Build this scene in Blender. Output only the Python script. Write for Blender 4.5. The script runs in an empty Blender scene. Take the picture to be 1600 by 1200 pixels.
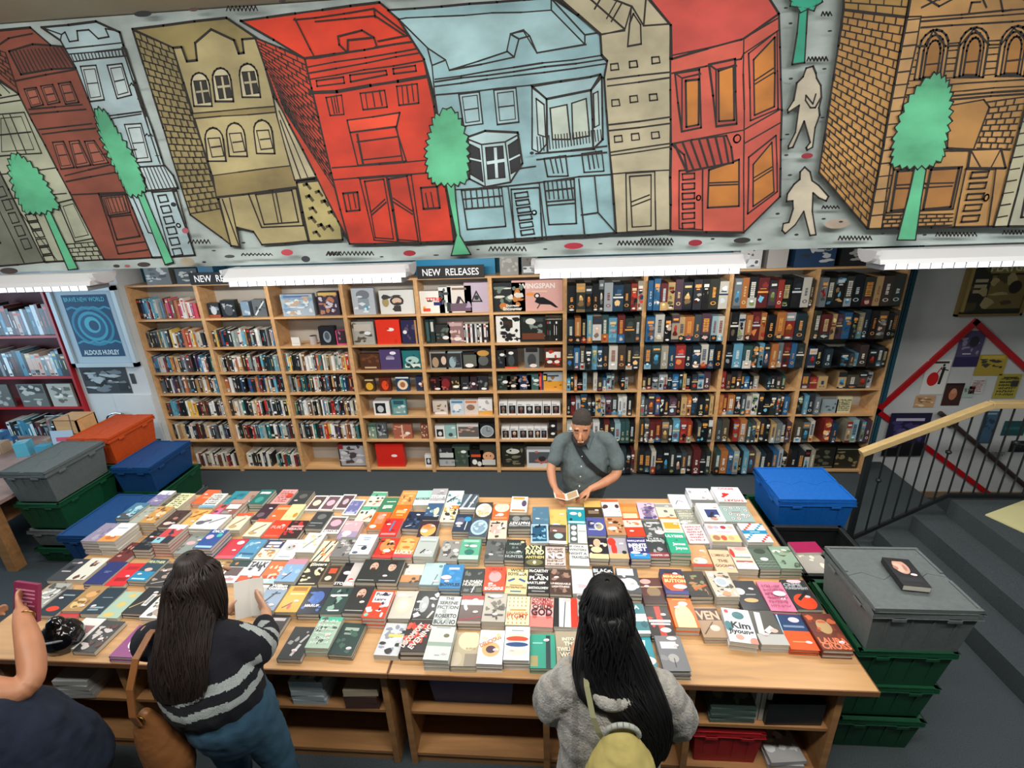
import bpy, bmesh, math, random
from mathutils import Vector, Matrix
random.seed(11)
SC = bpy.context.scene
COL = SC.collection
# ---------------------------------------------------------------- camera
CAMZ = 3.15
cd = bpy.data.cameras.new('camera'); cam = bpy.data.objects.new('camera', cd); COL.objects.link(cam)
cd.sensor_width = 36; cd.sensor_fit = 'HORIZONTAL'; cd.lens = 757.5/1600*36; cd.clip_start = .05
_r = (0.99701911, 0.06856783, -0.03537424); _u = (0.0094248, 0.34681445, 0.93788641); _f = (-0.07657714, 0.93542407, -0.3451344)
cam.matrix_world = Matrix(((_r[0], _u[0], -_f[0], 0), (_r[1], _u[1], -_f[1], 0), (_r[2], _u[2], -_f[2], CAMZ), (0, 0, 0, 1)))
SC.camera = cam
# ---------------------------------------------------------------- light and exposure
SC.view_settings.view_transform = 'Standard'; SC.view_settings.look = 'None'
SC.view_settings.gamma = 1; SC.view_settings.use_curve_mapping = False
SC.view_settings.exposure = 0.0
w = bpy.data.worlds.new('world'); SC.world = w; w.use_nodes = True
w.node_tree.nodes['Background'].inputs[0].default_value = (.75, .85, 1, 1)
w.node_tree.nodes['Background'].inputs[1].default_value = .5
def area(name, loc, target, sx, sy, power, color=(1, 1, 1), spread=180):
    l = bpy.data.lights.new(name, 'AREA'); l.shape = 'RECTANGLE'; l.size = sx; l.size_y = sy; l.energy = power; l.color = color
    l.spread = math.radians(spread)
    o = bpy.data.objects.new(name, l); COL.objects.link(o); o.location = loc
    d = Vector(target)-Vector(loc); o.rotation_euler = d.to_track_quat('-Z', 'Y').to_euler(); return o
WARM = (1, .97, .92); COOL = (.55, .8, 1)
area('ceiling_tube_light', (-2.4, .7, 4.15), (-2.4, 2.2, 0), 2.4, .3, 80, WARM)
area('ceiling_tube_light', (.6, .7, 4.15), (.6, 2.2, 0), 2.4, .3, 80, WARM)
area('ceiling_tube_light', (3.6, .7, 4.15), (3.6, 2.2, 0), 2.4, .3, 60, WARM)
for lx in (-4.2, -1.2, 1.8): area('added_ceiling_fill', (lx, 1.3, 3.75), (lx, 2.2, 4.3), 1.6, .2, 9, WARM)  # added unseen fill lights aimed upward to brighten the ceiling
area('window_daylight', (-7.7, 3.3, 2.0), (-4.6, 5.0, 1.0), 2.0, 1.9, 75, COOL)
LAMPX = [-4.35, -1.96, .48, 2.9]
for lx in [-3.95, -1.39, .5, 2.42]:
    area('tube_light', (lx, 3.04, 2.7), (lx, 3.25, 0), 1.15, .08, 16, (1, .97, .92))
for lx in (-3.4, -.9, 1.6):
    area('back_tube_light', (lx, 4.25, 2.82), (lx, 5.2, 0), 1.2, .12, 27, (1, .96, .9))
# ---------------------------------------------------------------- helpers
def lin(h):
    if isinstance(h, str): c = [int(h[i:i+2], 16)/255 for i in (0, 2, 4)]
    else: c = h
    return tuple((x/12.92 if x <= .04045 else ((x+.055)/1.055)**2.4) for x in c)+(1.0,)
MATS = {}
def mat(name, col=None, rough=.5, spec=.5, metal=0, noise=0, nscale=8, ncol=None, bump=0, bscale=60, wood=0, attr=False, coat=0, emit=0, trans=0, alpha=1, stretch=None, sheen=0):
    if name in MATS: return MATS[name]
    m = bpy.data.materials.new(name); m.use_nodes = True; nt = m.node_tree; b = nt.nodes['Principled BSDF']; N = nt.nodes.new; K = nt.links.new
    b.inputs['Roughness'].default_value = rough; b.inputs['Specular IOR Level'].default_value = spec; b.inputs['Metallic'].default_value = metal
    b.inputs['Coat Weight'].default_value = coat; b.inputs['Coat Roughness'].default_value = .15
    if sheen: b.inputs['Sheen Weight'].default_value = sheen
    tc = N('ShaderNodeTexCoord'); src = None
    if attr:
        a = N('ShaderNodeAttribute'); a.attribute_name = 'paint'; src = a.outputs['Color']
    elif col: 
        rgb = N('ShaderNodeRGB'); rgb.outputs[0].default_value = lin(col); src = rgb.outputs[0]
    if noise:
        mp = N('ShaderNodeMapping'); K(tc.outputs['Object'], mp.inputs[0])
        if stretch: mp.inputs['Scale'].default_value = stretch
        n = N('ShaderNodeTexNoise'); n.inputs['Scale'].default_value = nscale; n.inputs['Detail'].default_value = 5; K(mp.outputs[0], n.inputs['Vector'])
        if wood: n.inputs['Distortion'].default_value = .6
        r = N('ShaderNodeMapRange'); r.inputs[1].default_value = .3; r.inputs[2].default_value = .7; K(n.outputs['Fac'], r.inputs[0])
        mx = N('ShaderNodeMix'); mx.data_type = 'RGBA'
        if ncol:
            r.inputs[3].default_value = 0; r.inputs[4].default_value = noise; K(r.outputs[0], mx.inputs[0]); K(src, mx.inputs[6]); mx.inputs[7].default_value = lin(ncol)
        else:
            r.inputs[3].default_value = 1-noise; r.inputs[4].default_value = 1+noise*.35
            mx.blend_type = 'MULTIPLY'; mx.inputs[0].default_value = 1; K(src, mx.inputs[6])
            cb = N('ShaderNodeCombineColor')
            for i in range(3): K(r.outputs[0], cb.inputs[i])
            K(cb.outputs[0], mx.inputs[7])
        src = mx.outputs[2]
    if src: K(src, b.inputs['Base Color'])
    if bump:
        n2 = N('ShaderNodeTexNoise'); n2.inputs['Scale'].default_value = bscale; n2.inputs['Detail'].default_value = 3; K(tc.outputs['Object'], n2.inputs['Vector'])
        bp = N('ShaderNodeBump'); bp.inputs['Strength'].default_value = bump; bp.inputs['Distance'].default_value = .01; K(n2.outputs['Fac'], bp.inputs['Height']); K(bp.outputs[0], b.inputs['Normal'])
    if emit:
        b.inputs['Emission Strength'].default_value = emit; b.inputs['Emission Color'].default_value = lin(col)
    if trans: b.inputs['Transmission Weight'].default_value = trans
    if alpha < 1: b.inputs['Alpha'].default_value = alpha
    MATS[name] = m; return m
PAINT = lambda: mat('printed_cover', attr=True, rough=.38, coat=.15)
MATTE = lambda: mat('matte_paint', attr=True, rough=.65)
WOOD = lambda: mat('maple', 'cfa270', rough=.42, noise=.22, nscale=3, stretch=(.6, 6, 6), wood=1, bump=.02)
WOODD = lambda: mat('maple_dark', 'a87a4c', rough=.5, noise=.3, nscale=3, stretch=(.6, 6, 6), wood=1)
class MB:
    """collects painted faces and builds one mesh"""
    def __init__(s): s.v = []; s.f = []; s.c = []; s.sm = []
    def face(s, pts, col, smooth=False):
        n = len(s.v); s.v += [tuple(p) for p in pts]; s.f.append(tuple(range(n, n+len(pts)))); s.c.append(col); s.sm.append(smooth)
    def add(s, vs, fs, col, smooth=False):
        n = len(s.v); s.v += [tuple(p) for p in vs]
        for f in fs: s.f.append(tuple(n+i for i in f)); s.c.append(col); s.sm.append(smooth)
    def box(s, x0, y0, z0, x1, y1, z1, col='808080', cols=None, M=None):
        vs = [(x0, y0, z0), (x1, y0, z0), (x1, y1, z0), (x0, y1, z0), (x0, y0, z1), (x1, y0, z1), (x1, y1, z1), (x0, y1, z1)]
        if M: vs = [M @ Vector(v) for v in vs]
        fs = [(0, 3, 2, 1), (4, 5, 6, 7), (0, 1, 5, 4), (1, 2, 6, 5), (2, 3, 7, 6), (3, 0, 4, 7)]
        n = len(s.v); s.v += [tuple(v) for v in vs]
        for i, f in enumerate(fs): s.f.append(tuple(n+k for k in f)); s.c.append(cols[i] if cols else col); s.sm.append(False)
    def cyl(s, a, b, r0, r1=None, col='808080', n=12, smooth=True):
        if r1 is None: r1 = r0
        a = Vector(a); b = Vector(b); t = (b-a).normalized(); h = Vector((0, 0, 1)) if abs(t.z) < .9 else Vector((1, 0, 0))
        u = t.cross(h).normalized(); w = t.cross(u); vs = []
        for c, r in ((a, r0), (b, r1)):
            for i in range(n): an = 2*math.pi*i/n; vs.append(c+u*math.cos(an)*r+w*math.sin(an)*r)
        s.add(vs, [(i, (i+1) % n, n+(i+1) % n, n+i) for i in range(n)], col, smooth)
        s.add(vs[:n][::-1], [tuple(range(n))], col); s.add(vs[n:], [tuple(range(n))], col)
    def tube(s, pts, r, col='808080', n=8):
        for i in range(len(pts)-1): s.cyl(pts[i], pts[i+1], r, r, col, n)
    def sphere(s, c, rx, ry, rz, col='808080', nu=14, nv=9):
        vs = [(c[0], c[1], c[2]-rz)]; 
        for j in range(1, nv):
            ph = -math.pi/2+math.pi*j/nv
            for i in range(nu): th = 2*math.pi*i/nu; vs.append((c[0]+rx*math.cos(ph)*math.cos(th), c[1]+ry*math.cos(ph)*math.sin(th), c[2]+rz*math.sin(ph)))
        vs.append((c[0], c[1], c[2]+rz)); fs = []
        for i in range(nu): fs.append((0, 1+(i+1) % nu, 1+i))
        for j in range(nv-2):
            for i in range(nu): a = 1+j*nu+i; b = 1+j*nu+(i+1) % nu; fs.append((a, b, b+nu, a+nu))
        L = len(vs)-1
        for i in range(nu): fs.append((L, 1+(nv-2)*nu+i, 1+(nv-2)*nu+(i+1) % nu))
        s.add(vs, fs, col, True)
    def mesh(s, name, m, bevel=0):
        me = bpy.data.meshes.new(name); me.from_pydata(s.v, [], s.f)
        ca = me.attributes.new('paint', 'FLOAT_COLOR', 'CORNER'); buf = []; cache = {}
        for p, c in zip(me.polygons, s.c):
            if c not in cache: cache[c] = lin(c)
            buf += list(cache[c])*p.loop_total
        ca.data.foreach_set('color', buf)
        me.polygons.foreach_set('use_smooth', s.sm)
        me.materials.append(m); me.update(); return me
    def build(s, name, m, parent=None, loc=None, bevel=0, weld=False):
        me = s.mesh(name, m)
        o = bpy.data.objects.new(name, me); COL.objects.link(o)
        if parent: o.parent = parent
        if loc: o.location = loc
        if weld or bevel:
            bm = bmesh.new(); bm.from_mesh(me); bmesh.ops.remove_doubles(bm, verts=bm.verts, dist=1e-5); bm.to_mesh(me); bm.free()
        if bevel:
            md = o.modifiers.new('bevel', 'BEVEL'); md.width = bevel; md.segments = 2; md.limit_method = 'ANGLE'
        return o
def tag(o, label=None, cat=None, group=None, kind=None):
    if label:
        assert 4 <= len(label.split()) <= 16, label
        o['label'] = label
    if cat: o['category'] = cat
    if group: o['group'] = group
    if kind: o['kind'] = kind
    return o
def thing(name, label, cat, loc=(0, 0, 0), rz=0, group=None):
    o = bpy.data.objects.new(name, None); COL.objects.link(o); o.location = loc; o.rotation_euler = (0, 0, rz); o.empty_display_size = .1
    return tag(o, label, cat, group)
# text as flat polygons, cached: returns (verts2d, faces) fitted so height of capitals = 1
TX = {}
def text(st, bold=.035):
    if (st, bold) in TX: return TX[(st, bold)]
    cu = bpy.data.curves.new('t', 'FONT'); cu.body = st; cu.resolution_u = 2; cu.offset = bold; cu.align_x = 'LEFT'
    o = bpy.data.objects.new('t', cu); COL.objects.link(o)
    me = bpy.data.meshes.new_from_object(o.evaluated_get(bpy.context.evaluated_depsgraph_get()))
    vs = [(v.co.x, v.co.y) for v in me.vertices]; fs = [tuple(p.vertices) for p in me.polygons]
    bpy.data.objects.remove(o); bpy.data.curves.remove(cu); bpy.data.meshes.remove(me)
    x0 = min(v[0] for v in vs); x1 = max(v[0] for v in vs); y0 = min(v[1] for v in vs); y1 = max(v[1] for v in vs)
    vs = [((v[0]-(x0+x1)/2)/(y1-y0), (v[1]-(y0+y1)/2)/(y1-y0)) for v in vs]
    TX[(st, bold)] = (vs, fs, (x1-x0)/(y1-y0)); return TX[(st, bold)]
class Art:
    """flat print laid on a plane: origin O, axes U (width w) and V (height h), normal N; every op is a thin ink layer"""
    def __init__(s, mb, O, U, V, w, h, lay=.00012, seed=0):
        s.mb = mb; s.O = Vector(O); s.U = Vector(U); s.V = Vector(V); s.N = s.U.cross(s.V); s.w = w; s.h = h; s.l = lay; s.k = 0; s.R = random.Random(seed)
    def pt(s, u, v, k=None): return s.O+s.U*(u*s.w)+s.V*(v*s.h)+s.N*(s.l*(s.k if k is None else k))
    def poly(s, pts, col, step=True):
        if step: s.k += 1
        s.mb.face([s.pt(min(max(u, .0), 1), min(max(v, 0), 1)) for u, v in pts], col)
    def rect(s, u0, v0, u1, v1, col): s.poly([(u0, v0), (u1, v0), (u1, v1), (u0, v1)], col)
    def ell(s, cx, cy, rx, ry, col, n=18, a0=0): s.poly([(cx+rx*math.cos(a0+2*math.pi*i/n), cy+ry*math.sin(a0+2*math.pi*i/n)) for i in range(n)], col)
    def blob(s, cx, cy, rx, ry, col, n=9):
        s.poly([(cx+rx*(.6+.7*s.R.random())*math.cos(2*math.pi*i/n), cy+ry*(.6+.7*s.R.random())*math.sin(2*math.pi*i/n)) for i in range(n)], col)
    def line(s, u0, v0, u1, v1, t, col):
        dx = (u1-u0)*s.w; dy = (v1-v0)*s.h; L = math.hypot(dx, dy) or 1; nx = -dy/L*t*s.w/2/s.w; ny = dx/L*t*s.w/2/s.h
        s.poly([(u0+nx, v0+ny), (u0-nx, v0-ny), (u1-nx, v1-ny), (u1+nx, v1+ny)], col)
    def text(s, st, cx, cy, h, col, rot=0, maxw=.92, bold=.035):
        vs, fs, asp = text(st, bold); H = h*s.h; W = asp*H; mw = maxw*s.w
        if rot in (60,): mw = maxw*s.h*.9
        sx = min(1.0, mw/W)
        c, sn = math.cos(math.radians(rot)), math.sin(math.radians(rot)); s.k += 1; out = []
        for x, y in vs:
            x *= H*sx; y *= H; out.append(s.pt(cx+(x*c-y*sn)/s.w, cy+(x*sn+y*c)/s.h))
        s.mb.add(out, fs, col)
    def run(s, ops):
        for op in (ops or '').split(';'):
            if not op: continue
            k = op[0]; a = op[1:].split(',')
            if k == 'r': s.rect(*map(float, a[:4]), a[4])
            elif k == 'e': s.ell(*map(float, a[:4]), a[4])
            elif k == 'x': s.line(*map(float, a[:5]), a[5])
            elif k == 'n':
                for i in range(int(a[0])*2): s.blob(.1+.8*s.R.random(), .1+.8*s.R.random(), .05+.12*s.R.random(), .03+.08*s.R.random(), a[1])
                if int(a[0]) <= 9: pass
            elif k == 't': s.text(a[0], float(a[1]), float(a[2]), float(a[3]), a[4], float(a[5]) if len(a) > 5 else 0)
            elif k == 'w':
                c = {'': '2c3020', '2': 'a03c44', '3': 'dce4dc', '4': '3c2824', '5': 'd8d8cc', '6': 'a83048', '7': 'a84c70'}[a[0]]
                for r in range(6):
                    y = .14+r*.13; x = .12
                    while x < .85:
                        wd = .04+.06*s.R.random(); s.line(x, y+.04*s.R.random(), x+wd, y+.07*s.R.random(), .035, c)
                        if s.R.random() < .6: s.line(x, y-.02, x+.01, y+.07, .03, c)
                        x += wd+.03
            elif k == 'p':
                for y in (.93, .8, .66, .2, .07):
                    for i in range(5):
                        s.rect(.12+i*.18-.02, y-.035, .12+i*.18+.02, y+.035, 'b88830'); s.k -= 1; s.rect(.12+i*.18-.05, y-.01, .12+i*.18+.0, y+.012, 'c89840'); s.k -= 1
                s.k += 1
            elif k == 'g':
                for i in range(1, 6): s.line(.05+i*.15, .22, .05+i*.15, .78, .006, '909094'); s.k -= 1
                for i in range(5): s.line(.1, .22+i*.14, .92, .22+i*.14, .006, '909094'); s.k -= 1
                s.k += 1
            elif k == 'm':
                for i, (x, y) in enumerate(((.2, .75), (.42, .85), (.68, .85), (.88, .7), (.3, .5), (.55, .4), (.75, .3), (.88, .4), (.3, .2), (.5, .2))):
                    s.rect(x-.07, y-.08, x+.07, y+.08, '4c5454'); s.rect(x-.055, y-.065, x+.055, y+.065, 'e4e4e0'); s.ell(x, y, .03, .04, ('5c6464', 'c05050')[i % 2]); s.k -= 3
                s.k += 3; s.rect(.38, .57, .68, .62, 'a07070')
            elif k == 'c':
                cs = ['d03040', 'f0f0f2', 'e8e0d8', '1c88b0', 'f0f0f2', 'c83830', '503c60', 'f0f0f2', 'e06850', 'f4f0f0']
                for i in range(9):
                    for j in range(10):
                        if (i+j) % 2: s.rect(i/9, j/10, (i+1)/9, (j+1)/10, cs[(i*7+j*3) % 10]); s.k -= 1
                s.k += 1; s.rect(0, .42, 1, .62, '1c84b4'); s.rect(.3, .5, .7, .54, 'b0d8e8')
            elif k == 'y':
                for r in range(7):
                    y = .06+r*.06
                    for i in range(8): s.line(i/8, y+(.03 if i % 2 else 0), (i+1)/8, y+(0 if i % 2 else .03), .02, '98a898' if r % 2 else '44504a'); s.k -= 1
                s.k += 1
            elif k in 'FGH':
                f = {'F': (.62, .68), 'G': (.5, .68), 'H': (.5, .72)}[k]
                s.ell(f[0], f[1]+.05, .24, .2, '2a201c'); s.ell(f[0], f[1], .2, .19, 'c8a08c'); s.ell(f[0]-.06, f[1]-.02, .13, .15, 'd8b4a0')
                if k != 'G': s.blob(f[0], f[1]-.14, .16, .1, '3a2a22', 12)
                s.rect(f[0]-.14, f[1]+.03, f[0]-.03, f[1]+.05, '40302c'); s.rect(f[0]+.03, f[1]+.03, f[0]+.13, f[1]+.05, '40302c'); s.rect(f[0]-.02, f[1]-.06, f[0]+.03, f[1]+.02, 'b08474'); s.rect(f[0]-.07, f[1]-.1, f[0]+.07, f[1]-.08, '90504c')
                if k == 'G': s.poly([(f[0]-.24, f[1]+.05), (f[0]-.2, f[1]+.22), (f[0]+.2, f[1]+.24), (f[0]+.24, f[1]), (f[0]+.12, f[1]+.1), (f[0]-.1, f[1]+.12)], '241c18')
                s.rect(.1, .08, .9, .11, 'a8a8a4')
ORD = ['first', 'second', 'third', 'fourth', 'fifth', 'sixth', 'seventh', 'eighth', 'ninth', 'tenth', 'eleventh', 'twelfth', 'thirteenth', 'fourteenth', 'fifteenth', 'sixteenth', 'seventeenth', 'eighteenth', 'nineteenth', 'twentieth', 'twenty-first', 'twenty-second', 'twenty-third', 'twenty-fourth', 'twenty-fifth', 'twenty-sixth', 'twenty-seventh', 'twenty-eighth', 'twenty-ninth', 'thirtieth', 'thirty-first', 'thirty-second', 'thirty-third']
def cname(h):
    r, g, b = [int(h[i:i+2], 16) for i in (0, 2, 4)]; mx = max(r, g, b); mn = min(r, g, b); L = (mx+mn)/2
    if mx-mn < 26: return 'black' if L < 60 else 'dark grey' if L < 105 else 'grey' if L < 180 else 'white'
    d = mx-mn
    hh = ((g-b)/d % 6 if mx == r else (b-r)/d+2 if mx == g else (r-g)/d+4)*60
    p = 'dark ' if L < 75 else 'pale ' if L > 185 else ''
    n = 'red' if hh < 14 or hh > 345 else ('brown' if L < 100 else 'orange') if hh < 38 else ('tan' if mx-mn < 110 else 'yellow') if hh < 62 else 'green' if hh < 165 else 'teal' if hh < 195 else 'blue' if hh < 250 else 'purple' if hh < 295 else 'pink'
    return p+n
def blob(name, chains, m, parent=None, voxel=.014, sm=6, loc=None, disp=0, dscale=.25, n=16):
    """chains of elliptical rings -> one continuous closed skin (voxel remesh, smoothed)"""
    mb = MB()
    for ch in chains:
        hint = Vector((1, 0, 0)); pts = ch
        if isinstance(ch, dict): hint = Vector(ch.get('h', (1, 0, 0))); pts = ch['p']
        P = []
        k = len(pts)
        def cr(a, b, c, d, t): return .5*((2*b)+(-a+c)*t+(2*a-5*b+4*c-d)*t*t+(-a+3*b-3*c+d)*t**3)
        pp = [list(q)+([q[3]] if len(q) == 4 else []) for q in pts]
        for i in range(k-1):
            a = pp[max(i-1, 0)]; b = pp[i]; c = pp[i+1]; d = pp[min(i+2, k-1)]
            for t in (0, .25, .5, .75): P.append([cr(a[j], b[j], c[j], d[j], t) for j in range(5)])
        P.append(pp[-1])
        def tang(i): return (Vector(P[min(i+1, len(P)-1)][:3])-Vector(P[max(i-1, 0)][:3])).normalized()
        rings = []
        t0 = tang(0); t1 = tang(len(P)-1)
        r0 = min(P[0][3], P[0][4]); r1 = min(P[-1][3], P[-1][4])
        seq = [(Vector(P[0][:3])-t0*r0*q, P[0][3]*f, P[0][4]*f, t0) for q, f in ((.95, .25), (.75, .62), (.4, .88))]
        seq += [(Vector(P[i][:3]), P[i][3], P[i][4], tang(i)) for i in range(len(P))]
        seq += [(Vector(P[-1][:3])+t1*r1*q, P[-1][3]*f, P[-1][4]*f, t1) for q, f in ((.4, .88), (.75, .62), (.95, .25))]
        vs = []
        for c, rx, ry, t in seq:
            s = hint-t*hint.dot(t)
            if s.length < .05: s = Vector((0, 1, 0))-t*t.y
            s.normalize(); b = t.cross(s)
            for i in range(n): a = 2*math.pi*i/n; vs.append(c+s*rx*math.cos(a)+b*ry*math.sin(a))
        fs = [(j*n+i, j*n+(i+1) % n, (j+1)*n+(i+1) % n, (j+1)*n+i) for j in range(len(seq)-1) for i in range(n)]
        fs.append(tuple(range(n))[::-1]); fs.append(tuple((len(seq)-1)*n+i for i in range(n)))
        mb.add(vs, fs, '808080')
    o = mb.build('tmp', m)
    r = o.modifiers.new('r', 'REMESH'); r.mode = 'VOXEL'; r.voxel_size = voxel; r.use_smooth_shade = True
    if sm: s = o.modifiers.new('s', 'SMOOTH'); s.factor = .6; s.iterations = sm
    if disp:
        tx = bpy.data.textures.new('folds', 'CLOUDS'); tx.noise_scale = dscale
        d = o.modifiers.new('d', 'DISPLACE'); d.texture = tx; d.strength = disp; d.mid_level = .5; d.texture_coords = 'LOCAL'
    me = bpy.data.meshes.new_from_object(o.evaluated_get(bpy.context.evaluated_depsgraph_get())); me.name = name
    bpy.data.objects.remove(o)
    me.materials.clear(); me.materials.append(m); me.polygons.foreach_set('use_smooth', [True]*len(me.polygons))
    o = bpy.data.objects.new(name, me); COL.objects.link(o)
    if parent: o.parent = parent
    if loc: o.location = loc
    return o

def strands(chain, n, m, parent, name='hair_strands', r=.0045, amp=.006, seed=3, arc=(0, 2*math.pi), out=1.02):
    """fine locks laid along the length of a hair volume"""
    R = random.Random(seed); mb = MB(); P = [list(q)+([q[3]] if len(q) == 4 else []) for q in chain]
    def cr(a, b, c, d, t): return .5*((2*b)+(-a+c)*t+(2*a-5*b+4*c-d)*t*t+(-a+3*b-3*c+d)*t**3)
    S = []
    for i in range(len(P)-1):
        a = P[max(i-1, 0)]; b = P[i]; c = P[i+1]; d = P[min(i+2, len(P)-1)]
        for t in (0, .33, .66): S.append([cr(a[j], b[j], c[j], d[j], t) for j in range(5)])
    S.append(P[-1]); fr = []
    t0 = (Vector(S[1][:3])-Vector(S[0][:3])).normalized(); q0 = list(S[0]); r_ = min(q0[3], q0[4])
    S = [[*(Vector(q0[:3])-t0*r_*k_), q0[3]*f_, q0[4]*f_] for k_, f_ in ((.97, .1), (.88, .45), (.6, .8))]+S
    for i in range(len(S)):
        t = (Vector(S[min(i+1, len(S)-1)][:3])-Vector(S[max(i-1, 0)][:3])).normalized(); t = (t*.35+Vector((0, 0, -.65))).normalized(); s = Vector((1, 0, 0))-t*t.x; s.normalize(); fr.append((Vector(S[i][:3]), s, t.cross(s), S[i][3], S[i][4]))
    for k in range(n):
        ph = arc[0]+(arc[1]-arc[0])*(k+R.random())/n; w0 = R.uniform(0, 6); fq = R.uniform(.5, 1.1); i0 = 0; i1 = len(S)-R.choice((0, 0, 1, 2, 3)); pts = []; o_ = out+R.uniform(-.02, .035)
        for i in range(i0, i1):
            c, s, b, rx, ry = fr[i]; a = ph+.12*math.sin(w0+fq*i)*min(1, i/6); o2 = out+(o_-out)*min(1, i/5); pts.append(c+s*(rx*o2)*math.cos(a)+b*(ry*o2)*math.sin(a)+Vector((R.uniform(-1, 1), R.uniform(-1, 1), 0))*amp*.3)
        q = len(pts); vs = []; nn = 5
        for i, p in enumerate(pts):
            t = (pts[min(i+1, q-1)]-pts[max(i-1, 0)]).normalized(); u = t.cross(Vector((.3, .2, 1))).normalized(); w_ = t.cross(u); rr = r*(1-.75*(i/(q-1))**2)*(.5 if i == 0 else 1)
            for j in range(nn): an = 2*math.pi*j/nn; vs.append(p+u*math.cos(an)*rr+w_*math.sin(an)*rr)
        mb.add(vs, [(i*nn+j, i*nn+(j+1) % nn, (i+1)*nn+(j+1) % nn, (i+1)*nn+j) for i in range(q-1) for j in range(nn)], '808080', True)
    o = mb.build(name, m, parent); o['kind'] = 'stuff'; return o
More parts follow.
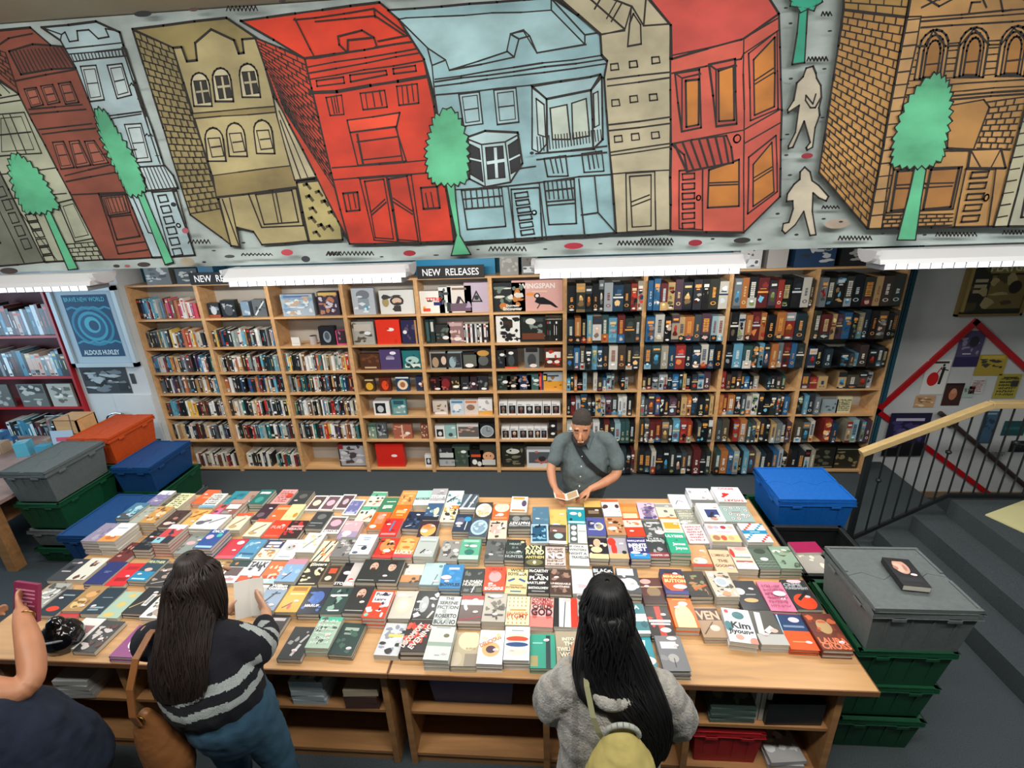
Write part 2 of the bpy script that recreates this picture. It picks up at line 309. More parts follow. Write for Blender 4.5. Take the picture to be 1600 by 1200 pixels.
BOOKS = [
(-2.83, 2.032, 0.03, 0.139, 0.219, 'eceae4', 'r.1,.1,.9,.2,8a3040;r.15,.5,.85,.75,a06a6a;r.1,.3,.8,.36,b0404a', 'white paperback with red lettering bars'),
(-2.687, 2.015, 0.03, 0.139, 0.22, '3a3e3e', 'n7,d8d0cc;n4,5a3a34', 'dark paperback with pale faces'),
(-2.427, 1.982, 0.04, 0.14, 0.22, '8c3a7c', 'e.6,.5,.3,.25,e8e0e8', 'purple paperback with white oval picture'),
(-3.045, 2.077, 0.015, 0.139, 0.219, 'c83c3c', 'r.1,.6,.9,.8,e8b0a0', 'thin red book behind the black bag'),
(-3.331, 2.309, 0.035, 0.14, 0.22, 'a8aaa4', 'n8,55554e;n6,e0e0da', 'grey paperback with newsprint collage cover'),
(-3.188, 2.261, 0.03, 0.139, 0.22, '25303a', 'e.5,.25,.3,.1,e04020;r.2,.75,.8,.8,8fa0a8', 'dark slate paperback with orange sun'),
(-3.045, 2.3, 0.03, 0.139, 0.219, 'b08a58', 'e.55,.65,.25,.12,e0a868;e.4,.3,.3,.2,dcc080;n3,8a6038', 'tan paperback with gold portrait'),
(-2.902, 2.28, 0.035, 0.139, 0.22, '1e3340', 'r.2,.2,.85,.26,90a8b0;r.2,.12,.7,.17,90a8b0;r.3,.6,.8,.62,90a8b0', 'dark blue green paperback with small lettering'),
(-2.76, 2.255, 0.03, 0.139, 0.219, 'a9c4b0', 'e.5,.5,.2,.1,d8c070;e.6,.85,.2,.07,d8c070;e.4,.12,.25,.08,d8c070', 'pale green paperback with three gold ovals'),
(-2.617, 2.285, 0.04, 0.139, 0.22, '202426', 'x.1,.2,.95,.75,.06,c0a878;r.55,.3,.8,.75,e8e8e4;r.6,.35,.75,.7,a0a0a0', 'black paperback with white barcode slip'),
(-2.474, 2.257, 0.04, 0.14, 0.22, 'eceae4', 'n8,b0a090;n4,60605a', 'white paperback with speckled pattern'),
(-3.42, 2.556, 0.03, 0.137, 0.22, '3a3c40', 'r.3,.5,.6,.68,1a1a1c;r.2,.4,.7,.44,c8c4c4;r.2,.78,.8,.82,8a8484', 'charcoal paperback with square print'),
(-3.28, 2.564, 0.035, 0.136, 0.22, 'dcdccf', 'n2,6a4030;r.4,.62,.7,.86,4a3a34;e.55,.75,.08,.08,c08a70', 'cream paperback with small portrait'),
(-3.104, 2.523, 0.04, 0.14, 0.219, '28326e', 'r.35,.55,.7,.57,8090c0;r.35,.5,.6,.52,8090c0', 'plain navy paperback with pale page edges'),
(-3.139, 2.746, 0.03, 0.134, 0.219, '6a2a2c', 'n5,3a1a1c;n2,c09080', 'maroon book lying behind the navy one'),
(-2.958, 2.523, 0.03, 0.139, 0.22, 'dc2830', 'r.2,.2,.8,.35,a01820;r.2,.7,.8,.85,b02028', 'bright red paperback in the left rows'),
(-2.815, 2.556, 0.045, 0.139, 0.22, '2f4a58', 'r.0,.0,1,.42,2488b4;tFEATHER,.5,.85,.12,d8d8a0;e.5,.5,.2,.08,e8b8b0;r.15,.06,.85,.12,c0e0f0', 'slate paperback with bright cyan lower half'),
(-2.672, 2.529, 0.03, 0.14, 0.22, '3c3c3e', 'n4,b09a88;x.2,.1,.8,.2,.05,b8b4b0', 'grey paperback with brown photo strip'),
(-3.42, 2.859, 0.12, 0.139, 0.22, '9088a0', 'n5,7a7494;n3,a8a0b4', 'mauve topped thick book stack at the left edge'),
(-3.279, 2.85, 0.13, 0.136, 0.22, 'eceae4', 'r0,0,1,.3,e09850;e.5,.2,.3,.1,c8702c;r.2,.7,.8,.74,9098b0', 'white book with orange base on a thick stack'),
(-3.42, 3.152, 0.11, 0.125, 0.22, '4a7890', 'r0,0,1,.35,4a5058;n5,90c0cc;e.6,.7,.2,.12,b0c8d0', 'ocean blue hardback behind the white stack'),
(-3.293, 3.128, 0.09, 0.123, 0.22, 'a8aca0', 'n3,8e948a', 'sage grey paperback beside the ocean blue one'),
(-3.156, 3.09, 0.12, 0.132, 0.22, 'c8944e', 'n4,e8c89a;n3,70503a;e.25,.7,.15,.1,e0a070', 'tan book with orange face on a tall stack'),
(-3.021, 3.095, 0.08, 0.131, 0.22, '4a332e', 'n5,2c1e1c;e.55,.5,.15,.08,b08070;e.4,.2,.25,.1,d8c8c0', 'dark brown book with crowded figures'),
(-3.42, 3.431, 0.05, 0.131, 0.22, '8078a0', 'r0,.7,1,1,e4e0ec;n4,a098b8', 'violet sky book at the back left corner'),
(-3.287, 3.427, 0.03, 0.127, 0.22, '6a6656', 'n6,3c3a30;n3,908a74', 'dark olive photo book at the back left'),
(-3.153, 3.328, 0.09, 0.13, 0.22, 'e4e2b0', 'w', 'pale yellow book with black hand lettering'),
(-2.886, 3.154, 0.05, 0.132, 0.219, 'e0b060', 'n3,c87828;x.2,.5,.8,.9,.1,a05018', 'amber book with brown brush figure'),
(-2.861, 2.854, 0.12, 0.135, 0.22, 'c84848', 'r0,0,.5,.3,8cc4d0;r.5,0,1,.35,2c2e38;n3,3a3040;r0,.75,1,1,dcdce0', 'red black and aqua book on a tall stack'),
(-3.0, 2.827, 0.08, 0.136, 0.22, '1e2226', 'r.2,.6,.8,.7,b04030;n3,505458', 'black book with small red title beside the tall stack'),
(-2.672, 3.034, 0.1, 0.235, 0.189, 'eceae4', 'x.1,.35,.5,.6,.12,70747c;x.5,.4,.9,.8,.08,8a8e98;e.2,.4,.15,.14,60646c', 'wide white book with grey dragon drawing'),
(-2.69, 2.826, 0.05, 0.14, 0.219, '8c9692', 'e.4,.55,.25,.1,e0b0b4;n2,5c6462', 'grey green book with pink label'),
(-2.52, 2.826, 0.1, 0.14, 0.22, '1c4c94', 'e.3,.6,.2,.12,e0b8d0;e.75,.7,.15,.1,3cc0a8;r.05,.05,.95,.15,a0c8e0;tDICK,.5,.9,.14,f0f0f0', 'deep blue book with coloured planets'),
(-3.02, 3.465, 0.04, 0.128, 0.22, 'e8683c', 'r.3,.4,.8,.5,f0a070', 'orange book lying on the back edge'),
(-2.887, 3.377, 0.06, 0.13, 0.219, 'eceae4', 'w;r0,0,1,.15,80b8d0', 'white book with tangled black lettering'),
(-2.749, 3.465, 0.03, 0.134, 0.219, '2a8a98', 'n4,1c6c80', 'teal book on the back edge'),
(-2.75, 3.242, 0.04, 0.128, 0.219, 'd85040', 'e.4,.55,.3,.2,d070a0;n3,6a3a3a', 'coral book with rose face'),
(-2.618, 3.242, 0.09, 0.13, 0.219, '8a5c50', 'r.1,.4,.9,.7,e4e0dc;r0,.75,1,1,c09080;r.1,.1,.6,.25,909090', 'striped sided stack with grey and white top'),
(-2.613, 3.465, 0.03, 0.132, 0.219, 'a88c80', 'n3,806858', 'dusty brown book on the back edge'),
(-2.354, 2.796, 0.04, 0.139, 0.219, 'c82c40', 'r0,0,1,.15,e05a68;e.7,.8,.2,.1,f0e0e0', 'crimson book with white oval'),
(-2.21, 2.796, 0.04, 0.139, 0.219, '4a90b8', 'r.1,.2,.9,.3,20587c;n3,90c0d4;r.1,.02,.9,.08,d0e0e8', 'sea blue paperback with pale waves'),
(-2.483, 3.093, 0.06, 0.13, 0.22, 'e6dcc0', 'r0,.82,1,1,e85a34;x.25,.25,.75,.7,.1,8a7048;e.4,.2,.25,.1,b8a070', 'cream book with orange band and gold shoe, left copy'),
(-2.271, 3.019, 0.06, 0.139, 0.219, 'e6dcc0', 'r0,.82,1,1,e85a34;x.25,.25,.75,.7,.1,8a7048;e.4,.2,.25,.1,b8a070', 'cream book with orange band and gold shoe, right copy'),
(-2.479, 3.428, 0.07, 0.13, 0.22, '1e6a64', 'r.15,.7,.85,.85,d0d8d4;e.5,.3,.25,.2,3c988c', 'dark teal book with pale title at the back'),
(-2.302, 3.465, 0.05, 0.14, 0.219, 'e4a4a0', 'w2;r.65,.4,1,.65,e8402c', 'pink book with red square'),
(-2.151, 3.465, 0.04, 0.14, 0.219, '34383a', 'e.55,.6,.25,.16,5c6060', 'charcoal book with grey oval at the back edge'),
(-2.351, 3.242, 0.05, 0.118, 0.219, '3a2230', 'e.4,.3,.25,.15,6a5a64', 'dark plum book behind the red one'),
(-2.229, 3.242, 0.04, 0.118, 0.219, 'f06a30', 'r.1,.7,.9,.85,f0b080', 'orange book wedged beside the plum one'),
(-2.107, 3.242, 0.05, 0.118, 0.219, 'e0e0a0', 'n2,c8cc80;e.8,.3,.15,.15,f0882c', 'lime cream book with orange corner'),
(-2.128, 3.019, 0.05, 0.139, 0.219, 'e83c1c', 'r.1,.08,.9,.16,f06a4c;tFURY,.5,.6,.16,f0b0a0', 'vivid red book with faint title'),
(-1.985, 3.019, 0.05, 0.14, 0.219, '301818', 'n6,c02c30;r.2,.6,.9,.7,e0a0a0;tTERROR,.5,.5,.12,e8c8c8', 'black book spattered red'),
(-1.831, 3.125, 0.06, 0.14, 0.22, '3a3e40', 'e.5,.7,.25,.16,6c7070;r.1,.3,.8,.34,a0a4a4;r.1,.15,.5,.19,8a8e8e', 'charcoal book with grey oval and white lettering'),
(-1.985, 3.404, 0.03, 0.118, 0.22, 'eceae4', 'r.08,.08,.92,.92,5a4a48;e.5,.5,.28,.2,e0dcc0', 'white framed book with pale eggs'),
(-1.863, 3.406, 0.03, 0.118, 0.22, 'eceae4', 'r.08,.08,.92,.92,70545c;e.5,.5,.28,.2,d8b0c0', 'white framed book with rosy fruit'),
(-1.741, 3.426, 0.03, 0.116, 0.22, 'eceae4', 'r.08,.08,.92,.92,604a50;e.5,.5,.2,.2,c0b0b8', 'white framed book with dusky picture'),
(-1.618, 3.304, 0.06, 0.122, 0.219, 'eceae4', 'r.08,.08,.92,.92,6c70a0;n3,9a9cc4;r.2,.08,.8,.2,b8bcd8', 'white framed book with lilac blue picture'),
(-1.481, 3.456, 0.04, 0.13, 0.219, 'e0dcc4', 'r0,.7,1,.95,58a888;tCRIERS,.5,.6,.16,f8f8f4;n3,3a5048;x.5,.1,.9,.4,.1,e07048', 'cream book with green banner, back copy'),
(-1.486, 3.233, 0.05, 0.131, 0.219, 'e0dcc4', 'r0,.7,1,.95,58a888;tCRIERS,.5,.6,.16,f8f8f4;n3,3a5048;x.5,.1,.9,.4,.1,e07048', 'cream book with green banner, front copy'),
(-1.688, 3.082, 0.05, 0.14, 0.219, 'eceae4', 'r.08,.08,.92,.92,6a5a60;e.5,.6,.3,.2,e0a8b8;tHISTORY,.5,.15,.12,f0f0f0', 'white framed book with pink picture'),
(-1.533, 3.01, 0.06, 0.14, 0.219, 'd8a8b0', 'r0,0,1,.4,a090b0;e.4,.3,.25,.14,dcdce8;n2,e8c8c4', 'rose and lilac book'),
(-1.341, 2.796, 0.1, 0.139, 0.219, 'dce6f0', 'r.3,.8,.7,.84,7088a0;r.35,.7,.65,.74,7088a0;r.2,.4,.7,.43,505c6c;e.6,.3,.15,.1,404450;e.25,.08,.15,.06,606878', 'pale blue book with small dogs'),
(-1.351, 3.143, 0.05, 0.132, 0.219, 'e8641e', 'r.25,.3,.75,.95,c08060;e.5,.7,.2,.14,d8a088;e.3,.15,.2,.1,f0e0d0', 'orange book with brown faced portrait'),
(-1.484, 2.787, 0.08, 0.139, 0.219, '7a7a78', 'n5,b0aeac;n3,4a4a4a', 'grey photograph book under the pale blue one'),
(-1.627, 2.787, 0.04, 0.139, 0.219, 'e6dcc0', 'x.1,0,.4,1,.08,1c1c1c;x.4,0,.7,1,.08,1c1c1c;x.7,0,.95,1,.06,e05c2c;n2,f08a4c', 'cream book with black and orange slashes'),
(-2.056, 2.796, 0.04, 0.139, 0.219, 'dcdcc8', 'r0,.55,1,.98,24345c;r.15,.75,.85,.88,e8e8f0;r.15,.6,.85,.7,e8e8f0;r.2,.42,.8,.46,404040;n4,c08a50', 'book with navy title block over cream'),
(-1.913, 2.796, 0.04, 0.139, 0.219, 'eceef0', 'e.5,.6,.26,.16,b8bcb8;e.42,.6,.05,.04,402020;e.62,.66,.06,.05,a02c24;r.2,.12,.8,.16,909498', 'white book with skull'),
(-1.77, 2.854, 0.06, 0.139, 0.22, 'e8eae6', 'x.25,.2,.75,.85,.12,9aa898;n2,c8c890;x.6,.7,.8,.9,.05,303030', 'white book with pale green leaf'),
(-2.343, 2.573, 0.03, 0.139, 0.22, 'a88450', 'n8,c8a878;n5,70522c', 'gold brown patterned book beside the dark haired woman'),
(-2.2, 2.573, 0.03, 0.139, 0.22, 'e4e4e0', 'r0,.7,1,1,1e3a38;r.1,.3,.85,.68,5c4c4c;e.3,.85,.08,.06,e0803c;r.2,.1,.8,.2,c08890', 'white book with dark green top and brown landscape'),
(-2.057, 2.573, 0.035, 0.139, 0.219, 'd0d4d8', 'tTALK,.5,.8,.26,202428;r0,.05,1,.3,f05028;n3,40444c;r0,0,1,.05,181a1c', 'grey book with orange base and black title'),
(-1.914, 2.573, 0.03, 0.139, 0.219, 'd8703c', 'n5,f0c8a0;r0,0,1,.2,a8ccd0;r.1,.22,.9,.34,c04818;n2,fff0e0', 'orange and cream book with aqua base'),
(-1.771, 2.564, 0.06, 0.139, 0.22, '7fa8cc', 'r0,.75,1,1,c08898;x.3,.1,.55,.4,.06,2c3c54;n2,9cbcd8', 'light blue book with tiny walking figure'),
(-1.628, 2.563, 0.035, 0.139, 0.22, '26241e', 'n6,e0d0a8;tSisters,.6,.9,.14,e8e4d8;r.1,.03,.9,.08,c8c0a8', 'black book with cream nudes'),
(-1.497, 2.558, 0.035, 0.114, 0.18, '6a5a40', 'r.12,.1,.88,.95,3a3026;r.3,.55,.75,.82,e8502c;e.45,.3,.2,.12,d8d0c0', 'brown framed book with red label'),
(-1.367, 2.564, 0.035, 0.139, 0.219, 'c8c0bc', 'r0,0,.45,1,1e1e20;e.7,.25,.12,.08,e8402c;tSTONER,.45,.1,.12,f0f0f0;e.35,.55,.2,.08,d8d8d8', 'black and grey book with red dot'),
(-1.224, 2.573, 0.06, 0.139, 0.219, '2c302e', 'F', 'black portrait book with bearded man looking down'),
(-1.081, 2.573, 0.06, 0.139, 0.219, '2c302e', 'G', 'black portrait book with dark haired young face'),
(-1.922, 2.332, 0.04, 0.14, 0.22, 'e8e4e0', 'n3,d83c2c;n2,303a5c;r.6,.6,.9,.9,b8b8b4;r.2,.2,.45,.35,c83424', 'white book with red boots'),
(-1.779, 2.32, 0.06, 0.139, 0.22, '8098b0', 'r0,.78,1,1,14181c;tWilliam,.5,.94,.12,f0f0f0;tGoldman,.5,.84,.12,f0f0f0;x.3,.3,.6,.7,.1,1c2834;x.4,.6,.8,.65,.06,1c2834;x.2,.1,.5,.3,.06,2c3c4c', 'blue grey book with black leaping figure'),
(-1.636, 2.32, 0.05, 0.139, 0.219, 'e0a840', 'r.2,.8,.9,.95,a87028;r.2,.65,.9,.72,f0d090;x.2,.15,.55,.35,.06,402818;e.5,.2,.08,.1,c86050', 'mustard yellow book with curling line'),
(-1.493, 2.311, 0.05, 0.139, 0.22, '222a3a', 'e.55,.6,.3,.25,4a6cb0;n3,5878b8;tHARUF,.5,.3,.1,e8e8ec', 'midnight blue book with glowing smoke'),
(-1.35, 2.315, 0.05, 0.139, 0.22, '2c4440', 'n4,8cb0a0;r.1,.65,.9,.72,d8e8e0;r.3,.1,.8,.15,d8e0dc;n2,1c2826', 'dark green book with pale marbling'),
(-1.207, 2.317, 0.06, 0.14, 0.22, '2a2c2c', 'H', 'black portrait book with long bearded face'),
(-1.673, 2.097, 0.03, 0.14, 0.219, '383438', 'r.3,.8,.9,.9,c0b8b8;e.3,.3,.2,.1,c06888', 'dark book half hidden by striped sleeve'),
(-1.46, 2.014, 0.03, 0.139, 0.22, '2c3032', 'x.6,.5,.8,.75,.1,b8b8b8;x.5,.1,.65,.45,.12,c8c8c8;n2,989898', 'black book with white bird, front left group'),
(-1.317, 2.065, 0.06, 0.139, 0.22, 'a8c4b0', 'r0,.85,1,1,48b090;n4,506058;w3', 'mint green book with grey tree'),
(-1.174, 2.043, 0.04, 0.14, 0.219, '1f3a36', 'r.2,.75,.8,.85,a0b0a0;r.25,.62,.8,.68,90a098;n3,3c6054', 'dark forest green book of the front left group'),
(-1.059, 2.266, 0.08, 0.139, 0.219, 'e8401c', 'r.15,.55,.95,.95,e8e4e0;tPorter,.55,.85,.12,202040;tLanny,.5,.65,.14,202040;n3,f0e8e8;n2,303048;e.15,.1,.1,.06,80c8b0', 'red orange book with white title block'),
(-0.916, 2.296, 0.05, 0.139, 0.22, 'c8c4b8', 'e.5,.5,.35,.3,dcd0b0;e.5,.5,.25,.22,e8e0c8;e.3,.85,.2,.06,e8e8e8', 'pale swirling painted book'),
(-0.773, 2.303, 0.05, 0.139, 0.219, '2a2e30', 'e.4,.5,.2,.3,b0b4b8;n3,d0d4d8;tHON,.25,.3,.1,b8bcc0;x.7,0,.9,.25,.1,c8c4c0', 'black book with flowing white hair'),
(-0.63, 2.25, 0.06, 0.139, 0.22, 'c4ccca', 'tTHE,.5,.92,.1,404448;tSERENE,.5,.76,.12,404448;tFICTION,.5,.6,.12,404448;tROBERTO,.5,.3,.14,303438;tBOLANO,.5,.1,.15,303438;n2,a0a8a6', 'grey white book with hand drawn capitals'),
(-0.916, 2.054, 0.035, 0.139, 0.22, 'c8ccd0', 'n4,8890a0;n3,e8ecf0;r.3,.55,.9,.65,d8c870;n2,282828', 'silver photograph book at the front'),
(-0.773, 2.062, 0.06, 0.139, 0.22, '241c1c', 'n9,c83424;n4,e05840;tDISCOMFORT,.35,.5,.16,f0d8d0,60;tEVENING,.7,.45,.16,f0d8d0,60', 'black book with red drapery'),
(-0.621, 1.999, 0.08, 0.139, 0.22, 'c8d0cc', 'r0,.4,1,.52,90a498;e.7,.72,.12,.06,6a684c;r.2,.95,.8,.98,9098a0;r.4,.12,.6,.15,9098a0', 'pale misty sea book'),
(-0.938, 2.573, 0.03, 0.139, 0.219, '6a645c', 'r.1,.5,1,1,d8d4c8;r0,.2,.9,.5,c89060;n2,4a4440', 'grey brown book with paper sheet picture'),
(-0.795, 2.573, 0.04, 0.139, 0.22, 'b0ccce', 'x.6,0,.75,.5,.06,6a8088;e.8,.85,.1,.06,608c8c;r0,0,1,.06,507078', 'pale aqua book with thin heron'),
(-0.653, 2.526, 0.07, 0.139, 0.219, '1c7cb8', 'n4,2c90cc;r.3,.78,.8,.86,f0f0f0;tBOWLES,.5,.15,.13,182838;e.25,.45,.25,.09,e8c8cc', 'bright blue book with black surname'),
(-0.51, 2.514, 0.05, 0.139, 0.22, '26302e', 'n4,6a706c;tHUMAN,.5,.45,.12,d0d0cc;tHUNGER,.5,.33,.12,d0d0cc;x.5,0,.6,.25,.05,f0f0f0;r.7,.02,.95,.2,5a5c4c', 'black book with grey plume'),
(-0.367, 2.524, 0.06, 0.139, 0.22, 'f04820', 'tCIRCLE,.5,.9,.1,601c14;e.5,.58,.3,.22,e0a0a0;n1,c87878;tDAVE,.4,.22,.07,f0e0d8;tEGGERS,.5,.1,.12,f4f0ec', 'orange red book with pink circle'),
(-0.224, 2.514, 0.05, 0.139, 0.22, 'dccc98', 'tWOLE,.5,.96,.12,3c3020;tSOYINKA,.5,.8,.13,3c3020;x.1,.5,.4,.6,.12,2c5c98;x.6,.6,.9,.5,.12,2c5c98;r.2,.32,.8,.36,a07838;x.25,.1,.75,.1,.08,2c6c98;tINTERPRETERS,.5,.25,.08,8c5c20', 'cream book with blue boats'),
(-0.081, 2.526, 0.05, 0.139, 0.22, '1c1c1e', 'tMcCARTHY,.5,.9,.13,e8e8e4;tCities,.5,.74,.08,d8d8d4;tPLAIN,.5,.6,.16,e8e8e4;tBARTLEBY,.4,.4,.1,e0e0dc;tBARTHOLOMEW,.5,.2,.1,e8e8e4;r.2,.05,.8,.09,a0a0a0', 'black book full of white capitals'),
(0.062, 2.522, 0.05, 0.139, 0.22, '4c3830', 'n5,705850;n3,a08070;tUNBEARABLE,.5,.4,.08,e8dcd4;tLIGHTNESS,.5,.28,.08,e8dcd4', 'brown book with hats and crossed legs'),
(-0.487, 2.272, 0.05, 0.139, 0.22, '5c4c48', 'r0,.85,1,1,b03830;r0,.65,1,.84,c8d0d4;n2,d8dce0;x0,.1,1,.25,.06,a02c34;r0,.0,1,.08,988c80', 'dark landscape book with red top band'),
(-0.344, 2.282, 0.06, 0.139, 0.22, 'b4b0a4', 'n5,6c685c;n3,484438;r.1,.2,.9,.26,504c48;e.5,.9,.3,.06,d0d4d8', 'grey tan book with horsemen'),
(-0.201, 2.264, 0.06, 0.139, 0.22, 'f0e8b4', 'p;r.15,.48,.85,.54,d88830;tPALAHNIUK,.5,.4,.1,d07820;tPYGMY,.5,.3,.16,b84018', 'cream yellow book with rows of tiny figures'),
(-0.058, 2.264, 0.05, 0.139, 0.22, 'e4b0a8', 'r0,0,1,.35,d88078;n3,c05850;tCORMAC,.5,.94,.14,a02c34;tMcCARTHY,.5,.81,.12,a02c34;tCHILD,.5,.68,.14,401820;tof,.2,.56,.1,401820;tGOD,.5,.5,.26,401028', 'pink book with heavy maroon lettering'),
(0.085, 2.269, 0.05, 0.139, 0.22, 'e4e8ec', 'r0,0,.22,1,1c2024;r.72,0,1,1,e83420;x.42,0,.5,.95,.04,202428;e.55,.92,.2,.06,e8c0b8', 'white book with black and red edges'),
(-0.478, 2.001, 0.04, 0.139, 0.22, 'b4a88c', 'e.6,.75,.45,.3,dcd0ac;r.5,0,1,.35,8c8474;e.15,.2,.25,.2,c0b49c;tBURNS,.7,.5,.06,a08c60', 'beige book with large pale circle'),
(-0.335, 2.002, 0.06, 0.139, 0.22, 'eceff2', 'e.5,.42,.36,.22,e0b078;e.5,.42,.2,.11,503444;n1,f0d8b0;tDELICIOUS,.45,.66,.13,e06820,30;e.75,.85,.08,.06,e8c48c', 'white book with fruit covered donut'),
(-0.192, 2.023, 0.07, 0.139, 0.22, 'e8ebef', 'e.5,.72,.4,.05,e0dcb8;e.5,.62,.45,.08,e04828;e.5,.45,.45,.07,24487c;e.5,.24,.42,.1,e4e0c8;r.25,.86,.75,.89,8890a0;r.1,.53,.9,.56,c0c8d0', 'white book with red and blue boats'),
(-0.049, 2.005, 0.04, 0.14, 0.22, '2a9c84', 'x.7,0,.72,.95,.18,1c3438;r.02,.05,.3,.35,a89c68;r.1,.7,.5,.74,90d0c0', 'teal book with dark standing silhouette'),
(0.094, 2.019, 0.05, 0.14, 0.22, 'a89c84', 'n5,5c5444;tINTO,.5,.76,.1,f0e8d0;tTHE,.55,.62,.12,f0e8d0;tTWILIGHT,.5,.46,.12,f0e8d0;tWORLD,.6,.3,.14,f0e8d0', 'tan book with stacked cream capitals'),
(0.196, 2.78, 0.05, 0.133, 0.219, 'dce0dc', 'tIF ON A,.4,.9,.1,606464;tWINTERS,.45,.74,.1,606464;tNIGHT A,.45,.56,.11,505454;tTRAVELLER,.55,.38,.12,505454', 'white book with four lines of grey capitals'),
(-0.112, 2.762, 0.05, 0.139, 0.219, '2a2c22', 'tAYN,.4,.9,.2,e8e0a8;tRAND,.5,.68,.24,e8e0a8;tANTHEM,.5,.44,.13,d8cc80;e.5,.2,.42,.14,74704a;e.5,.2,.08,.08,e8e4c0', 'black and cream book with giant capitals'),
(-0.254, 2.823, 0.05, 0.138, 0.22, '24302f', 'tHEART,.5,.78,.1,a0aca8;tIS A,.5,.6,.1,809490;tLONELY,.5,.36,.11,90a09c;tHUNTER,.5,.18,.13,a8b0ac;e.85,.88,.1,.05,d8d4a0', 'dark green black book with grey capitals'),
(-0.396, 2.814, 0.05, 0.138, 0.219, '5a5e5e', 'n6,3a3e3e;n3,74787a', 'smoky grey book with blurred figure'),
(0.031, 2.756, 0.05, 0.14, 0.219, 'd8c4bc', 'w4;r0,0,1,.04,4a342c;r0,.96,1,1,4a342c;tNO,.5,.5,.3,f4f0ec', 'white and brown tangled lettering book'),
(-0.236, 3.107, 0.08, 0.172, 0.17, '3c403e', 'e.35,.72,.18,.2,8a8e8c;e.75,.72,.2,.14,787c7a;tFANTASY,.5,.4,.2,f0f0f0,180;tENCYCLOPEDIA,.5,.22,.1,c0c4c4,180', 'wide charcoal fantasy book'),
(-0.258, 3.413, 0.03, 0.137, 0.22, 'eceae4', 'r.1,.1,.9,.9,e0e0e4;r.1,.8,.8,.95,f09840;e.8,.55,.15,.2,544c64;r.1,.05,.9,.15,d87830', 'small white and orange book alone at the back'),
(-0.077, 3.208, 0.07, 0.131, 0.22, '4c748c', 'n2,5c849c', 'plain steel blue book'),
(-0.081, 2.985, 0.07, 0.129, 0.219, 'a8c4d4', 'r.08,.08,.9,.92,1c5070;n4,80b4c8;n3,0c2030', 'pale framed blue book with dark blossom'),
(0.059, 3.202, 0.05, 0.134, 0.22, 'd4b868', 'n2,c4a858;e.35,.1,.25,.1,f0f0ec', 'gold book with white starburst'),
(0.058, 2.979, 0.07, 0.134, 0.219, '4a4440', 'r0,.6,1,.85,7a5a50;e.5,.4,.25,.15,a8c4c4;r0,0,1,.15,e0e4e4;r.92,0,1,1,e0c060', 'brown book with white cup and yellow spine'),
(0.2, 3.226, 0.06, 0.137, 0.22, '1c8c9c', 'r.05,.85,.95,.95,e4f0f0;r.05,.05,.95,.15,c0e8ec;e.35,.6,.22,.09,e8c8cc;e.7,.55,.1,.14,d0d0a8;e.2,.25,.08,.07,183038', 'turquoise book with white banner'),
(0.198, 3.003, 0.06, 0.134, 0.219, 'c8d0cc', 'r.08,0,.5,1,54605c;e.3,.8,.15,.12,e8e8e8;e.3,.5,.15,.12,e8e8e8;e.3,.2,.15,.1,e8e8e8;r.55,.6,.95,.64,909896', 'pale grey book with white shell strip'),
(0.341, 3.343, 0.04, 0.137, 0.22, '3c3020', 'r0,.6,1,1,d8b060;r.2,.2,.8,.4,807060', 'dark book with gold top near the man'),
(0.342, 3.089, 0.06, 0.138, 0.22, '4c5494', 'e.65,.5,.25,.22,e0d8c0;e.65,.5,.17,.15,a09880;r.05,.45,.35,.8,303450;r.1,.3,.5,.35,c8c8dc;n1,6870ac', 'indigo book with pale round lamp'),
(0.335, 2.843, 0.06, 0.132, 0.22, '28242c', 'e.45,.75,.2,.2,e0b090;r0,0,1,.22,e8d8a0;e.4,.42,.3,.15,e8c8a0;n2,e8d8b0;x.6,.6,.9,.8,.1,14101c', 'black and cream book with dancing couple'),
(0.482, 3.327, 0.06, 0.137, 0.22, 'dfe5ea', 'r0,.88,1,1,e0582c;n2,4c3c3c;e.5,.3,.4,.3,dfe8f0;e.2,.6,.15,.12,483434;e.85,.6,.12,.12,483434', 'white book with red top and cloud'),
(0.483, 3.099, 0.06, 0.137, 0.219, 'b4845c', 'n3,7c3c20;n3,d8a878;n2,3c2418;e.35,.35,.25,.1,e8d8cc', 'tan book with rusty scene'),
(0.624, 3.322, 0.03, 0.137, 0.219, 'e8843c', 'r0,.5,1,.8,f09850;r.1,.1,.9,.4,e8c8a8', 'orange book behind the red one'),
(0.624, 3.099, 0.05, 0.137, 0.22, 'c03c20', 'r0,.5,1,.9,e4ccc0;n2,e87040', 'rust red book with cream band'),
(0.765, 3.329, 0.04, 0.137, 0.22, 'c8b8cc', 'e.5,.4,.3,.35,7c6888;n4,5c4c7c;n3,a898b0;r.2,0,.7,.1,40407c', 'lilac book with amethyst crystals'),
(0.907, 3.319, 0.04, 0.138, 0.219, 'e0d8b8', 'r0,.75,1,.95,9c9a9c;n2,6c6a70;r0,0,1,.14,f07c2c', 'cream book with grey treetops and orange base'),
(1.049, 3.465, 0.03, 0.139, 0.219, 'e8ecf0', 'x.25,.35,.45,.6,.05,505860;x.45,.6,.75,.5,.05,505860', 'white book with thin grey swoosh'),
(1.05, 3.242, 0.04, 0.139, 0.219, '8c9080', 'r.15,.5,.85,.8,b4b4a4;w5;e.2,.15,.2,.09,e0e4e0', 'sage book with looping script'),
(0.766, 3.075, 0.05, 0.139, 0.219, '4c5050', 'n5,a8acac;e.75,.35,.25,.12,e0c8cc;r.2,.8,.8,.9,c0c4c4', 'grey photograph book beside the orange label book'),
(0.907, 3.096, 0.05, 0.139, 0.219, 'e8dcc4', 'r.1,.45,.9,.8,f0a030;r.1,.3,.9,.36,a0bcb8;r.1,.12,.3,.2,e06848', 'cream book with orange label bar'),
(1.05, 3.019, 0.06, 0.139, 0.219, 'e8e0e0', 'w6', 'white book with crimson lettering pattern'),
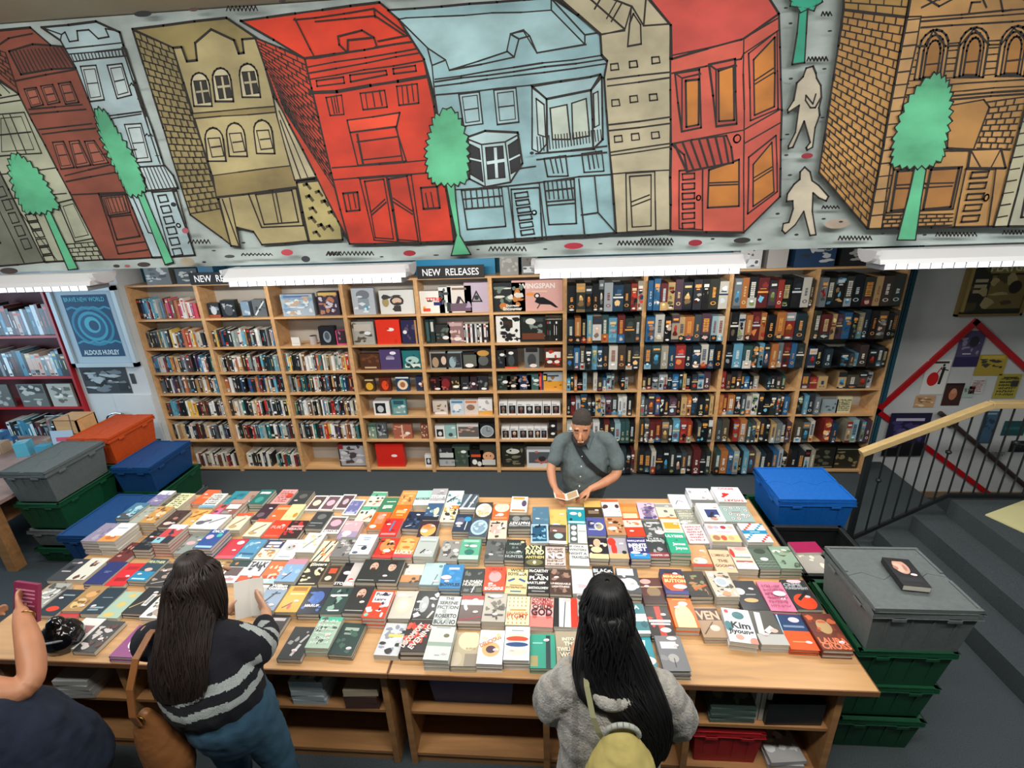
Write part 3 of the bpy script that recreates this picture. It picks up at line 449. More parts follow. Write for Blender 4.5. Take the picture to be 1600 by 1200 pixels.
(0.471, 2.846, 0.06, 0.133, 0.22, 'a8a4ac', 'e.22,.8,.22,.2,d83828;e.3,.45,.15,.3,d83828;r0,0,1,.25,e0b080;e.8,.3,.12,.08,242428', 'grey book with red speech figures'),
(0.607, 2.825, 0.08, 0.133, 0.22, '2c2c6c', 'tJONATHAN,.5,.86,.12,e8e8ec,180;tINFINITE,.5,.62,.2,f0f0f0;tJEST,.55,.42,.24,f0f0f0;r0,0,1,.25,1c84c4;e.3,.28,.25,.06,e8d8e0;r.2,.13,.8,.15,c0e0f0', 'indigo and blue book with giant white title'),
(0.743, 2.85, 0.07, 0.133, 0.22, '34383c', 'tTo Kill a,.5,.92,.1,c8ccd0;tMockingbird,.5,.8,.13,e8e8e8;n3,a0a4a4;r0,0,1,.25,843038;tHARPER LEE,.5,.12,.08,e0c8c8', 'charcoal book with maroon base'),
(0.879, 2.852, 0.11, 0.133, 0.219, '14a07c', 'tULYSSES,.45,.82,.13,e8f4ec;tJames,.55,.42,.16,e8f4ec;tJoyce,.6,.22,.16,e8f4ec;r.45,.6,.55,.63,103c30', 'emerald green book with white title'),
(1.212, 3.465, 0.09, 0.179, 0.22, 'e4e7ec', 'r0,0,1,.25,6c6c6c;n2,a0a0a4;r.2,.5,.8,.54,c0c8d0', 'large white book at the back right'),
(1.41, 3.412, 0.14, 0.209, 0.21, 'f0eef0', 'g;tBINGO,.5,.88,.14,b82430,180;tSWEARY,.55,.1,.14,b82430,180;x.2,.3,.5,.55,.1,d02c24;e.35,.5,.1,.1,d02c24', 'white boxed bingo game'),
(1.203, 3.187, 0.13, 0.159, 0.229, 'eef0f2', 'r.25,.2,.85,.65,2c3c74;x.35,.2,.6,.5,.12,1c1c28;n1,c08a70;e.7,.3,.12,.05,e0e0e8', 'white art book with blue picture'),
(1.391, 3.185, 0.12, 0.21, 0.2, '98b0ac', 'm', 'grey teal book with drawn mugs'),
(1.223, 2.969, 0.11, 0.2, 0.199, 'e4e0e8', 'e.15,.8,.1,.1,d89a98;e.35,.8,.1,.1,b0a8b8;e.6,.8,.1,.1,a82c3c;e.85,.8,.1,.1,d8b8a8;r0,0,1,.38,e8c88c;e.2,.2,.13,.14,a87058;e.45,.2,.1,.14,e85040;e.7,.2,.1,.12,d8a878;r.3,.52,.8,.56,c8a0b0', 'white book with two rows of faces'),
(1.447, 2.975, 0.11, 0.17, 0.209, 'f0f0f2', 'c', 'red and blue chequered book with blue band'),
(1.015, 2.796, 0.05, 0.133, 0.219, 'cc9c6c', 'e.45,.25,.35,.15,e8d8d4;r0,0,1,.12,b83428;n2,e0b888', 'tan book with white speech oval'),
(1.151, 2.733, 0.06, 0.133, 0.22, 'd8bc98', 'tCOMING UP,.5,.75,.12,6c4434;tTHE,.5,.5,.12,6c4434;tGOONIES,.5,.28,.12,6c4434;n1,e8b098', 'buff book with brown capitals'),
(1.287, 2.756, 0.07, 0.133, 0.22, 'd4c8b8', 'r0,.55,1,.68,e0e4e0;r.1,.5,.9,.54,4c7c68;r.1,.3,.9,.36,a83c34;r0,0,1,.25,dcdcd8;e.6,.9,.3,.08,e0a8a0;e.1,.7,.1,.2,d83024', 'striped cream book with red flower'),
(1.424, 2.757, 0.07, 0.131, 0.219, '5c6c60', 'y;e.5,.45,.2,.07,e8e8e4;e.5,.8,.3,.12,3c443c', 'green book with rippling waves'),
(1.56, 2.757, 0.08, 0.135, 0.22, '8ca490', 'n3,4c5c4c;e.5,.7,.35,.12,90a488;e.25,.75,.2,.06,e8f0e8;n2,748870', 'sage green hardback with plant shapes'),
(0.49, 2.511, 0.08, 0.139, 0.22, '4c5054', 'r.05,.7,.8,.98,e8ecf0;e.55,.35,.35,.25,c8ccd0;n2,f0f0f0;e.3,.5,.3,.06,e8d0d0', 'black and white bearded writer book'),
(0.633, 2.46, 0.05, 0.139, 0.22, '5a2c28', 'e.55,.45,.3,.2,8c7454;r0,.62,1,.66,c8b07c;r0,0,1,.3,3c2420;e.3,.85,.25,.1,d8a8a0', 'brown red book with gold string'),
(0.776, 2.511, 0.08, 0.14, 0.22, '24204c', 'e.5,.5,.52,.4,f05820;tBENJAMIN,.55,.68,.13,f0e8a0;tBUTTON,.55,.52,.13,f0e8a0;r.2,.8,.8,.92,18142c;e.7,.3,.3,.09,e8d8dc;r0,0,1,.14,34387c', 'purple book with orange flame circle'),
(0.92, 2.519, 0.06, 0.139, 0.22, '3a3026', 'n3,a87c4c;x.3,.25,.9,.45,.12,c85c28;n2,7c8c5c;r0,0,.8,.2,20201e', 'dark floral book with orange brush strokes'),
(1.063, 2.49, 0.09, 0.139, 0.22, 'c4bca8', 'n6,585448;n4,e4dcd0;n2,d8946c;e.5,.55,.3,.2,dce4e8;e.5,.55,.22,.14,b0bcc4', 'cream flower covered book with round badge'),
(0.488, 2.237, 0.05, 0.139, 0.219, '3c7c84', 'r0,.4,1,.65,e0e4e4;r0,0,1,.1,e4e8e8;n2,28606c;tLITA,.5,.88,.14,d0e4e4', 'teal book with white cloud band'),
(0.631, 2.233, 0.04, 0.139, 0.22, '28201e', 'r.4,0,.65,1,b83828;n2,d84c34;r.05,.45,.95,.53,e8e0dc;r.1,.36,.9,.42,e8e0dc;e.65,.2,.22,.08,ecdcd8', 'black book with red figure'),
(0.776, 2.281, 0.06, 0.139, 0.22, 'ee6c18', 'e.5,.3,.38,.48,ecdca0;r.12,0,.88,.35,ecdca0;e.6,.8,.2,.08,f0d8d4;r.2,.93,.8,.96,f0b888', 'orange book with cream palace'),
(0.919, 2.235, 0.04, 0.139, 0.22, 'a88a6c', 'r0,.55,1,.95,4c2820;tVEN,.5,.72,.3,d0b090;x.1,.1,.6,.5,.05,503c2c;e.6,.3,.2,.1,d0c8bc', 'tan book with large dark red lettering'),
(0.488, 2.014, 0.03, 0.14, 0.219, '2490a0', 'e.25,.75,.2,.2,f0f0f0;x.6,.5,.7,.9,.12,f0f0f0;e.7,.3,.3,.12,ecd8d8', 'turquoise book with white masks'),
(0.646, 2.0, 0.06, 0.14, 0.22, '74767a', 'r.15,.62,.75,.82,e4e6ea;e.5,.35,.2,.12,a8a8a4;x.5,.1,.52,.35,.03,2c2c2c;n1,8a8c90;e.65,.92,.2,.06,e8d0d0', 'grey hardback with lone tree'),
(1.211, 2.442, 0.05, 0.15, 0.239, '34363c', 'e.2,.62,.22,.12,e8dcd8;e.5,.32,.28,.07,e0b078;r.4,.5,.8,.53,a0a0a8', 'charcoal book with gold moustache shape'),
(1.373, 2.438, 0.05, 0.149, 0.24, 'd07c9c', 'e.5,.4,.35,.4,c87090;w7;e.65,.55,.25,.09,ece4ec', 'pink hardback with scrolled title'),
(1.526, 2.458, 0.05, 0.149, 0.24, '2c3236', 'e.5,.25,.42,.26,e84820;x.3,.3,.8,.6,.12,1c2026;tCRIME,.4,.82,.12,b0b4b8;tPUNISHMENT,.5,.7,.09,b0b4b8;e.55,.95,.3,.07,ecc8d4', 'black book with red circle and axe'),
(1.067, 2.197, 0.06, 0.149, 0.24, 'e4e8ec', 'e.15,.9,.08,.06,c82c34;e.55,.8,.22,.12,2c6c74;e.1,.45,.15,.15,3c7880;tKim,.55,.5,.2,202428;tJiyoung,.5,.3,.18,202428;e.4,.15,.15,.08,e8a090;e.9,.05,.18,.12,e89080', 'white book with scattered teal petals'),
(1.22, 2.199, 0.05, 0.149, 0.239, 'b8b8b4', 'r0,.3,1,1,55554f;x.2,.3,.4,.95,.22,d8d8d6;x.4,.35,.7,.5,.2,d8d8d6;e.7,.4,.15,.06,e0b8ac', 'grey book with white robed figure'),
(1.373, 2.182, 0.04, 0.149, 0.24, 'e85414', 'r0,.52,1,1,1c3c68;x0,.4,.1,1,.05,b8d4e4;r.2,.2,.9,.23,f09868;e.65,.85,.2,.08,e8ccd8;r.15,.62,.9,.68,7890b0', 'navy and orange hardback at the front right'),
(1.531, 2.173, 0.06, 0.159, 0.25, '6c3428', 'n6,8c4028;e.5,.62,.24,.2,c0a070;tLAURA,.5,.24,.16,f08058;tCROSS,.5,.1,.16,f08058;n2,d06840', 'copper red hardback with scrolled title at the right corner'),
(-1.212, 3.465, 0.05, 0.132, 0.219, 'c88c4c', 'n4,e8b878;n2,8c5c30;r.1,.7,.9,.85,e0a868', 'amber book with crumpled face at the back edge'),
(-1.348, 3.366, 0.04, 0.128, 0.219, '3c7c5c', 'r.2,.3,.8,.5,b8d0b8;r.3,.7,.9,.75,d8e0d8', 'mid green book behind the red figure book'),
(-1.077, 3.465, 0.05, 0.131, 0.22, 'a0d0c4', 'r0,0,1,.4,d8e0dc;tRECORDER,.5,.42,.16,26302e', 'mint book with dark lettering'),
(-0.941, 3.465, 0.07, 0.132, 0.219, 'a8a8ac', 'n3,909094;tSTORM,.5,.45,.22,eceef0;r0,0,1,.15,e0e2e4', 'grey book with white brush lettering'),
(-0.806, 3.465, 0.05, 0.133, 0.219, 'd4dce0', 'n4,2c7c88;x.1,.2,.7,.7,.12,30484c;n1,e8ecec', 'white book with teal strokes'),
(-0.67, 3.397, 0.06, 0.13, 0.22, '4c5c68', 'x.1,0,.5,1,.14,b0bcc4;x.5,0,.9,.9,.1,c8d0d4;x.3,0,.7,1,.06,2c343c;r0,0,1,.12,d0d4d4', 'steel grey striped book at the back edge'),
(-1.209, 3.242, 0.05, 0.134, 0.219, 'e86c1c', 'r.2,.5,.8,.7,f0b070;r.3,.35,.7,.42,f0b070', 'plain orange book with pale title'),
(-0.937, 3.242, 0.07, 0.127, 0.219, '34587c', 'n3,d0d8a0;n3,7ca0b8;e.7,.5,.15,.25,d8dcb0;r0,0,1,.2,1c2430', 'blue and cream patterned book'),
(-0.809, 3.242, 0.05, 0.123, 0.219, 'd8d4c0', 'n5,38342c;r.5,.8,1,1,e87838;n3,e0b040;n2,f0f0e8', 'cream book with yellow and black shapes'),
(-1.213, 3.019, 0.08, 0.138, 0.219, 'd02c28', 'n3,982020;x.5,.3,.55,.85,.1,6078a0;r.1,.08,.9,.18,e88888', 'red book with blue striding figure'),
(-1.072, 3.14, 0.06, 0.132, 0.22, '1c2c48', 'n4,405878;n3,101828;x.2,.1,.5,.2,.05,e0e0e0', 'midnight blue book beside the red figure book'),
(-0.929, 3.019, 0.06, 0.14, 0.22, '382430', 'e.5,.5,.42,.34,e8a858;e.5,.65,.3,.14,d08850;e.3,.45,.2,.09,f0dcd0;n1,c87840', 'dark book with peach orange dome'),
(-0.675, 3.101, 0.07, 0.133, 0.22, '20344c', 'n3,384c64;e.35,.6,.25,.2,58607c;e.75,.7,.2,.14,2c90c0;x.7,.1,.75,.55,.05,d8d8d0;e.3,.45,.22,.08,e0c8d0', 'dark blue book with bright blue spot'),
(-0.534, 3.281, 0.06, 0.134, 0.22, '3c3a34', 'e.5,.5,.48,.42,e8e4d8;e.5,.5,.36,.32,c4c0b4;n3,d8b878;e.3,.6,.2,.09,f0f0f0', 'black book with ornate cream circle'),
(-0.538, 3.033, 0.08, 0.133, 0.219, '3c4c5c', 'e.5,.5,.48,.42,a8c4d4;e.5,.5,.36,.32,7c98ac;n3,b8d0dc', 'slate book with ornate pale blue circle'),
(-0.397, 3.27, 0.05, 0.134, 0.22, 'e8642c', 'e.55,.8,.45,.3,e0e0b8;e.5,.35,.2,.09,f0e0d8;r.1,.1,.9,.2,f09060', 'orange book with cream scalloped top'),
(-0.398, 3.037, 0.06, 0.138, 0.219, 'd8c8b4', 'n6,3c3430;e.4,.5,.3,.25,d0a89c;n2,e8e0d4', 'cream book with dense black ornament'),
(-1.181, 2.796, 0.07, 0.14, 0.219, 'c43424', 'e.5,.6,.38,.3,c88850;n4,342420;n2,e8a048;e.6,.35,.2,.08,f0f0e8;r0,0,1,.14,d8443c', 'red book with tiger oval'),
(-1.034, 2.796, 0.08, 0.14, 0.219, 'e89048', 'e.5,.6,.38,.34,e8b068;r.15,.72,.42,.78,c05c20;r.58,.72,.85,.78,c05c20;e.5,.48,.2,.06,d87820;r0,0,1,.14,d84c5c;tLUCKY,.5,.25,.18,f4f0e8', 'orange face book with white title'),
(-0.885, 2.796, 0.09, 0.14, 0.219, 'b0b8b4', 'r.1,.8,.9,.86,e0e4e0;r.1,.7,.9,.75,909c98;x.3,.15,.5,.35,.08,202424;x.45,.2,.7,.3,.05,303434;e.7,.2,.2,.07,e8dcdc', 'grey book with small black bird'),
(-0.719, 2.8, 0.05, 0.14, 0.22, '8c8c88', 'n6,4c4a48;n5,b8b8b4;e.8,.5,.15,.08,e8e8e4', 'grey book crowded with faces'),
(-0.576, 2.81, 0.06, 0.14, 0.219, '58a888', 'e.5,.65,.3,.15,3c9070;e.5,.35,.25,.14,1c6c60;r.1,.85,.9,.95,9cd0b8;e.65,.65,.2,.07,ece4e8;r0,0,1,.2,b0d4c0', 'sea green book with mirrored heads'),
(0.205, 2.54, 0.04, 0.139, 0.22, 'dce2e6', 'e.4,.3,.28,.08,e8b8bc;r.3,.7,.8,.72,a8b0b8;n1,e8eaee', 'plain pale blue white book beside the brown one'),
(0.347, 2.573, 0.04, 0.139, 0.22, '282c30', 'n4,a8acb0;tBLACK,.5,.8,.16,e0e0e0;n2,1c1c20', 'black and white book behind the black haired woman'),
(0.228, 2.314, 0.04, 0.139, 0.22, 'b8b4ac', 'n4,4c4844;r0,0,1,.2,d84c3c', 'grey book hidden beside the black haired woman'),
]
MURAL = [
['p','6e7466',[-3428,3560,-3419,3507,-3329,2909,-3723,2889],11],
['l','221a16',[-3419,3507,-3329,2909],8],
['l','221a16',[-3522,3346,-3476,2905],8],
['l','221a16',[-3609,3149,-3590,3038,-3657,3040],8],
['o','221a16',[-3478,3372,-3427,3377,-3421,3322,-3474,3314],8],
['o','221a16',[-3469,3295,-3417,3300,-3412,3244,-3465,3235],8],
['o','221a16',[-3459,3217,-3408,3222,-3402,3164,-3455,3156],8],
['o','221a16',[-3450,3137,-3398,3142,-3392,3083,-3446,3075],8],
['o','221a16',[-3441,3055,-3388,3061,-3382,3001,-3436,2992],8],
['p','a9ae98',[-3248,3969,-3223,3955,-3108,3871,-2900,2912,-3329,2909,-3419,3507,-3428,3560],11],
['p','c08a3a',[-3274,3910,-3247,3902,-3222,3870,-3295,3862],7],
['l','221a16',[-3300,3850,-3093,3870],8],
['l','221a16',[-3311,3825,-3098,3840],8],
['l','221a16',[-3223,3955,-3165,3880],8],
['l','221a16',[-3413,3446,-3012,3470],8],
['l','221a16',[-3435,3301,-3014,3321],8],
['l','221a16',[-3375,3228,-3234,2914],8],
['o','221a16',[-3303,3772,-3113,3776,-3090,3553,-3393,3548],8],
['o','221a16',[-3277,3751,-3141,3755,-3131,3576,-3349,3572],5],
['l','221a16',[-3257,3773,-3248,3553],8],
['l','221a16',[-3210,3774,-3191,3557],8],
['l','221a16',[-3359,3662,-3113,3671],8],
['o','221a16',[-3344,3205,-3276,3210,-3271,3170,-3339,3165],8],
['o','221a16',[-3339,3155,-3271,3160,-3266,3119,-3335,3114],8],
['o','221a16',[-3335,3104,-3267,3109,-3262,3068,-3330,3062],8],
['o','221a16',[-3331,3052,-3262,3057,-3257,3015,-3326,3010],8],
['o','221a16',[-3327,3000,-3258,3005,-3253,2963,-3322,2957],8],
['o','221a16',[-3323,2947,-3253,2952,-3248,2910,-3318,2904],8],
['o','221a16',[-3090,3268,-2987,3285,-2927,3047,-3066,3029],8],
['o','221a16',[-3066,3246,-2991,3260,-2955,3070,-3056,3055],5],
['b',4,4,[-3128,3016,-2935,3025,-2908,2912,-3126,2911],7],
['p','864838',[-3152,4185,-2903,4189,-2698,3983,-2553,2917,-2900,2912,-3108,3871,-3218,3967,-3243,3980],11],
['p','6e3a30',[-3078,4084,-2920,4110,-2815,4099,-2738,4089,-2698,3983,-2852,3984,-3052,3968],11],
['l','221a16',[-3056,4083,-3035,3972],7],
['l','221a16',[-3033,4083,-3009,3973],7],
['l','221a16',[-3009,4084,-2985,3975],7],
['l','221a16',[-2986,4084,-2959,3976],7],
['l','221a16',[-2962,4085,-2935,3977],7],
['l','221a16',[-2939,4085,-2909,3978],7],
['l','221a16',[-2915,4085,-2885,3979],7],
['l','221a16',[-2893,4086,-2859,3980],7],
['l','221a16',[-2870,4086,-2835,3981],7],
['l','221a16',[-2846,4085,-2810,3982],7],
['l','221a16',[-2822,4087,-2786,3983],7],
['l','221a16',[-2800,4087,-2760,3985],7],
['l','221a16',[-2777,4088,-2736,3986],7],
['l','221a16',[-2753,4087,-2711,3987],7],
['b',6,2,[-3160,4100,-3102,4079,-3103,3901,-3203,4002],7],
['l','221a16',[-3158,4105,-3052,4146,-2900,4160],8],
['l','221a16',[-3102,3937,-2693,3976],8],
['l','221a16',[-3073,3789,-2728,3798],8],
['l','221a16',[-3075,3764,-2715,3773],8],
['l','221a16',[-3055,3681,-2704,3697],8],
['l','221a16',[-3042,3655,-2690,3671],8],
['l','221a16',[-2983,3422,-2643,3475],8],
['l','221a16',[-2988,3388,-2636,3429],8],
['l','221a16',[-2977,3312,-2619,3313],8],
['l','221a16',[-3102,4079,-3105,3877],8],
['p','9c5a48',[-3060,3893,-2983,3898,-2973,3809,-3054,3798],8],
['o','221a16',[-3048,3884,-2991,3889,-2987,3817,-3045,3809],5],
['l','221a16',[-3046,3846,-2989,3853],7],
['p','9c5a48',[-2951,3903,-2874,3908,-2864,3817,-2943,3808],8],
['o','221a16',[-2938,3894,-2882,3899,-2877,3826,-2935,3819],5],
['l','221a16',[-2936,3857,-2880,3862],7],
['p','9c5a48',[-2836,3910,-2760,3915,-2746,3811,-2831,3805],8],
['o','221a16',[-2822,3900,-2767,3904,-2760,3821,-2822,3816],5],
['l','221a16',[-2823,3859,-2764,3863],7],
['p','9c5a48',[-2991,3608,-2920,3610,-2904,3466,-2993,3460],8],
['o','221a16',[-2978,3593,-2927,3596,-2919,3480,-2983,3476],5],
['l','221a16',[-2980,3535,-2922,3538],7],
['p','9c5a48',[-2882,3608,-2819,3611,-2791,3475,-2888,3465],8],
['o','221a16',[-2870,3595,-2824,3597,-2808,3489,-2878,3481],5],
['l','221a16',[-2874,3538,-2816,3543],7],
['p','9c5a48',[-2783,3604,-2721,3606,-2671,3483,-2776,3474],8],
['o','221a16',[-2769,3592,-2724,3594,-2692,3496,-2767,3488],5],
['l','221a16',[-2768,3540,-2707,3545],7],
['o','221a16',[-2796,3306,-2605,3310,-2545,2969,-2789,2946],8],
['p','9c5a48',[-2784,3294,-2624,3299,-2623,3195,-2775,3182],8],
['o','221a16',[-2759,3284,-2643,3288,-2647,3204,-2756,3194],5],
['l','221a16',[-2771,3284,-2768,3193],7],
['l','221a16',[-2745,3286,-2741,3195],7],
['l','221a16',[-2719,3288,-2715,3197],7],
['l','221a16',[-2693,3289,-2689,3199],7],
['l','221a16',[-2667,3291,-2663,3201],7],
['l','221a16',[-2642,3293,-2637,3202],7],
['o','221a16',[-2770,3172,-2623,3181,-2605,3051,-2768,3034],8],
['l','221a16',[-2788,2998,-2537,3020],8],
['p','a8c0c6',[-2832,4185,-2499,4194,-2377,4137,-2376,4075,-2267,2924,-2561,2917,-2698,3983,-2742,4118],11],
['l','221a16',[-2832,4185,-2724,4145],8],
['l','221a16',[-2724,4145,-2742,4118],8],
['l','221a16',[-2724,4145,-2699,4155,-2690,4109,-2636,4112,-2626,4157,-2554,4158,-2513,4114,-2447,4119,-2455,4158,-2389,4144],8],
['l','221a16',[-2728,4077,-2379,4087],8],
['l','221a16',[-2717,4050,-2377,4058],8],
['l','221a16',[-2709,4012,-2374,4024],8],
['l','221a16',[-2386,4065,-2340,3463],8],
['l','221a16',[-2367,4058,-2352,3719],8],
['l','221a16',[-2670,3708,-2377,3732],8],
['l','221a16',[-2671,3727,-2373,3744],8],
['l','221a16',[-2368,3901,-2343,3476],8],
['l','221a16',[-2703,4047,-2699,4018],7],
['l','221a16',[-2683,4047,-2678,4019],7],
['l','221a16',[-2661,4047,-2658,4019],7],
['l','221a16',[-2640,4048,-2637,4020],7],
['l','221a16',[-2620,4048,-2617,4020],7],
['l','221a16',[-2598,4048,-2596,4022],7],
['l','221a16',[-2578,4048,-2576,4022],7],
['l','221a16',[-2557,4048,-2555,4023],7],
['l','221a16',[-2535,4050,-2534,4023],7],
['l','221a16',[-2515,4050,-2514,4024],7],
['l','221a16',[-2495,4050,-2493,4024],7],
['l','221a16',[-2473,4050,-2473,4026],7],
['l','221a16',[-2453,4050,-2453,4026],7],
['l','221a16',[-2433,4051,-2432,4027],7],
['l','221a16',[-2411,4051,-2412,4027],7],
['l','221a16',[-2391,4051,-2391,4028],7],
['p','bccdd0',[-2667,3987,-2571,3988,-2580,3815,-2671,3810],8],
['o','221a16',[-2653,3970,-2583,3971,-2595,3833,-2661,3828],5],
['l','221a16',[-2656,3900,-2588,3902],7],
['p','bccdd0',[-2503,3984,-2412,3988,-2405,3831,-2498,3817],8],
['o','221a16',[-2488,3968,-2421,3972,-2420,3846,-2487,3835],5],
['l','221a16',[-2487,3902,-2422,3910],7],
['p','bccdd0',[-2498,3682,-2393,3683,-2389,3478,-2489,3476],8],
['o','221a16',[-2480,3662,-2403,3664,-2406,3500,-2479,3498],5],
['l','221a16',[-2480,3581,-2405,3583],7],
['l','221a16',[-2694,3530,-2466,3547],8],
['p','b4c8cc',[-2497,3450,-2313,3452,-2276,3395,-2265,3324,-2478,3315,-2462,3388],11],
['l','221a16',[-2476,3445,-2461,3318],7],
['l','221a16',[-2454,3445,-2436,3320],7],
['l','221a16',[-2431,3446,-2412,3320],7],
['l','221a16',[-2409,3446,-2387,3322],7],
['l','221a16',[-2387,3448,-2361,3324],7],
['l','221a16',[-2366,3448,-2336,3326],7],
['l','221a16',[-2342,3449,-2313,3326],7],
['l','221a16',[-2321,3449,-2287,3328],7],
['o','221a16',[-2441,3306,-2277,3311,-2267,2924,-2429,2921],8],
['o','221a16',[-2409,3285,-2353,3289,-2349,3251,-2405,3245],8],
['o','221a16',[-2409,3222,-2352,3227,-2348,3188,-2405,3182],8],
['o','221a16',[-2409,3159,-2352,3165,-2348,3125,-2405,3118],8],
['o','221a16',[-2409,3095,-2351,3101,-2347,3060,-2405,3054],8],
['o','221a16',[-2409,3031,-2351,3036,-2347,2995,-2405,2988],8],
['o','221a16',[-2408,2965,-2350,2970,-2346,2929,-2405,2922],8],
['e','bccdd0',[-2324,3107,12,11],7],
['l','221a16',[-2577,3298,-2538,3071,-2463,3054],8],
['p','5cb88c',[-3205,3222,-3156,3223,-3099,2861,-3169,2854],8],
['t','5cb88c',[-3248,3553,-3194,3511,-3142,3442,-3106,3331,-3087,3246,-3216,3215,-3328,3224,-3345,3340,-3329,3463,-3298,3529],8],
['p','5cb88c',[-2537,3299,-2492,3308,-2421,2883,-2482,2869],8],
['t','5cb88c',[-2634,3769,-2583,3742,-2550,3640,-2487,3482,-2471,3335,-2531,3296,-2600,3301,-2632,3462,-2663,3619,-2658,3733],8],
['p','948656',[-2290,4144,-1736,4165,-1583,4061,-1598,3964,-2097,3963],11],
['p','94865a',[-2290,4144,-2074,4042,-2046,3705,-2016,3250,-1942,3206,-1999,2974,-2057,3027,-2224,3167],11],
['b',27,6,[-2289,4138,-2074,4042,-1942,3206,-2222,3174],7],
['l','221a16',[-2074,4042,-2016,3250,-1999,2974],8],
['p','a89c70',[-2074,4042,-2024,4043,-2013,3974,-1951,3976,-1939,4058,-1831,4115,-1714,4059,-1702,3995,-1671,3997,-1666,4060,-1583,4061,-1552,3918,-1546,3682,-1508,3325,-1489,2988,-1794,2975,-1831,3055,-1933,3083,-1938,2965,-1999,2974,-2008,3250,-2046,3705],11],
['p','8c7c50',[-2050,3717,-1550,3730,-1549,3700,-2050,3690],7],
['p','8c7c50',[-2012,3384,-1505,3419,-1499,3298,-2022,3257],7],
['l','221a16',[-1831,4115,-1936,4058],8],
['l','221a16',[-1583,4061,-1541,3706],8],
['l','221a16',[-2020,3264,-1506,3301],8],
['l','221a16',[-1986,3249,-1945,2968],8],
['l','221a16',[-1938,3254,-1938,2965],8],
['p','c8c0a0',[-2030,3753,-2017,3861,-2009,3883,-1996,3901,-1976,3912,-1955,3916,-1935,3910,-1920,3898,-1911,3878,-1909,3856,-1921,3748],10],
['p','26241e',[-1997,3877,-1925,3877,-1925,3770,-2001,3766],7],
['l','b8b090',[-1994,3823,-1927,3826],10],
['l','b8b090',[-1959,3869,-1965,3768],10],
['p','c8c0a0',[-1895,3771,-1884,3878,-1877,3900,-1863,3918,-1844,3929,-1823,3932,-1804,3927,-1788,3914,-1779,3895,-1777,3873,-1787,3766],10],
['p','26241e',[-1864,3894,-1793,3894,-1791,3787,-1866,3784],7],
['l','b8b090',[-1860,3841,-1794,3843],10],
['l','b8b090',[-1826,3886,-1831,3786],10],
['p','c8c0a0',[-1730,3784,-1721,3891,-1714,3913,-1702,3931,-1682,3941,-1662,3945,-1642,3939,-1627,3927,-1617,3908,-1615,3886,-1623,3779],10],
['p','26241e',[-1702,3906,-1632,3906,-1627,3801,-1702,3797],7],
['l','b8b090',[-1697,3854,-1632,3856],10],
['l','b8b090',[-1664,3899,-1667,3799],10],
['p','b4a880',[-2022,3463,-2008,3580,-2000,3603,-1986,3623,-1965,3634,-1944,3638,-1923,3632,-1908,3619,-1898,3599,-1897,3575,-1909,3459],10],
['p','b4a880',[-1990,3584,-1916,3584,-1914,3487,-1989,3484],7],
['l','221a16',[-1980,3536,-1916,3540],8],
['p','b4a880',[-1882,3484,-1870,3599,-1863,3622,-1849,3642,-1829,3653,-1808,3657,-1787,3651,-1772,3638,-1762,3618,-1760,3594,-1771,3479],10],
['p','b4a880',[-1853,3603,-1780,3604,-1776,3507,-1851,3504],7],
['l','221a16',[-1842,3556,-1778,3560],8],
['p','b4a880',[-1710,3492,-1701,3606,-1694,3630,-1681,3649,-1661,3660,-1640,3664,-1620,3658,-1604,3645,-1594,3625,-1591,3602,-1600,3487],10],
['p','b4a880',[-1684,3611,-1611,3611,-1605,3516,-1679,3512],7],
['l','221a16',[-1672,3564,-1609,3567],8],
['o','221a16',[-1812,3272,-1507,3292,-1503,3080,-1772,3078],8],
['o','221a16',[-1768,3268,-1536,3284,-1529,3102,-1752,3095],8],
['l','221a16',[-1661,3271,-1659,3099],7],
['l','221a16',[-1638,3273,-1636,3101],7],
['p','b0a888',[-1547,3778,-1463,3654,-1274,3362,-1506,3338,-1546,3682],8],
['l','221a16',[-1527,3705,-1423,3348],8],
['l','221a16',[-1536,3766,-1334,3351],8],
['l','221a16',[-1540,3778,-1304,3357],8],
['l','221a16',[-1530,3657,-1468,3343],8],
['p','a89c68',[-1497,3325,-1263,3335,-1267,2988,-1482,2986],11],
['l','4a4024',[-1455,3310,-1436,3314,-1420,3290],17],
['l','4a4024',[-1388,3267,-1370,3272,-1353,3247],17],
['l','4a4024',[-1318,3291,-1299,3296,-1283,3272],17],
['l','4a4024',[-1452,3243,-1434,3248,-1417,3223],17],
['l','4a4024',[-1361,3213,-1342,3217,-1326,3192],17],
['l','4a4024',[-1443,3175,-1424,3180,-1407,3154],17],
['l','4a4024',[-1327,3150,-1308,3155,-1291,3130],17],
['l','4a4024',[-1460,3120,-1441,3125,-1424,3100],17],
['l','4a4024',[-1407,3077,-1388,3082,-1371,3056],17],
['l','4a4024',[-1356,3068,-1337,3073,-1320,3047],17],
['l','4a4024',[-1445,3036,-1426,3041,-1409,3015],17],
['l','4a4024',[-1299,3224,-1281,3229,-1264,3204],17],
['p','d0381c',[-1653,4143,-875,4181,-641,3993,-1325,3950],11],
['p','b83a20',[-1589,4062,-1325,3950,-1273,3369,-1224,2963,-1528,3764],11],
['b',21,5,[-1589,4062,-1325,3950,-1258,3265,-1494,3704],7],
['p','c4341a',[-1325,3950,-647,3999,-635,3939,-663,3910,-626,3683,-571,2958,-1224,2963,-1273,3369],11],
['l','221a16',[-1353,4130,-1233,4132,-907,4154,-734,4026,-904,4008],8],
['l','221a16',[-907,4154,-906,4116],8],
['l','221a16',[-1346,4135,-1286,3989,-1266,3947],8],
['l','221a16',[-1236,4115,-905,4122,-757,4027],8],
['l','221a16',[-651,4000,-924,3982],8],
['l','221a16',[-1122,4042,-986,4062,-925,4026,-913,3981],8],
['l','221a16',[-1122,4042,-1121,4003,-1080,3964,-1266,3947],8],
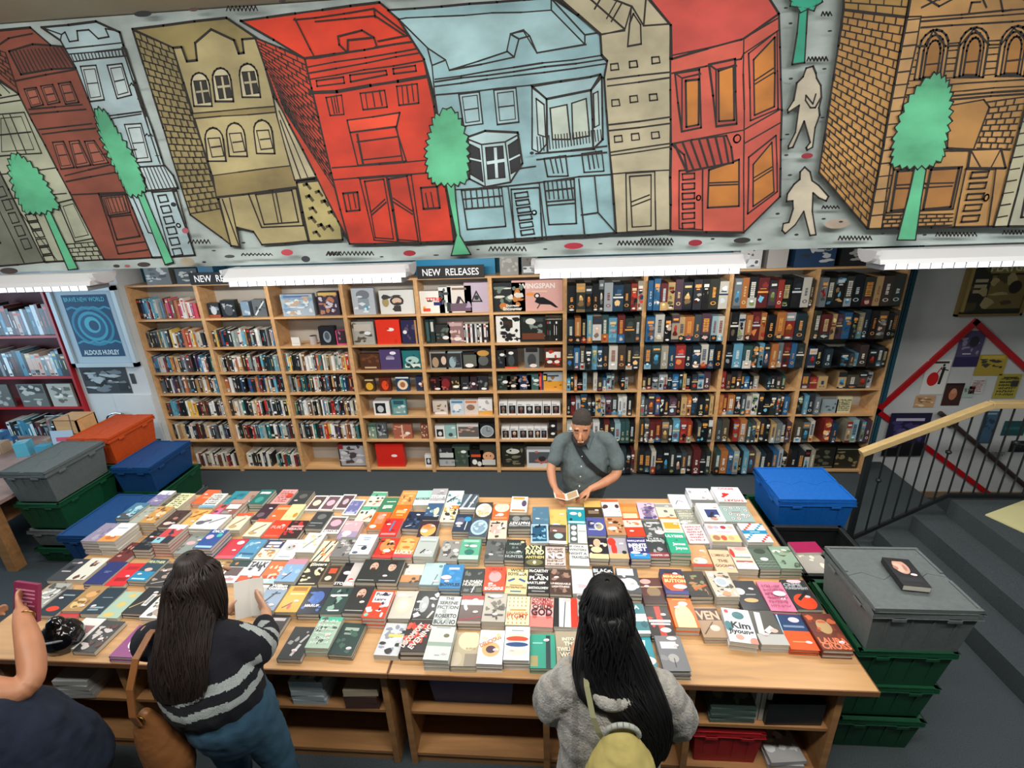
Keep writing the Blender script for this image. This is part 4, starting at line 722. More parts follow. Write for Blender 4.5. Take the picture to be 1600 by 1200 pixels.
['l','221a16',[-1071,4022,-931,4026],8],
['l','221a16',[-1071,4022,-1080,3964],8],
['l','221a16',[-1327,3950,-1266,3947],8],
['l','221a16',[-1328,3907,-641,3967],8],
['l','221a16',[-1326,3878,-644,3945],8],
['l','221a16',[-1325,3849,-667,3905],8],
['o','221a16',[-1278,3841,-1121,3851,-1120,3822,-1279,3814],8],
['o','221a16',[-1083,3858,-877,3870,-874,3850,-1084,3826],8],
['o','221a16',[-837,3876,-712,3885,-709,3859,-836,3852],8],
['l','221a16',[-1323,3785,-1170,3783,-975,3803,-661,3830],15],
['o','221a16',[-1237,3757,-1146,3765,-1147,3669,-1228,3667],8],
['l','221a16',[-1207,3756,-1202,3676],7],
['l','221a16',[-1191,3761,-1187,3677],7],
['l','221a16',[-1176,3766,-1173,3680],7],
['o','221a16',[-1038,3768,-897,3776,-893,3694,-1033,3687],8],
['l','221a16',[-1008,3766,-1006,3695],7],
['l','221a16',[-967,3771,-963,3700],7],
['l','221a16',[-927,3777,-920,3704],7],
['o','221a16',[-827,3792,-711,3798,-711,3705,-824,3699],8],
['l','221a16',[-797,3791,-799,3707],7],
['l','221a16',[-770,3795,-768,3711],7],
['l','221a16',[-741,3800,-738,3716],7],
['p','d44426',[-1133,3639,-824,3663,-850,3596,-1126,3577],9],
['o','221a16',[-1126,3575,-857,3592,-815,3414,-1105,3403],8],
['l','221a16',[-1085,3563,-1073,3405],12],
['l','221a16',[-1091,3526,-849,3543],8],
['l','221a16',[-1069,3431,-840,3443],8],
['l','221a16',[-851,3589,-836,3415],8],
['l','221a16',[-1262,3396,-687,3415],8],
['l','221a16',[-1261,3331,-665,3347],8],
['o','221a16',[-1105,3329,-794,3339,-776,2951,-1065,2981],8],
['l','221a16',[-941,3336,-917,2962],14],
['o','221a16',[-1078,3315,-961,3323,-944,2984,-1056,2995],8],
['o','221a16',[-932,3322,-820,3335,-790,2966,-915,2979],8],
['l','221a16',[-1066,3141,-968,3212],8],
['l','221a16',[-1060,3127,-963,3195],8],
['l','221a16',[-916,3216,-808,3139],8],
['l','221a16',[-919,3196,-810,3123],8],
['o','221a16',[-1219,3254,-1130,3258,-1130,3157,-1213,3153],10],
['l','221a16',[-1190,3253,-1185,3165],7],
['l','221a16',[-1157,3258,-1152,3171],7],
['o','221a16',[-744,3267,-647,3271,-640,3153,-739,3150],10],
['l','221a16',[-719,3236,-710,3149],7],
['l','221a16',[-687,3241,-677,3154],7],
['p','8eb4bc',[-831,4142,35,4146,282,3982,293,3879,323,3851,309,3774,402,2977,-554,2948,-617,3733,-660,3912,-778,4098],11],
['p','9cc0c6',[-738,4102,29,4093,204,3933,-49,3908,-117,4009,-187,4002,-209,3922,-526,3853,-542,3901,-635,3961,-778,4098],7],
['l','221a16',[29,4142,29,4093],8],
['l','221a16',[29,4142,203,3975,282,3982],8],
['l','221a16',[203,3975,204,3933],8],
['l','221a16',[-636,3959,-619,3880,-617,3733,-573,3263],8],
['l','221a16',[-619,3880,-542,3901],8],
['l','221a16',[-117,4014,-187,4000,-209,3925,-171,3895,-143,3976,-86,3986,-49,3908],8],
['l','221a16',[-143,3976,-187,4000],8],
['l','221a16',[-86,3986,-117,4014],8],
['l','221a16',[-526,3853,-171,3895],8],
['l','221a16',[-49,3908,210,3932],8],
['l','221a16',[-610,3802,-174,3828,323,3862],8],
['l','221a16',[-612,3780,-174,3809,320,3840],8],
['l','221a16',[-609,3739,-84,3760,296,3786],8],
['l','221a16',[-609,3814,-173,3848,293,3879],8],
['p','a0c0c8',[-482,3736,-368,3742,-357,3586,-466,3578],8],
['o','221a16',[-464,3722,-381,3727,-375,3601,-453,3595],5],
['l','221a16',[-458,3658,-378,3664],7],
['p','a0c0c8',[-288,3747,-166,3752,-155,3585,-276,3578],8],
['o','221a16',[-269,3731,-181,3736,-173,3601,-261,3596],5],
['l','221a16',[-266,3663,-178,3668],7],
['p','a8c4c8',[-78,3748,0,3693,-3,3467,-44,3426,-84,3446],8],
['p','9cbcc4',[-78,3754,238,3783,289,3792,240,3721,0,3690],11],
['p','a0c0c4',[0,3690,240,3721,265,3432,3,3424],11],
['p','a8c4c8',[240,3721,296,3780,311,3478,259,3432],11],
['p','b8c4b8',[19,3645,111,3658,131,3486,31,3490],8],
['p','b8c4b8',[137,3663,215,3682,237,3499,145,3488],8],
['p','b8ccc8',[-57,3695,-14,3664,-7,3504,-49,3518],7],
['p','b8ccc8',[253,3703,278,3713,289,3551,263,3540],7],
['l','221a16',[-56,3506,-51,3433],6],
['l','221a16',[-39,3507,-33,3434],6],
['l','221a16',[-23,3508,-17,3436],6],
['l','221a16',[-5,3509,1,3438],6],
['l','221a16',[11,3510,17,3441],6],
['l','221a16',[28,3511,35,3443],6],
['l','221a16',[46,3513,52,3444],6],
['l','221a16',[62,3513,68,3446],6],
['l','221a16',[79,3513,86,3448],6],
['l','221a16',[96,3515,103,3449],6],
['l','221a16',[112,3516,119,3451],6],
['l','221a16',[130,3517,137,3454],6],
['l','221a16',[146,3518,153,3456],6],
['l','221a16',[163,3519,170,3458],6],
['l','221a16',[180,3520,188,3459],6],
['l','221a16',[196,3520,204,3461],6],
['l','221a16',[213,3522,221,3463],6],
['l','221a16',[230,3522,238,3464],6],
['l','221a16',[246,3524,254,3467],6],
['l','221a16',[263,3525,271,3469],6],
['l','221a16',[279,3526,287,3471],6],
['l','221a16',[296,3527,304,3472],6],
['l','221a16',[-64,3421,332,3443],8],
['l','221a16',[-58,3390,333,3411],8],
['o','221a16',[-17,3394,105,3404,119,3298,2,3299],8],
['l','221a16',[17,3393,37,3316],7],
['l','221a16',[44,3399,63,3316],7],
['l','221a16',[71,3405,89,3317],7],
['o','221a16',[195,3410,306,3420,322,3316,210,3313],8],
['l','221a16',[228,3409,243,3329],7],
['l','221a16',[251,3415,268,3332],7],
['l','221a16',[272,3422,292,3334],7],
['p','a8c4c8',[-445,3523,-345,3549,-163,3533,-141,3374,-213,3278,-361,3258,-450,3304],11],
['l','221a16',[-446,3511,-370,3481,-235,3489,-157,3523],8],
['l','221a16',[-370,3481,-361,3258],8],
['l','221a16',[-235,3489,-213,3278],8],
['p','20242a',[-438,3486,-385,3459,-373,3288,-441,3329],8],
['p','20242a',[-347,3464,-251,3468,-244,3305,-342,3300],8],
['p','20242a',[-218,3470,-164,3499,-151,3349,-207,3324],8],
['l','b8ccd0',[-293,3455,-291,3310],14],
['l','b8ccd0',[-338,3385,-250,3394],14],
['l','b8ccd0',[-439,3411,-379,3396],10],
['l','b8ccd0',[-213,3396,-157,3418],10],
['l','221a16',[-546,3249,-235,3257,-53,3269,180,3292,383,3297],8],
['l','221a16',[-204,3345,-66,3356],8],
['o','221a16',[-503,3245,-266,3252,-250,3036,-483,3025],8],
['l','221a16',[-482,3244,-479,3147],7],
['l','221a16',[-449,3245,-444,3148],7],
['l','221a16',[-415,3245,-410,3148],7],
['l','221a16',[-383,3247,-376,3148],7],
['l','221a16',[-350,3248,-343,3147],7],
['l','221a16',[-316,3248,-309,3147],7],
['l','221a16',[-284,3250,-274,3147],7],
['l','221a16',[-500,3195,-265,3206],8],
['l','221a16',[-493,3141,-264,3149],8],
['o','221a16',[-210,3239,-47,3243,-33,2956,-196,2947],8],
['o','221a16',[-191,3216,-117,3223,-111,3196,-187,3190],8],
['o','221a16',[-186,3175,-111,3182,-104,3155,-181,3149],8],
['o','221a16',[-180,3134,-105,3141,-98,3114,-175,3107],8],
['o','221a16',[-174,3093,-99,3099,-92,3072,-169,3066],8],
['o','221a16',[-168,3051,-92,3058,-86,3030,-163,3023],8],
['o','221a16',[-162,3008,-86,3015,-80,2988,-157,2981],8],
['e','a8c4c8',[-79,3107,12,11],7],
['o','221a16',[-19,3274,153,3281,169,3038,7,3037],8],
['l','221a16',[2,3274,12,3179],7],
['l','221a16',[28,3274,39,3179],7],
['l','221a16',[54,3275,66,3178],7],
['l','221a16',[80,3276,93,3179],7],
['l','221a16',[106,3277,121,3178],7],
['l','221a16',[132,3278,147,3178],7],
['l','221a16',[-12,3223,153,3233],8],
['l','221a16',[-6,3164,157,3171],8],
['l','221a16',[1,3144,161,3151],8],
['l','221a16',[-47,3269,-8,2955],8],
['l','221a16',[180,3280,219,2962],8],
['l','221a16',[269,3289,294,3094,197,3084],8],
['l','221a16',[294,3094,395,2984],8],
['l','221a16',[-228,3257,-196,2954],8],
['p','5cb88c',[-592,3290,-540,3290,-539,3183,-529,2992,-470,2878,-592,2875,-551,2993,-579,3184],8],
['t','5cb88c',[-598,3638,-555,3666,-509,3646,-477,3585,-455,3499,-457,3387,-469,3298,-543,3282,-656,3292,-691,3345,-686,3459,-653,3556,-626,3628],8],
['p','b4ac90',[48,4156,515,4149,639,3994,714,2983,402,2977,309,3774,323,3851,293,3879,284,3971],11],
['l','221a16',[97,4133,207,4137],8],
['l','221a16',[207,4142,408,3986,437,4083,249,4154],8],
['l','221a16',[408,3986,285,3968],8],
['l','221a16',[251,4083,292,4142],8],
['l','221a16',[313,4038,366,4117],8],
['l','221a16',[338,4024,385,4096],8],
['l','221a16',[509,4139,503,3996,639,3997],8],
['l','221a16',[440,4082,503,3996],8],
['l','221a16',[284,3971,408,3980],8],
['o','221a16',[448,4051,487,4002,495,3917,426,3910,431,4010],8],
['l','221a16',[437,4083,426,3910],8],
['l','221a16',[326,3765,652,3782],8],
['l','221a16',[327,3734,654,3757],8],
['l','221a16',[342,3548,668,3571],8],
['l','221a16',[342,3519,670,3540],8],
['l','221a16',[353,3410,677,3441],8],
['l','221a16',[356,3394,679,3424],8],
['l','221a16',[367,3298,687,3306],8],
['o','221a16',[340,3834,378,3836,384,3808,343,3806],7],
['o','221a16',[438,3841,475,3843,482,3815,441,3813],7],
['o','221a16',[553,3854,590,3855,597,3828,557,3825],7],
['o','221a16',[352,3667,390,3668,397,3639,355,3637],7],
['o','221a16',[448,3680,486,3682,492,3653,452,3650],7],
['o','221a16',[551,3683,589,3685,596,3656,555,3654],7],
['o','221a16',[372,3490,412,3492,418,3462,376,3459],7],
['o','221a16',[465,3497,504,3499,511,3468,469,3465],7],
['o','221a16',[573,3500,612,3502,619,3472,578,3469],7],
['o','221a16',[444,3298,604,3301,631,2983,465,2981],8],
['o','221a16',[465,3281,585,3285,602,3010,494,3007],8],
['l','221a16',[485,3146,581,3179],8],
['l','221a16',[488,3123,586,3156],8],
['p','c85848',[489,4141,1090,4106,1172,4009,1251,3576,1307,3144,1132,2956,716,2978,641,3991],11],
['p','c44c44',[496,4140,1090,4106,1172,4009,1013,3912,656,3841,641,3991],10],
['l','221a16',[655,3857,1001,3907,1174,3993],8],
['l','221a16',[1013,3912,1132,2956],8],
['l','221a16',[663,3776,1011,3823,1021,3846,1182,3940],8],
['l','221a16',[1064,3490,1244,3582],8],
['l','221a16',[1075,3423,1253,3517],8],
['l','221a16',[688,3440,1064,3490],8],
['p','c07830',[1074,3816,1166,3909,1210,3595,1113,3559],9],
['o','221a16',[1045,3845,1174,3935,1231,3583,1095,3534],8],
['l','221a16',[1092,3721,1179,3772],8],
['l','221a16',[1094,3704,1182,3752],8],
['p','c07830',[1138,3316,1222,3423,1270,3171,1166,3097],9],
['o','221a16',[1109,3354,1239,3456,1288,3171,1141,3058],8],
['l','221a16',[1147,3246,1239,3299],8],
['l','221a16',[1149,3227,1241,3284],8],
['p','b84a3e',[678,3775,802,3786,838,3512,737,3497],10],
['p','b84a3e',[850,3806,980,3824,1024,3522,918,3514],10],
['p','c07830',[736,3738,804,3741,823,3527,759,3518],11],
['p','c07830',[901,3775,975,3794,1009,3540,929,3538],11],
['l','221a16',[678,3775,716,3751,737,3497],8],
['l','221a16',[850,3806,888,3781,918,3514],8],
['l','221a16',[716,3751,810,3766],8],
['l','221a16',[888,3781,990,3793],8],
['p','c07830',[901,3298,1058,3344,1087,3102,914,3099],11],
['l','221a16',[908,3230,1072,3230],8],
['l','221a16',[909,3217,1073,3217],8],
['o','221a16',[739,3300,866,3308,898,2979,764,2990],8],
['o','221a16',[757,3283,824,3284,827,3255,762,3252],8],
['o','221a16',[761,3232,829,3233,831,3203,766,3200],8],
['o','221a16',[765,3180,833,3181,836,3151,771,3148],8],
['o','221a16',[770,3127,838,3128,841,3098,775,3095],8],
['o','221a16',[774,3074,843,3075,846,3044,779,3041],8],
['o','221a16',[778,3019,848,3021,851,2990,784,2987],8],
['e','c85848',[858,3154,11,13],7],
['e','c85848',[1035,3449,18,19],7],
['p','b44438',[686,3436,793,3454,976,3467,1008,3408,1028,3330,783,3295,759,3381],10],
['l','221a16',[702,3438,780,3297],11],
['l','221a16',[745,3442,817,3302],11],
['l','221a16',[790,3446,856,3307],11],
['l','221a16',[833,3451,893,3313],11],
['l','221a16',[876,3455,930,3318],11],
['l','221a16',[920,3459,968,3323],11],
['l','221a16',[963,3463,1004,3327],11],
['p','bcb4a0',[1343,3764,1376,3771,1396,3739,1403,3717,1430,3682,1443,3625,1439,3579,1449,3544,1436,3485,1439,3390,1413,3376,1406,3389,1422,3414,1374,3518,1336,3394,1313,3388,1311,3401,1337,3466,1336,3595,1284,3563,1280,3577,1304,3620,1307,3699,1334,3726],9],
['l','221a16',[1440,3625,1420,3580,1395,3581,1364,3617,1363,3640,1405,3598,1412,3643],8],
['p','bcb4a0',[1394,3268,1414,3292,1447,3266,1465,3221,1505,3195,1568,3135,1559,3112,1516,3130,1481,3157,1494,3059,1536,2931,1503,2928,1447,3061,1412,2989,1364,2943,1345,2960,1345,2998,1375,3004,1387,3076,1378,3118,1345,3117,1343,3156,1371,3206,1398,3230],9],
['p','2c9c80',[1267,4034,1306,4032,1318,3917,1331,3789,1270,3784,1273,3919],8],
['t','2c9c80',[1212,4119,1355,4111,1364,4070,1345,4030,1308,4020,1256,4030,1222,4057],8],
['e','8c1c30',[1417,3348,31,14],0],
['e','8c1c30',[862,2907,40,18],0],
['e','2c2a2c',[1127,2913,48,16],0],
['e','b8a898',[1640,2988,68,27],0],
['e','262422',[1200,4031,10,4],0],
['e','262422',[1233,3964,10,5],0],
['e','262422',[1273,3720,11,5],0],
['e','262422',[1434,3756,11,4],0],
['e','262422',[1431,3921,11,4],0],
['e','262422',[1464,3531,11,4],0],
['e','262422',[1295,3458,12,4],0],
['e','262422',[1306,3356,12,5],0],
['e','262422',[1341,3254,12,5],0],
['e','262422',[1305,3053,12,6],0],
['e','262422',[1562,3017,12,5],0],
['e','262422',[1659,2998,12,5],0],
['e','262422',[1427,2935,12,6],0],
['e','262422',[1224,2914,13,6],0],
['e','262422',[959,2926,12,5],0],
['e','262422',[2127,2912,12,5],0],
['e','262422',[1899,2926,12,5],0],
['l','221a16',[1378,3989,1382,4003,1394,3988,1399,4002,1411,3987,1416,4001,1428,3986],7],
['l','221a16',[1341,3797,1346,3812,1358,3796,1363,3811,1376,3795,1380,3810,1393,3794,1398,3809,1410,3794,1415,3809,1427,3793,1432,3808,1444,3792],7],
['l','221a16',[1543,3073,1548,3086,1561,3073,1567,3086,1580,3072,1586,3085,1599,3071,1604,3084,1617,3071,1623,3084,1636,3070],7],
['l','221a16',[1663,2900,1669,2919,1684,2899,1690,2918,1704,2899,1710,2918,1724,2898,1730,2917,1745,2898,1750,2916,1765,2897,1771,2916,1785,2896,1791,2915,1805,2896,1811,2914,1826,2895,1831,2914,1846,2894],7],
['l','221a16',[2188,2904,2193,2922,2208,2903,2213,2922,2228,2903,2233,2921,2248,2902,2252,2920,2268,2901,2272,2920,2287,2901,2292,2919,2307,2900,2312,2919,2327,2899,2331,2918,2347,2899,2351,2917,2366,2898,2371,2917,2386,2898,2390,2916,2406,2897],7],
['l','221a16',[2540,2903,2543,2922,2559,2903,2563,2921,2579,2902,2582,2920,2598,2901,2602,2920,2617,2901,2621,2919,2637,2900,2640,2919,2656,2900,2660,2918,2676,2899,2679,2917,2695,2898,2698,2917,2714,2898,2718,2916,2734,2897,2737,2915,2753,2897],7],
['l','221a16',[542,2922,551,2942,563,2922,572,2941,585,2921,594,2940,606,2920,615,2940,628,2920,636,2939,649,2919,658,2938,670,2918,679,2938,692,2918,700,2937,713,2917,722,2936,734,2916],7],
['p','a88448',[1463,4104,1781,4086,1787,3957,1479,4006],11],
['b',3,4,[1465,4094,1777,4076,1787,3962,1480,4010],7],
['p','b08448',[1479,4006,1786,3957,1809,2956,1493,3262],11],
['b',27,6,[1479,4006,1786,3957,1809,2956,1493,3262],7],
['p','b48a54',[1786,3957,1781,4086,2380,4050,2462,3782,2446,3762,2482,2947,1809,2956],11],
['p','bc9460',[1786,3957,1849,3955,1856,3835,1852,3348,1880,2956,1809,2956],8],
['l','221a16',[1784,3944,1848,3946],7],
['l','221a16',[1786,3889,1850,3892],7],
['l','221a16',[1788,3833,1852,3836],7],
['l','221a16',[1789,3776,1854,3779],7],
['l','221a16',[1791,3719,1856,3723],7],
['l','221a16',[1793,3662,1859,3665],7],
['l','221a16',[1795,3602,1861,3606],7],
['l','221a16',[1797,3542,1864,3545],7],
['l','221a16',[1799,3481,1865,3485],7],
['l','221a16',[1799,3420,1867,3424],7],
['l','221a16',[1801,3356,1870,3361],7],
['l','221a16',[1803,3292,1872,3296],7],
['l','221a16',[1805,3227,1875,3232],7],
['l','221a16',[1807,3162,1877,3167],7],
['l','221a16',[1809,3094,1880,3099],7],
['l','221a16',[1811,3025,1883,3030],7],
['l','221a16',[1786,4065,1923,3992,2085,4068],8],
['l','221a16',[1852,3950,2408,3960],8],
['l','221a16',[1856,3934,2413,3941],8],
['l','221a16',[1843,3992,2028,4071],8],
['l','221a16',[1917,4018,2008,4062],8],
['l','221a16',[1860,3908,2422,3913],8],
['l','221a16',[2074,4068,2144,3975],8],
['l','221a16',[2199,4061,2403,3940],8],
['l','221a16',[2233,4059,2408,3960],8],
['l','221a16',[2069,3958,2070,3999,2110,3999],8],
['l','221a16',[2185,4032,2224,3955,2262,3958],8],
['l','221a16',[1869,3829,2423,3836],6],
['l','221a16',[1866,3799,2423,3807],6],
['l','221a16',[1864,3769,2422,3778],6],
['l','221a16',[1861,3739,2422,3748],6],
['l','221a16',[1858,3708,2422,3718],6],
['l','221a16',[1856,3678,2421,3688],6],
['l','221a16',[1853,3647,2421,3657],6],
['l','221a16',[1850,3615,2421,3627],6],
['p','b48a54',[1881,3682,1873,3823,1875,3852,1889,3874,1910,3890,1935,3894,1962,3887,1986,3869,2002,3845,2009,3816,2022,3675],10],
['p','a87840',[1905,3685,1896,3809,1897,3835,1906,3856,1921,3868,1938,3873,1957,3866,1974,3852,1985,3830,1991,3804,2002,3680],10],
['p','a07038',[1921,3690,1913,3796,1914,3818,1920,3836,1929,3847,1941,3850,1954,3846,1965,3833,1973,3815,1978,3792,1987,3687],10],
['l','221a16',[1920,3746,1986,3749],8],
['p','b48a54',[2072,3683,2060,3824,2062,3852,2075,3875,2095,3890,2120,3894,2146,3887,2171,3870,2188,3846,2195,3817,2211,3677],10],
['p','a87840',[2095,3687,2083,3810,2084,3836,2092,3856,2106,3869,2124,3873,2143,3867,2159,3852,2171,3831,2178,3805,2191,3682],10],
['p','a07038',[2112,3691,2101,3797,2101,3819,2107,3836,2115,3847,2127,3851,2140,3846,2151,3834,2160,3816,2165,3793,2176,3688],10],
['l','221a16',[2109,3747,2174,3750],8],
['p','b48a54',[2270,3679,2253,3819,2254,3847,2266,3870,2285,3885,2311,3889,2336,3882,2361,3864,2378,3841,2387,3812,2405,3672],10],
['p','a87840',[2291,3684,2276,3805,2276,3831,2284,3851,2297,3864,2315,3867,2333,3862,2350,3847,2362,3826,2370,3800,2386,3679],10],
['p','a07038',[2307,3687,2294,3793,2293,3814,2299,3831,2307,3842,2318,3846,2331,3841,2343,3829,2352,3811,2357,3790,2371,3684],10],
['l','221a16',[2303,3742,2367,3745],8],
['l','221a16',[1863,3829,1905,3827,1918,3895,1994,3822,2064,3822,2110,3889,2199,3817,2257,3816,2295,3882,2384,3812,2441,3814],8],
['b',8,4,[2262,3563,2442,3579,2439,3333,2272,3349],7],
['p','a87c44',[2078,3555,2241,3575,2277,3540,2255,3343,2122,3355],8],
['l','221a16',[2077,3583,2462,3593],8],
['l','221a16',[2079,3600,2462,3609],8],
['l','221a16',[2119,3343,2440,3338],8],
['p','b48a54',[2241,3341,2391,3340,2442,3245,2251,3253],11],
['l','221a16',[2241,3341,2317,3250],8],
['l','221a16',[2391,3340,2367,3248],8],
['o','221a16',[1874,3259,2221,3260,2231,3047,1882,3039],8],
['p','9c6c38',[1895,3249,1990,3251,1983,3055,1907,3048],11],
['p','9c6c38',[2066,3252,2206,3255,2215,3058,2075,3050],11],
['l','221a16',[1904,3180,2197,3181],8],
['l','221a16',[1901,3163,2195,3165],8],
['b',3,8,[1878,3026,2238,3021,2246,2962,1879,2960],7],
['o','221a16',[2242,3250,2393,3244,2437,2949,2261,2952],8],
['o','221a16',[2278,3231,2362,3233,2361,3203,2277,3201],8],
['o','221a16',[2281,3176,2365,3178,2365,3148,2280,3147],8],
['o','221a16',[2285,3121,2369,3123,2368,3093,2284,3091],8],
['o','221a16',[2288,3065,2373,3067,2372,3037,2287,3034],8],
['o','221a16',[2291,3008,2376,3011,2376,2980,2290,2977],8],
['e','b48a54',[2386,3099,11,16],7],
['p','b8b498',[2446,3762,2474,3781,2507,3673,2541,2945,2466,2945],11],
['l','221a16',[2450,3729,2491,3734],7],
['l','221a16',[2451,3678,2493,3682],7],
['l','221a16',[2453,3625,2495,3630],7],
['l','221a16',[2455,3572,2497,3577],7],
['l','221a16',[2457,3518,2499,3523],7],
['l','221a16',[2458,3463,2501,3468],7],
['l','221a16',[2460,3408,2503,3413],7],
['l','221a16',[2462,3351,2506,3356],7],
['l','221a16',[2464,3294,2508,3299],7],
['l','221a16',[2466,3236,2510,3241],7],
['l','221a16',[2468,3177,2512,3183],7],
['l','221a16',[2470,3117,2515,3123],7],
['l','221a16',[2472,3056,2517,3062],7],
['l','221a16',[2474,2994,2520,3001],7],
['p','a8aa98',[2504,3684,2734,2939,2541,2945,2525,3320],11],
['l','221a16',[2562,3259,2592,2989,2654,2993,2638,3170],8],
['l','221a16',[2580,3135,2638,3170],10],
['o','221a16',[2564,3271,2617,3278,2693,3031,2598,2989],8],
['p','5cb88c',[1977,3280,2036,3280,2050,3104,2071,2886,1972,2890,1978,3107],8],
['t','5cb88c',[1950,3684,1980,3699,2033,3666,2065,3617,2089,3503,2098,3386,2107,3313,2048,3273,1934,3274,1858,3287,1842,3397,1849,3491,1868,3582,1910,3653],8],
['e','262a2c',[-2163,4189,51,14],0],
['e','5c4440',[-1875,4192,27,9],0],
['e','33302c',[-1378,4200,21,7],0],
['e','4a3e40',[-3517,2866,64,20],0],
['e','8a5a60',[-3664,2867,41,17],0],
['e','3c3438',[-2572,2880,45,15],0],
['e','3a3238',[-2760,2876,23,10],0],
['e','9c5a64',[-2686,2874,20,9],0],
['e','b05a68',[-2237,3076,22,17],0],
['e','b0404c',[-1612,2927,39,19],0],
['e','33343a',[-1500,2884,28,19],0],
['e','4c4e50',[-1989,2914,34,10],0],
['e','22262a',[-2269,3229,18,13],0],
['e','b4aa94',[-2276,2890,48,27],0],
['e','262422',[-2291,3500,14,3],0],
['e','262422',[-2083,2952,14,4],0],
['e','262422',[-2165,2884,14,6],0],
['e','262422',[-1879,2993,14,5],0],
['e','262422',[-2314,3794,8,5],0],
['l','221a16',[-2238,3001,-2221,3020,-2214,3000,-2198,3020,-2191,2999,-2174,3019,-2167,2998,-2151,3018,-2143,2998,-2127,3018,-2120,2997,-2103,3017,-2096,2996],7],
['l','221a16',[-1909,2918,-1896,2929,-1884,2917,-1871,2928,-1859,2916,-1845,2928,-1834,2916,-1820,2927,-1809,2915,-1795,2926,-1784,2914,-1770,2925,-1759,2913,-1745,2925,-1734,2913,-1721,2924,-1709,2912],7],
['l','221a16',[-1693,4176,-1679,4195,-1671,4175,-1657,4194,-1650,4174,-1636,4193,-1628,4173,-1615,4191,-1607,4172,-1593,4190,-1586,4170,-1572,4189,-1564,4169,-1551,4188,-1543,4168,-1530,4187,-1522,4167],7],
['l','221a16',[-2344,3862,-2331,3873,-2324,3861,-2311,3872,-2303,3860],7],
['l','221a16',[-2335,3605,-2320,3617,-2311,3604,-2297,3616,-2287,3603],7],
['l','221a16',[-1365,2902,-1351,2922,-1342,2901,-1328,2921,-1319,2901,-1305,2920,-1296,2900,-1282,2920,-1273,2899],7],
['e','9c2434',[-841,2900,39,17],0],
['e','a02438',[152,2913,57,18],0],
['e','262422',[-1017,2884,13,4],0],
['e','262422',[-420,2909,11,4],0],
['e','262422',[-16,2900,13,4],0],
['e','262422',[309,2921,13,4],0],
['e','262422',[-678,2884,18,4],0],
['l','221a16',[-1359,2904,-1345,2924,-1334,2903,-1320,2923,-1310,2903,-1296,2922,-1285,2902,-1271,2922,-1261,2901,-1247,2921,-1236,2900,-1223,2920,-1212,2900,-1198,2920,-1187,2899,-1174,2919,-1163,2898,-1150,2918,-1139,2898,-1125,2917,-1114,2897,-1101,2917,-1090,2896,-1077,2916,-1066,2896],7],
['l','221a16',[-354,2900,-341,2922,-329,2900,-316,2922,-304,2899,-291,2921,-279,2898,-267,2920,-254,2897,-242,2919,-230,2897,-217,2919,-205,2896,-192,2918,-180,2895,-168,2917,-155,2894,-143,2916,-131,2894],7],
['l','221a16',[409,2911,418,2932,431,2910,440,2932,454,2909,463,2931,476,2909,485,2930,499,2908,508,2930,521,2907,530,2929,544,2907,552,2928,566,2906,575,2928,589,2905,597,2927,611,2905,619,2926,633,2904,642,2926,656,2903,664,2925,678,2903,686,2924,700,2902,708,2923,723,2901],7],
['l','221a16',[-876,4194,-864,4210,-854,4192,-842,4208,-833,4191,-820,4207,-811,4190,-799,4206,-789,4189,-777,4205,-767,4187,-755,4203,-746,4186,-734,4202,-724,4185,-712,4201,-702,4184,-691,4200,-681,4182,-669,4198,-659,4181],7],
['e','1c1c1e',[-85,3422,12,8],0],
]
# ================================================================ the setting
CARPET = mat('carpet', '4a5256', rough=.95, spec=.1, noise=.35, nscale=160, bump=.5, bscale=300)
WALLW = mat('white_wall', 'c6cacb', rough=.8, noise=.08, nscale=3, bump=.05, bscale=120)
WALLB = mat('teal_wall', '1a5468', rough=.7, noise=.12, nscale=4)
CEIL = mat('ceiling_paint', 'b0a48c', rough=.85, noise=.06, nscale=5)
WALLC = mat('side_wall', '9aa4a6', rough=.85, noise=.08, nscale=2)
def struct(name, boxes, m):
    mb = MB()
    for b in boxes: mb.box(*b)
    o = mb.build(name, m); o['kind'] = 'structure'; return o
struct('floor', [(-7.9, -4, -.12, 4.1, 5.64, 0), (4.1, -4, -.12, 6.6, 4.12, 0), (4.1, 4.0, -.9, 6.6, 4.12, -.12), (4.65, 4.12, -.62, 6.6, 5.64, -.5), (4.05, 4.12, -.9, 4.1, 5.64, -.12)], CARPET)
struct('staircase', [(3.05, -1.2, 0, 3.335, 4.02, .17), (3.335, -1.2, 0, 3.62, 4.02, .34), (3.62, -1.2, 0, 6.6, 4.02, .51)], CARPET)
struct('stairwell_steps', [(4.1, 4.12, -.62, 4.3, 5.64, -.17), (4.3, 4.12, -.62, 4.5, 5.64, -.34)], CARPET)
struct('wall_back', [(-8, 5.64, -.9, 3.93, 5.8, 2.85), (3.93, 5.62, -.9, 6.7, 5.8, 2.85)], WALLW)
struct('wall_pier', [(-5.785, 5.25, 0, -4.89, 5.64, 2.855)], WALLW)
struct('wall_back_panel', [(-4.89, 5.625, 0, 3.93, 5.64, 2.85)], WALLB)
struct('wall_left', [(-8, -4, 0, -7.85, 2.2, 4.25), (-8, 4.4, 0, -7.85, 5.8, 4.25), (-8, 2.2, 0, -7.85, 4.4, 1.0), (-8, 2.2, 3.0, -7.85, 4.4, 4.25)], WALLC)
struct('window_1', [(-7.97, 2.2, 1.0, -7.9, 2.28, 3.0), (-7.97, 4.32, 1.0, -7.9, 4.4, 3.0), (-7.97, 2.2, 1.0, -7.9, 4.4, 1.08), (-7.97, 2.2, 2.92, -7.9, 4.4, 3.0), (-7.97, 3.26, 1.0, -7.9, 3.34, 3.0)], mat('window_frame', 'd8dadb', rough=.4))
struct('wall_right', [(6.6, -4, -.9, 6.75, 5.8, 4.25)], WALLC)
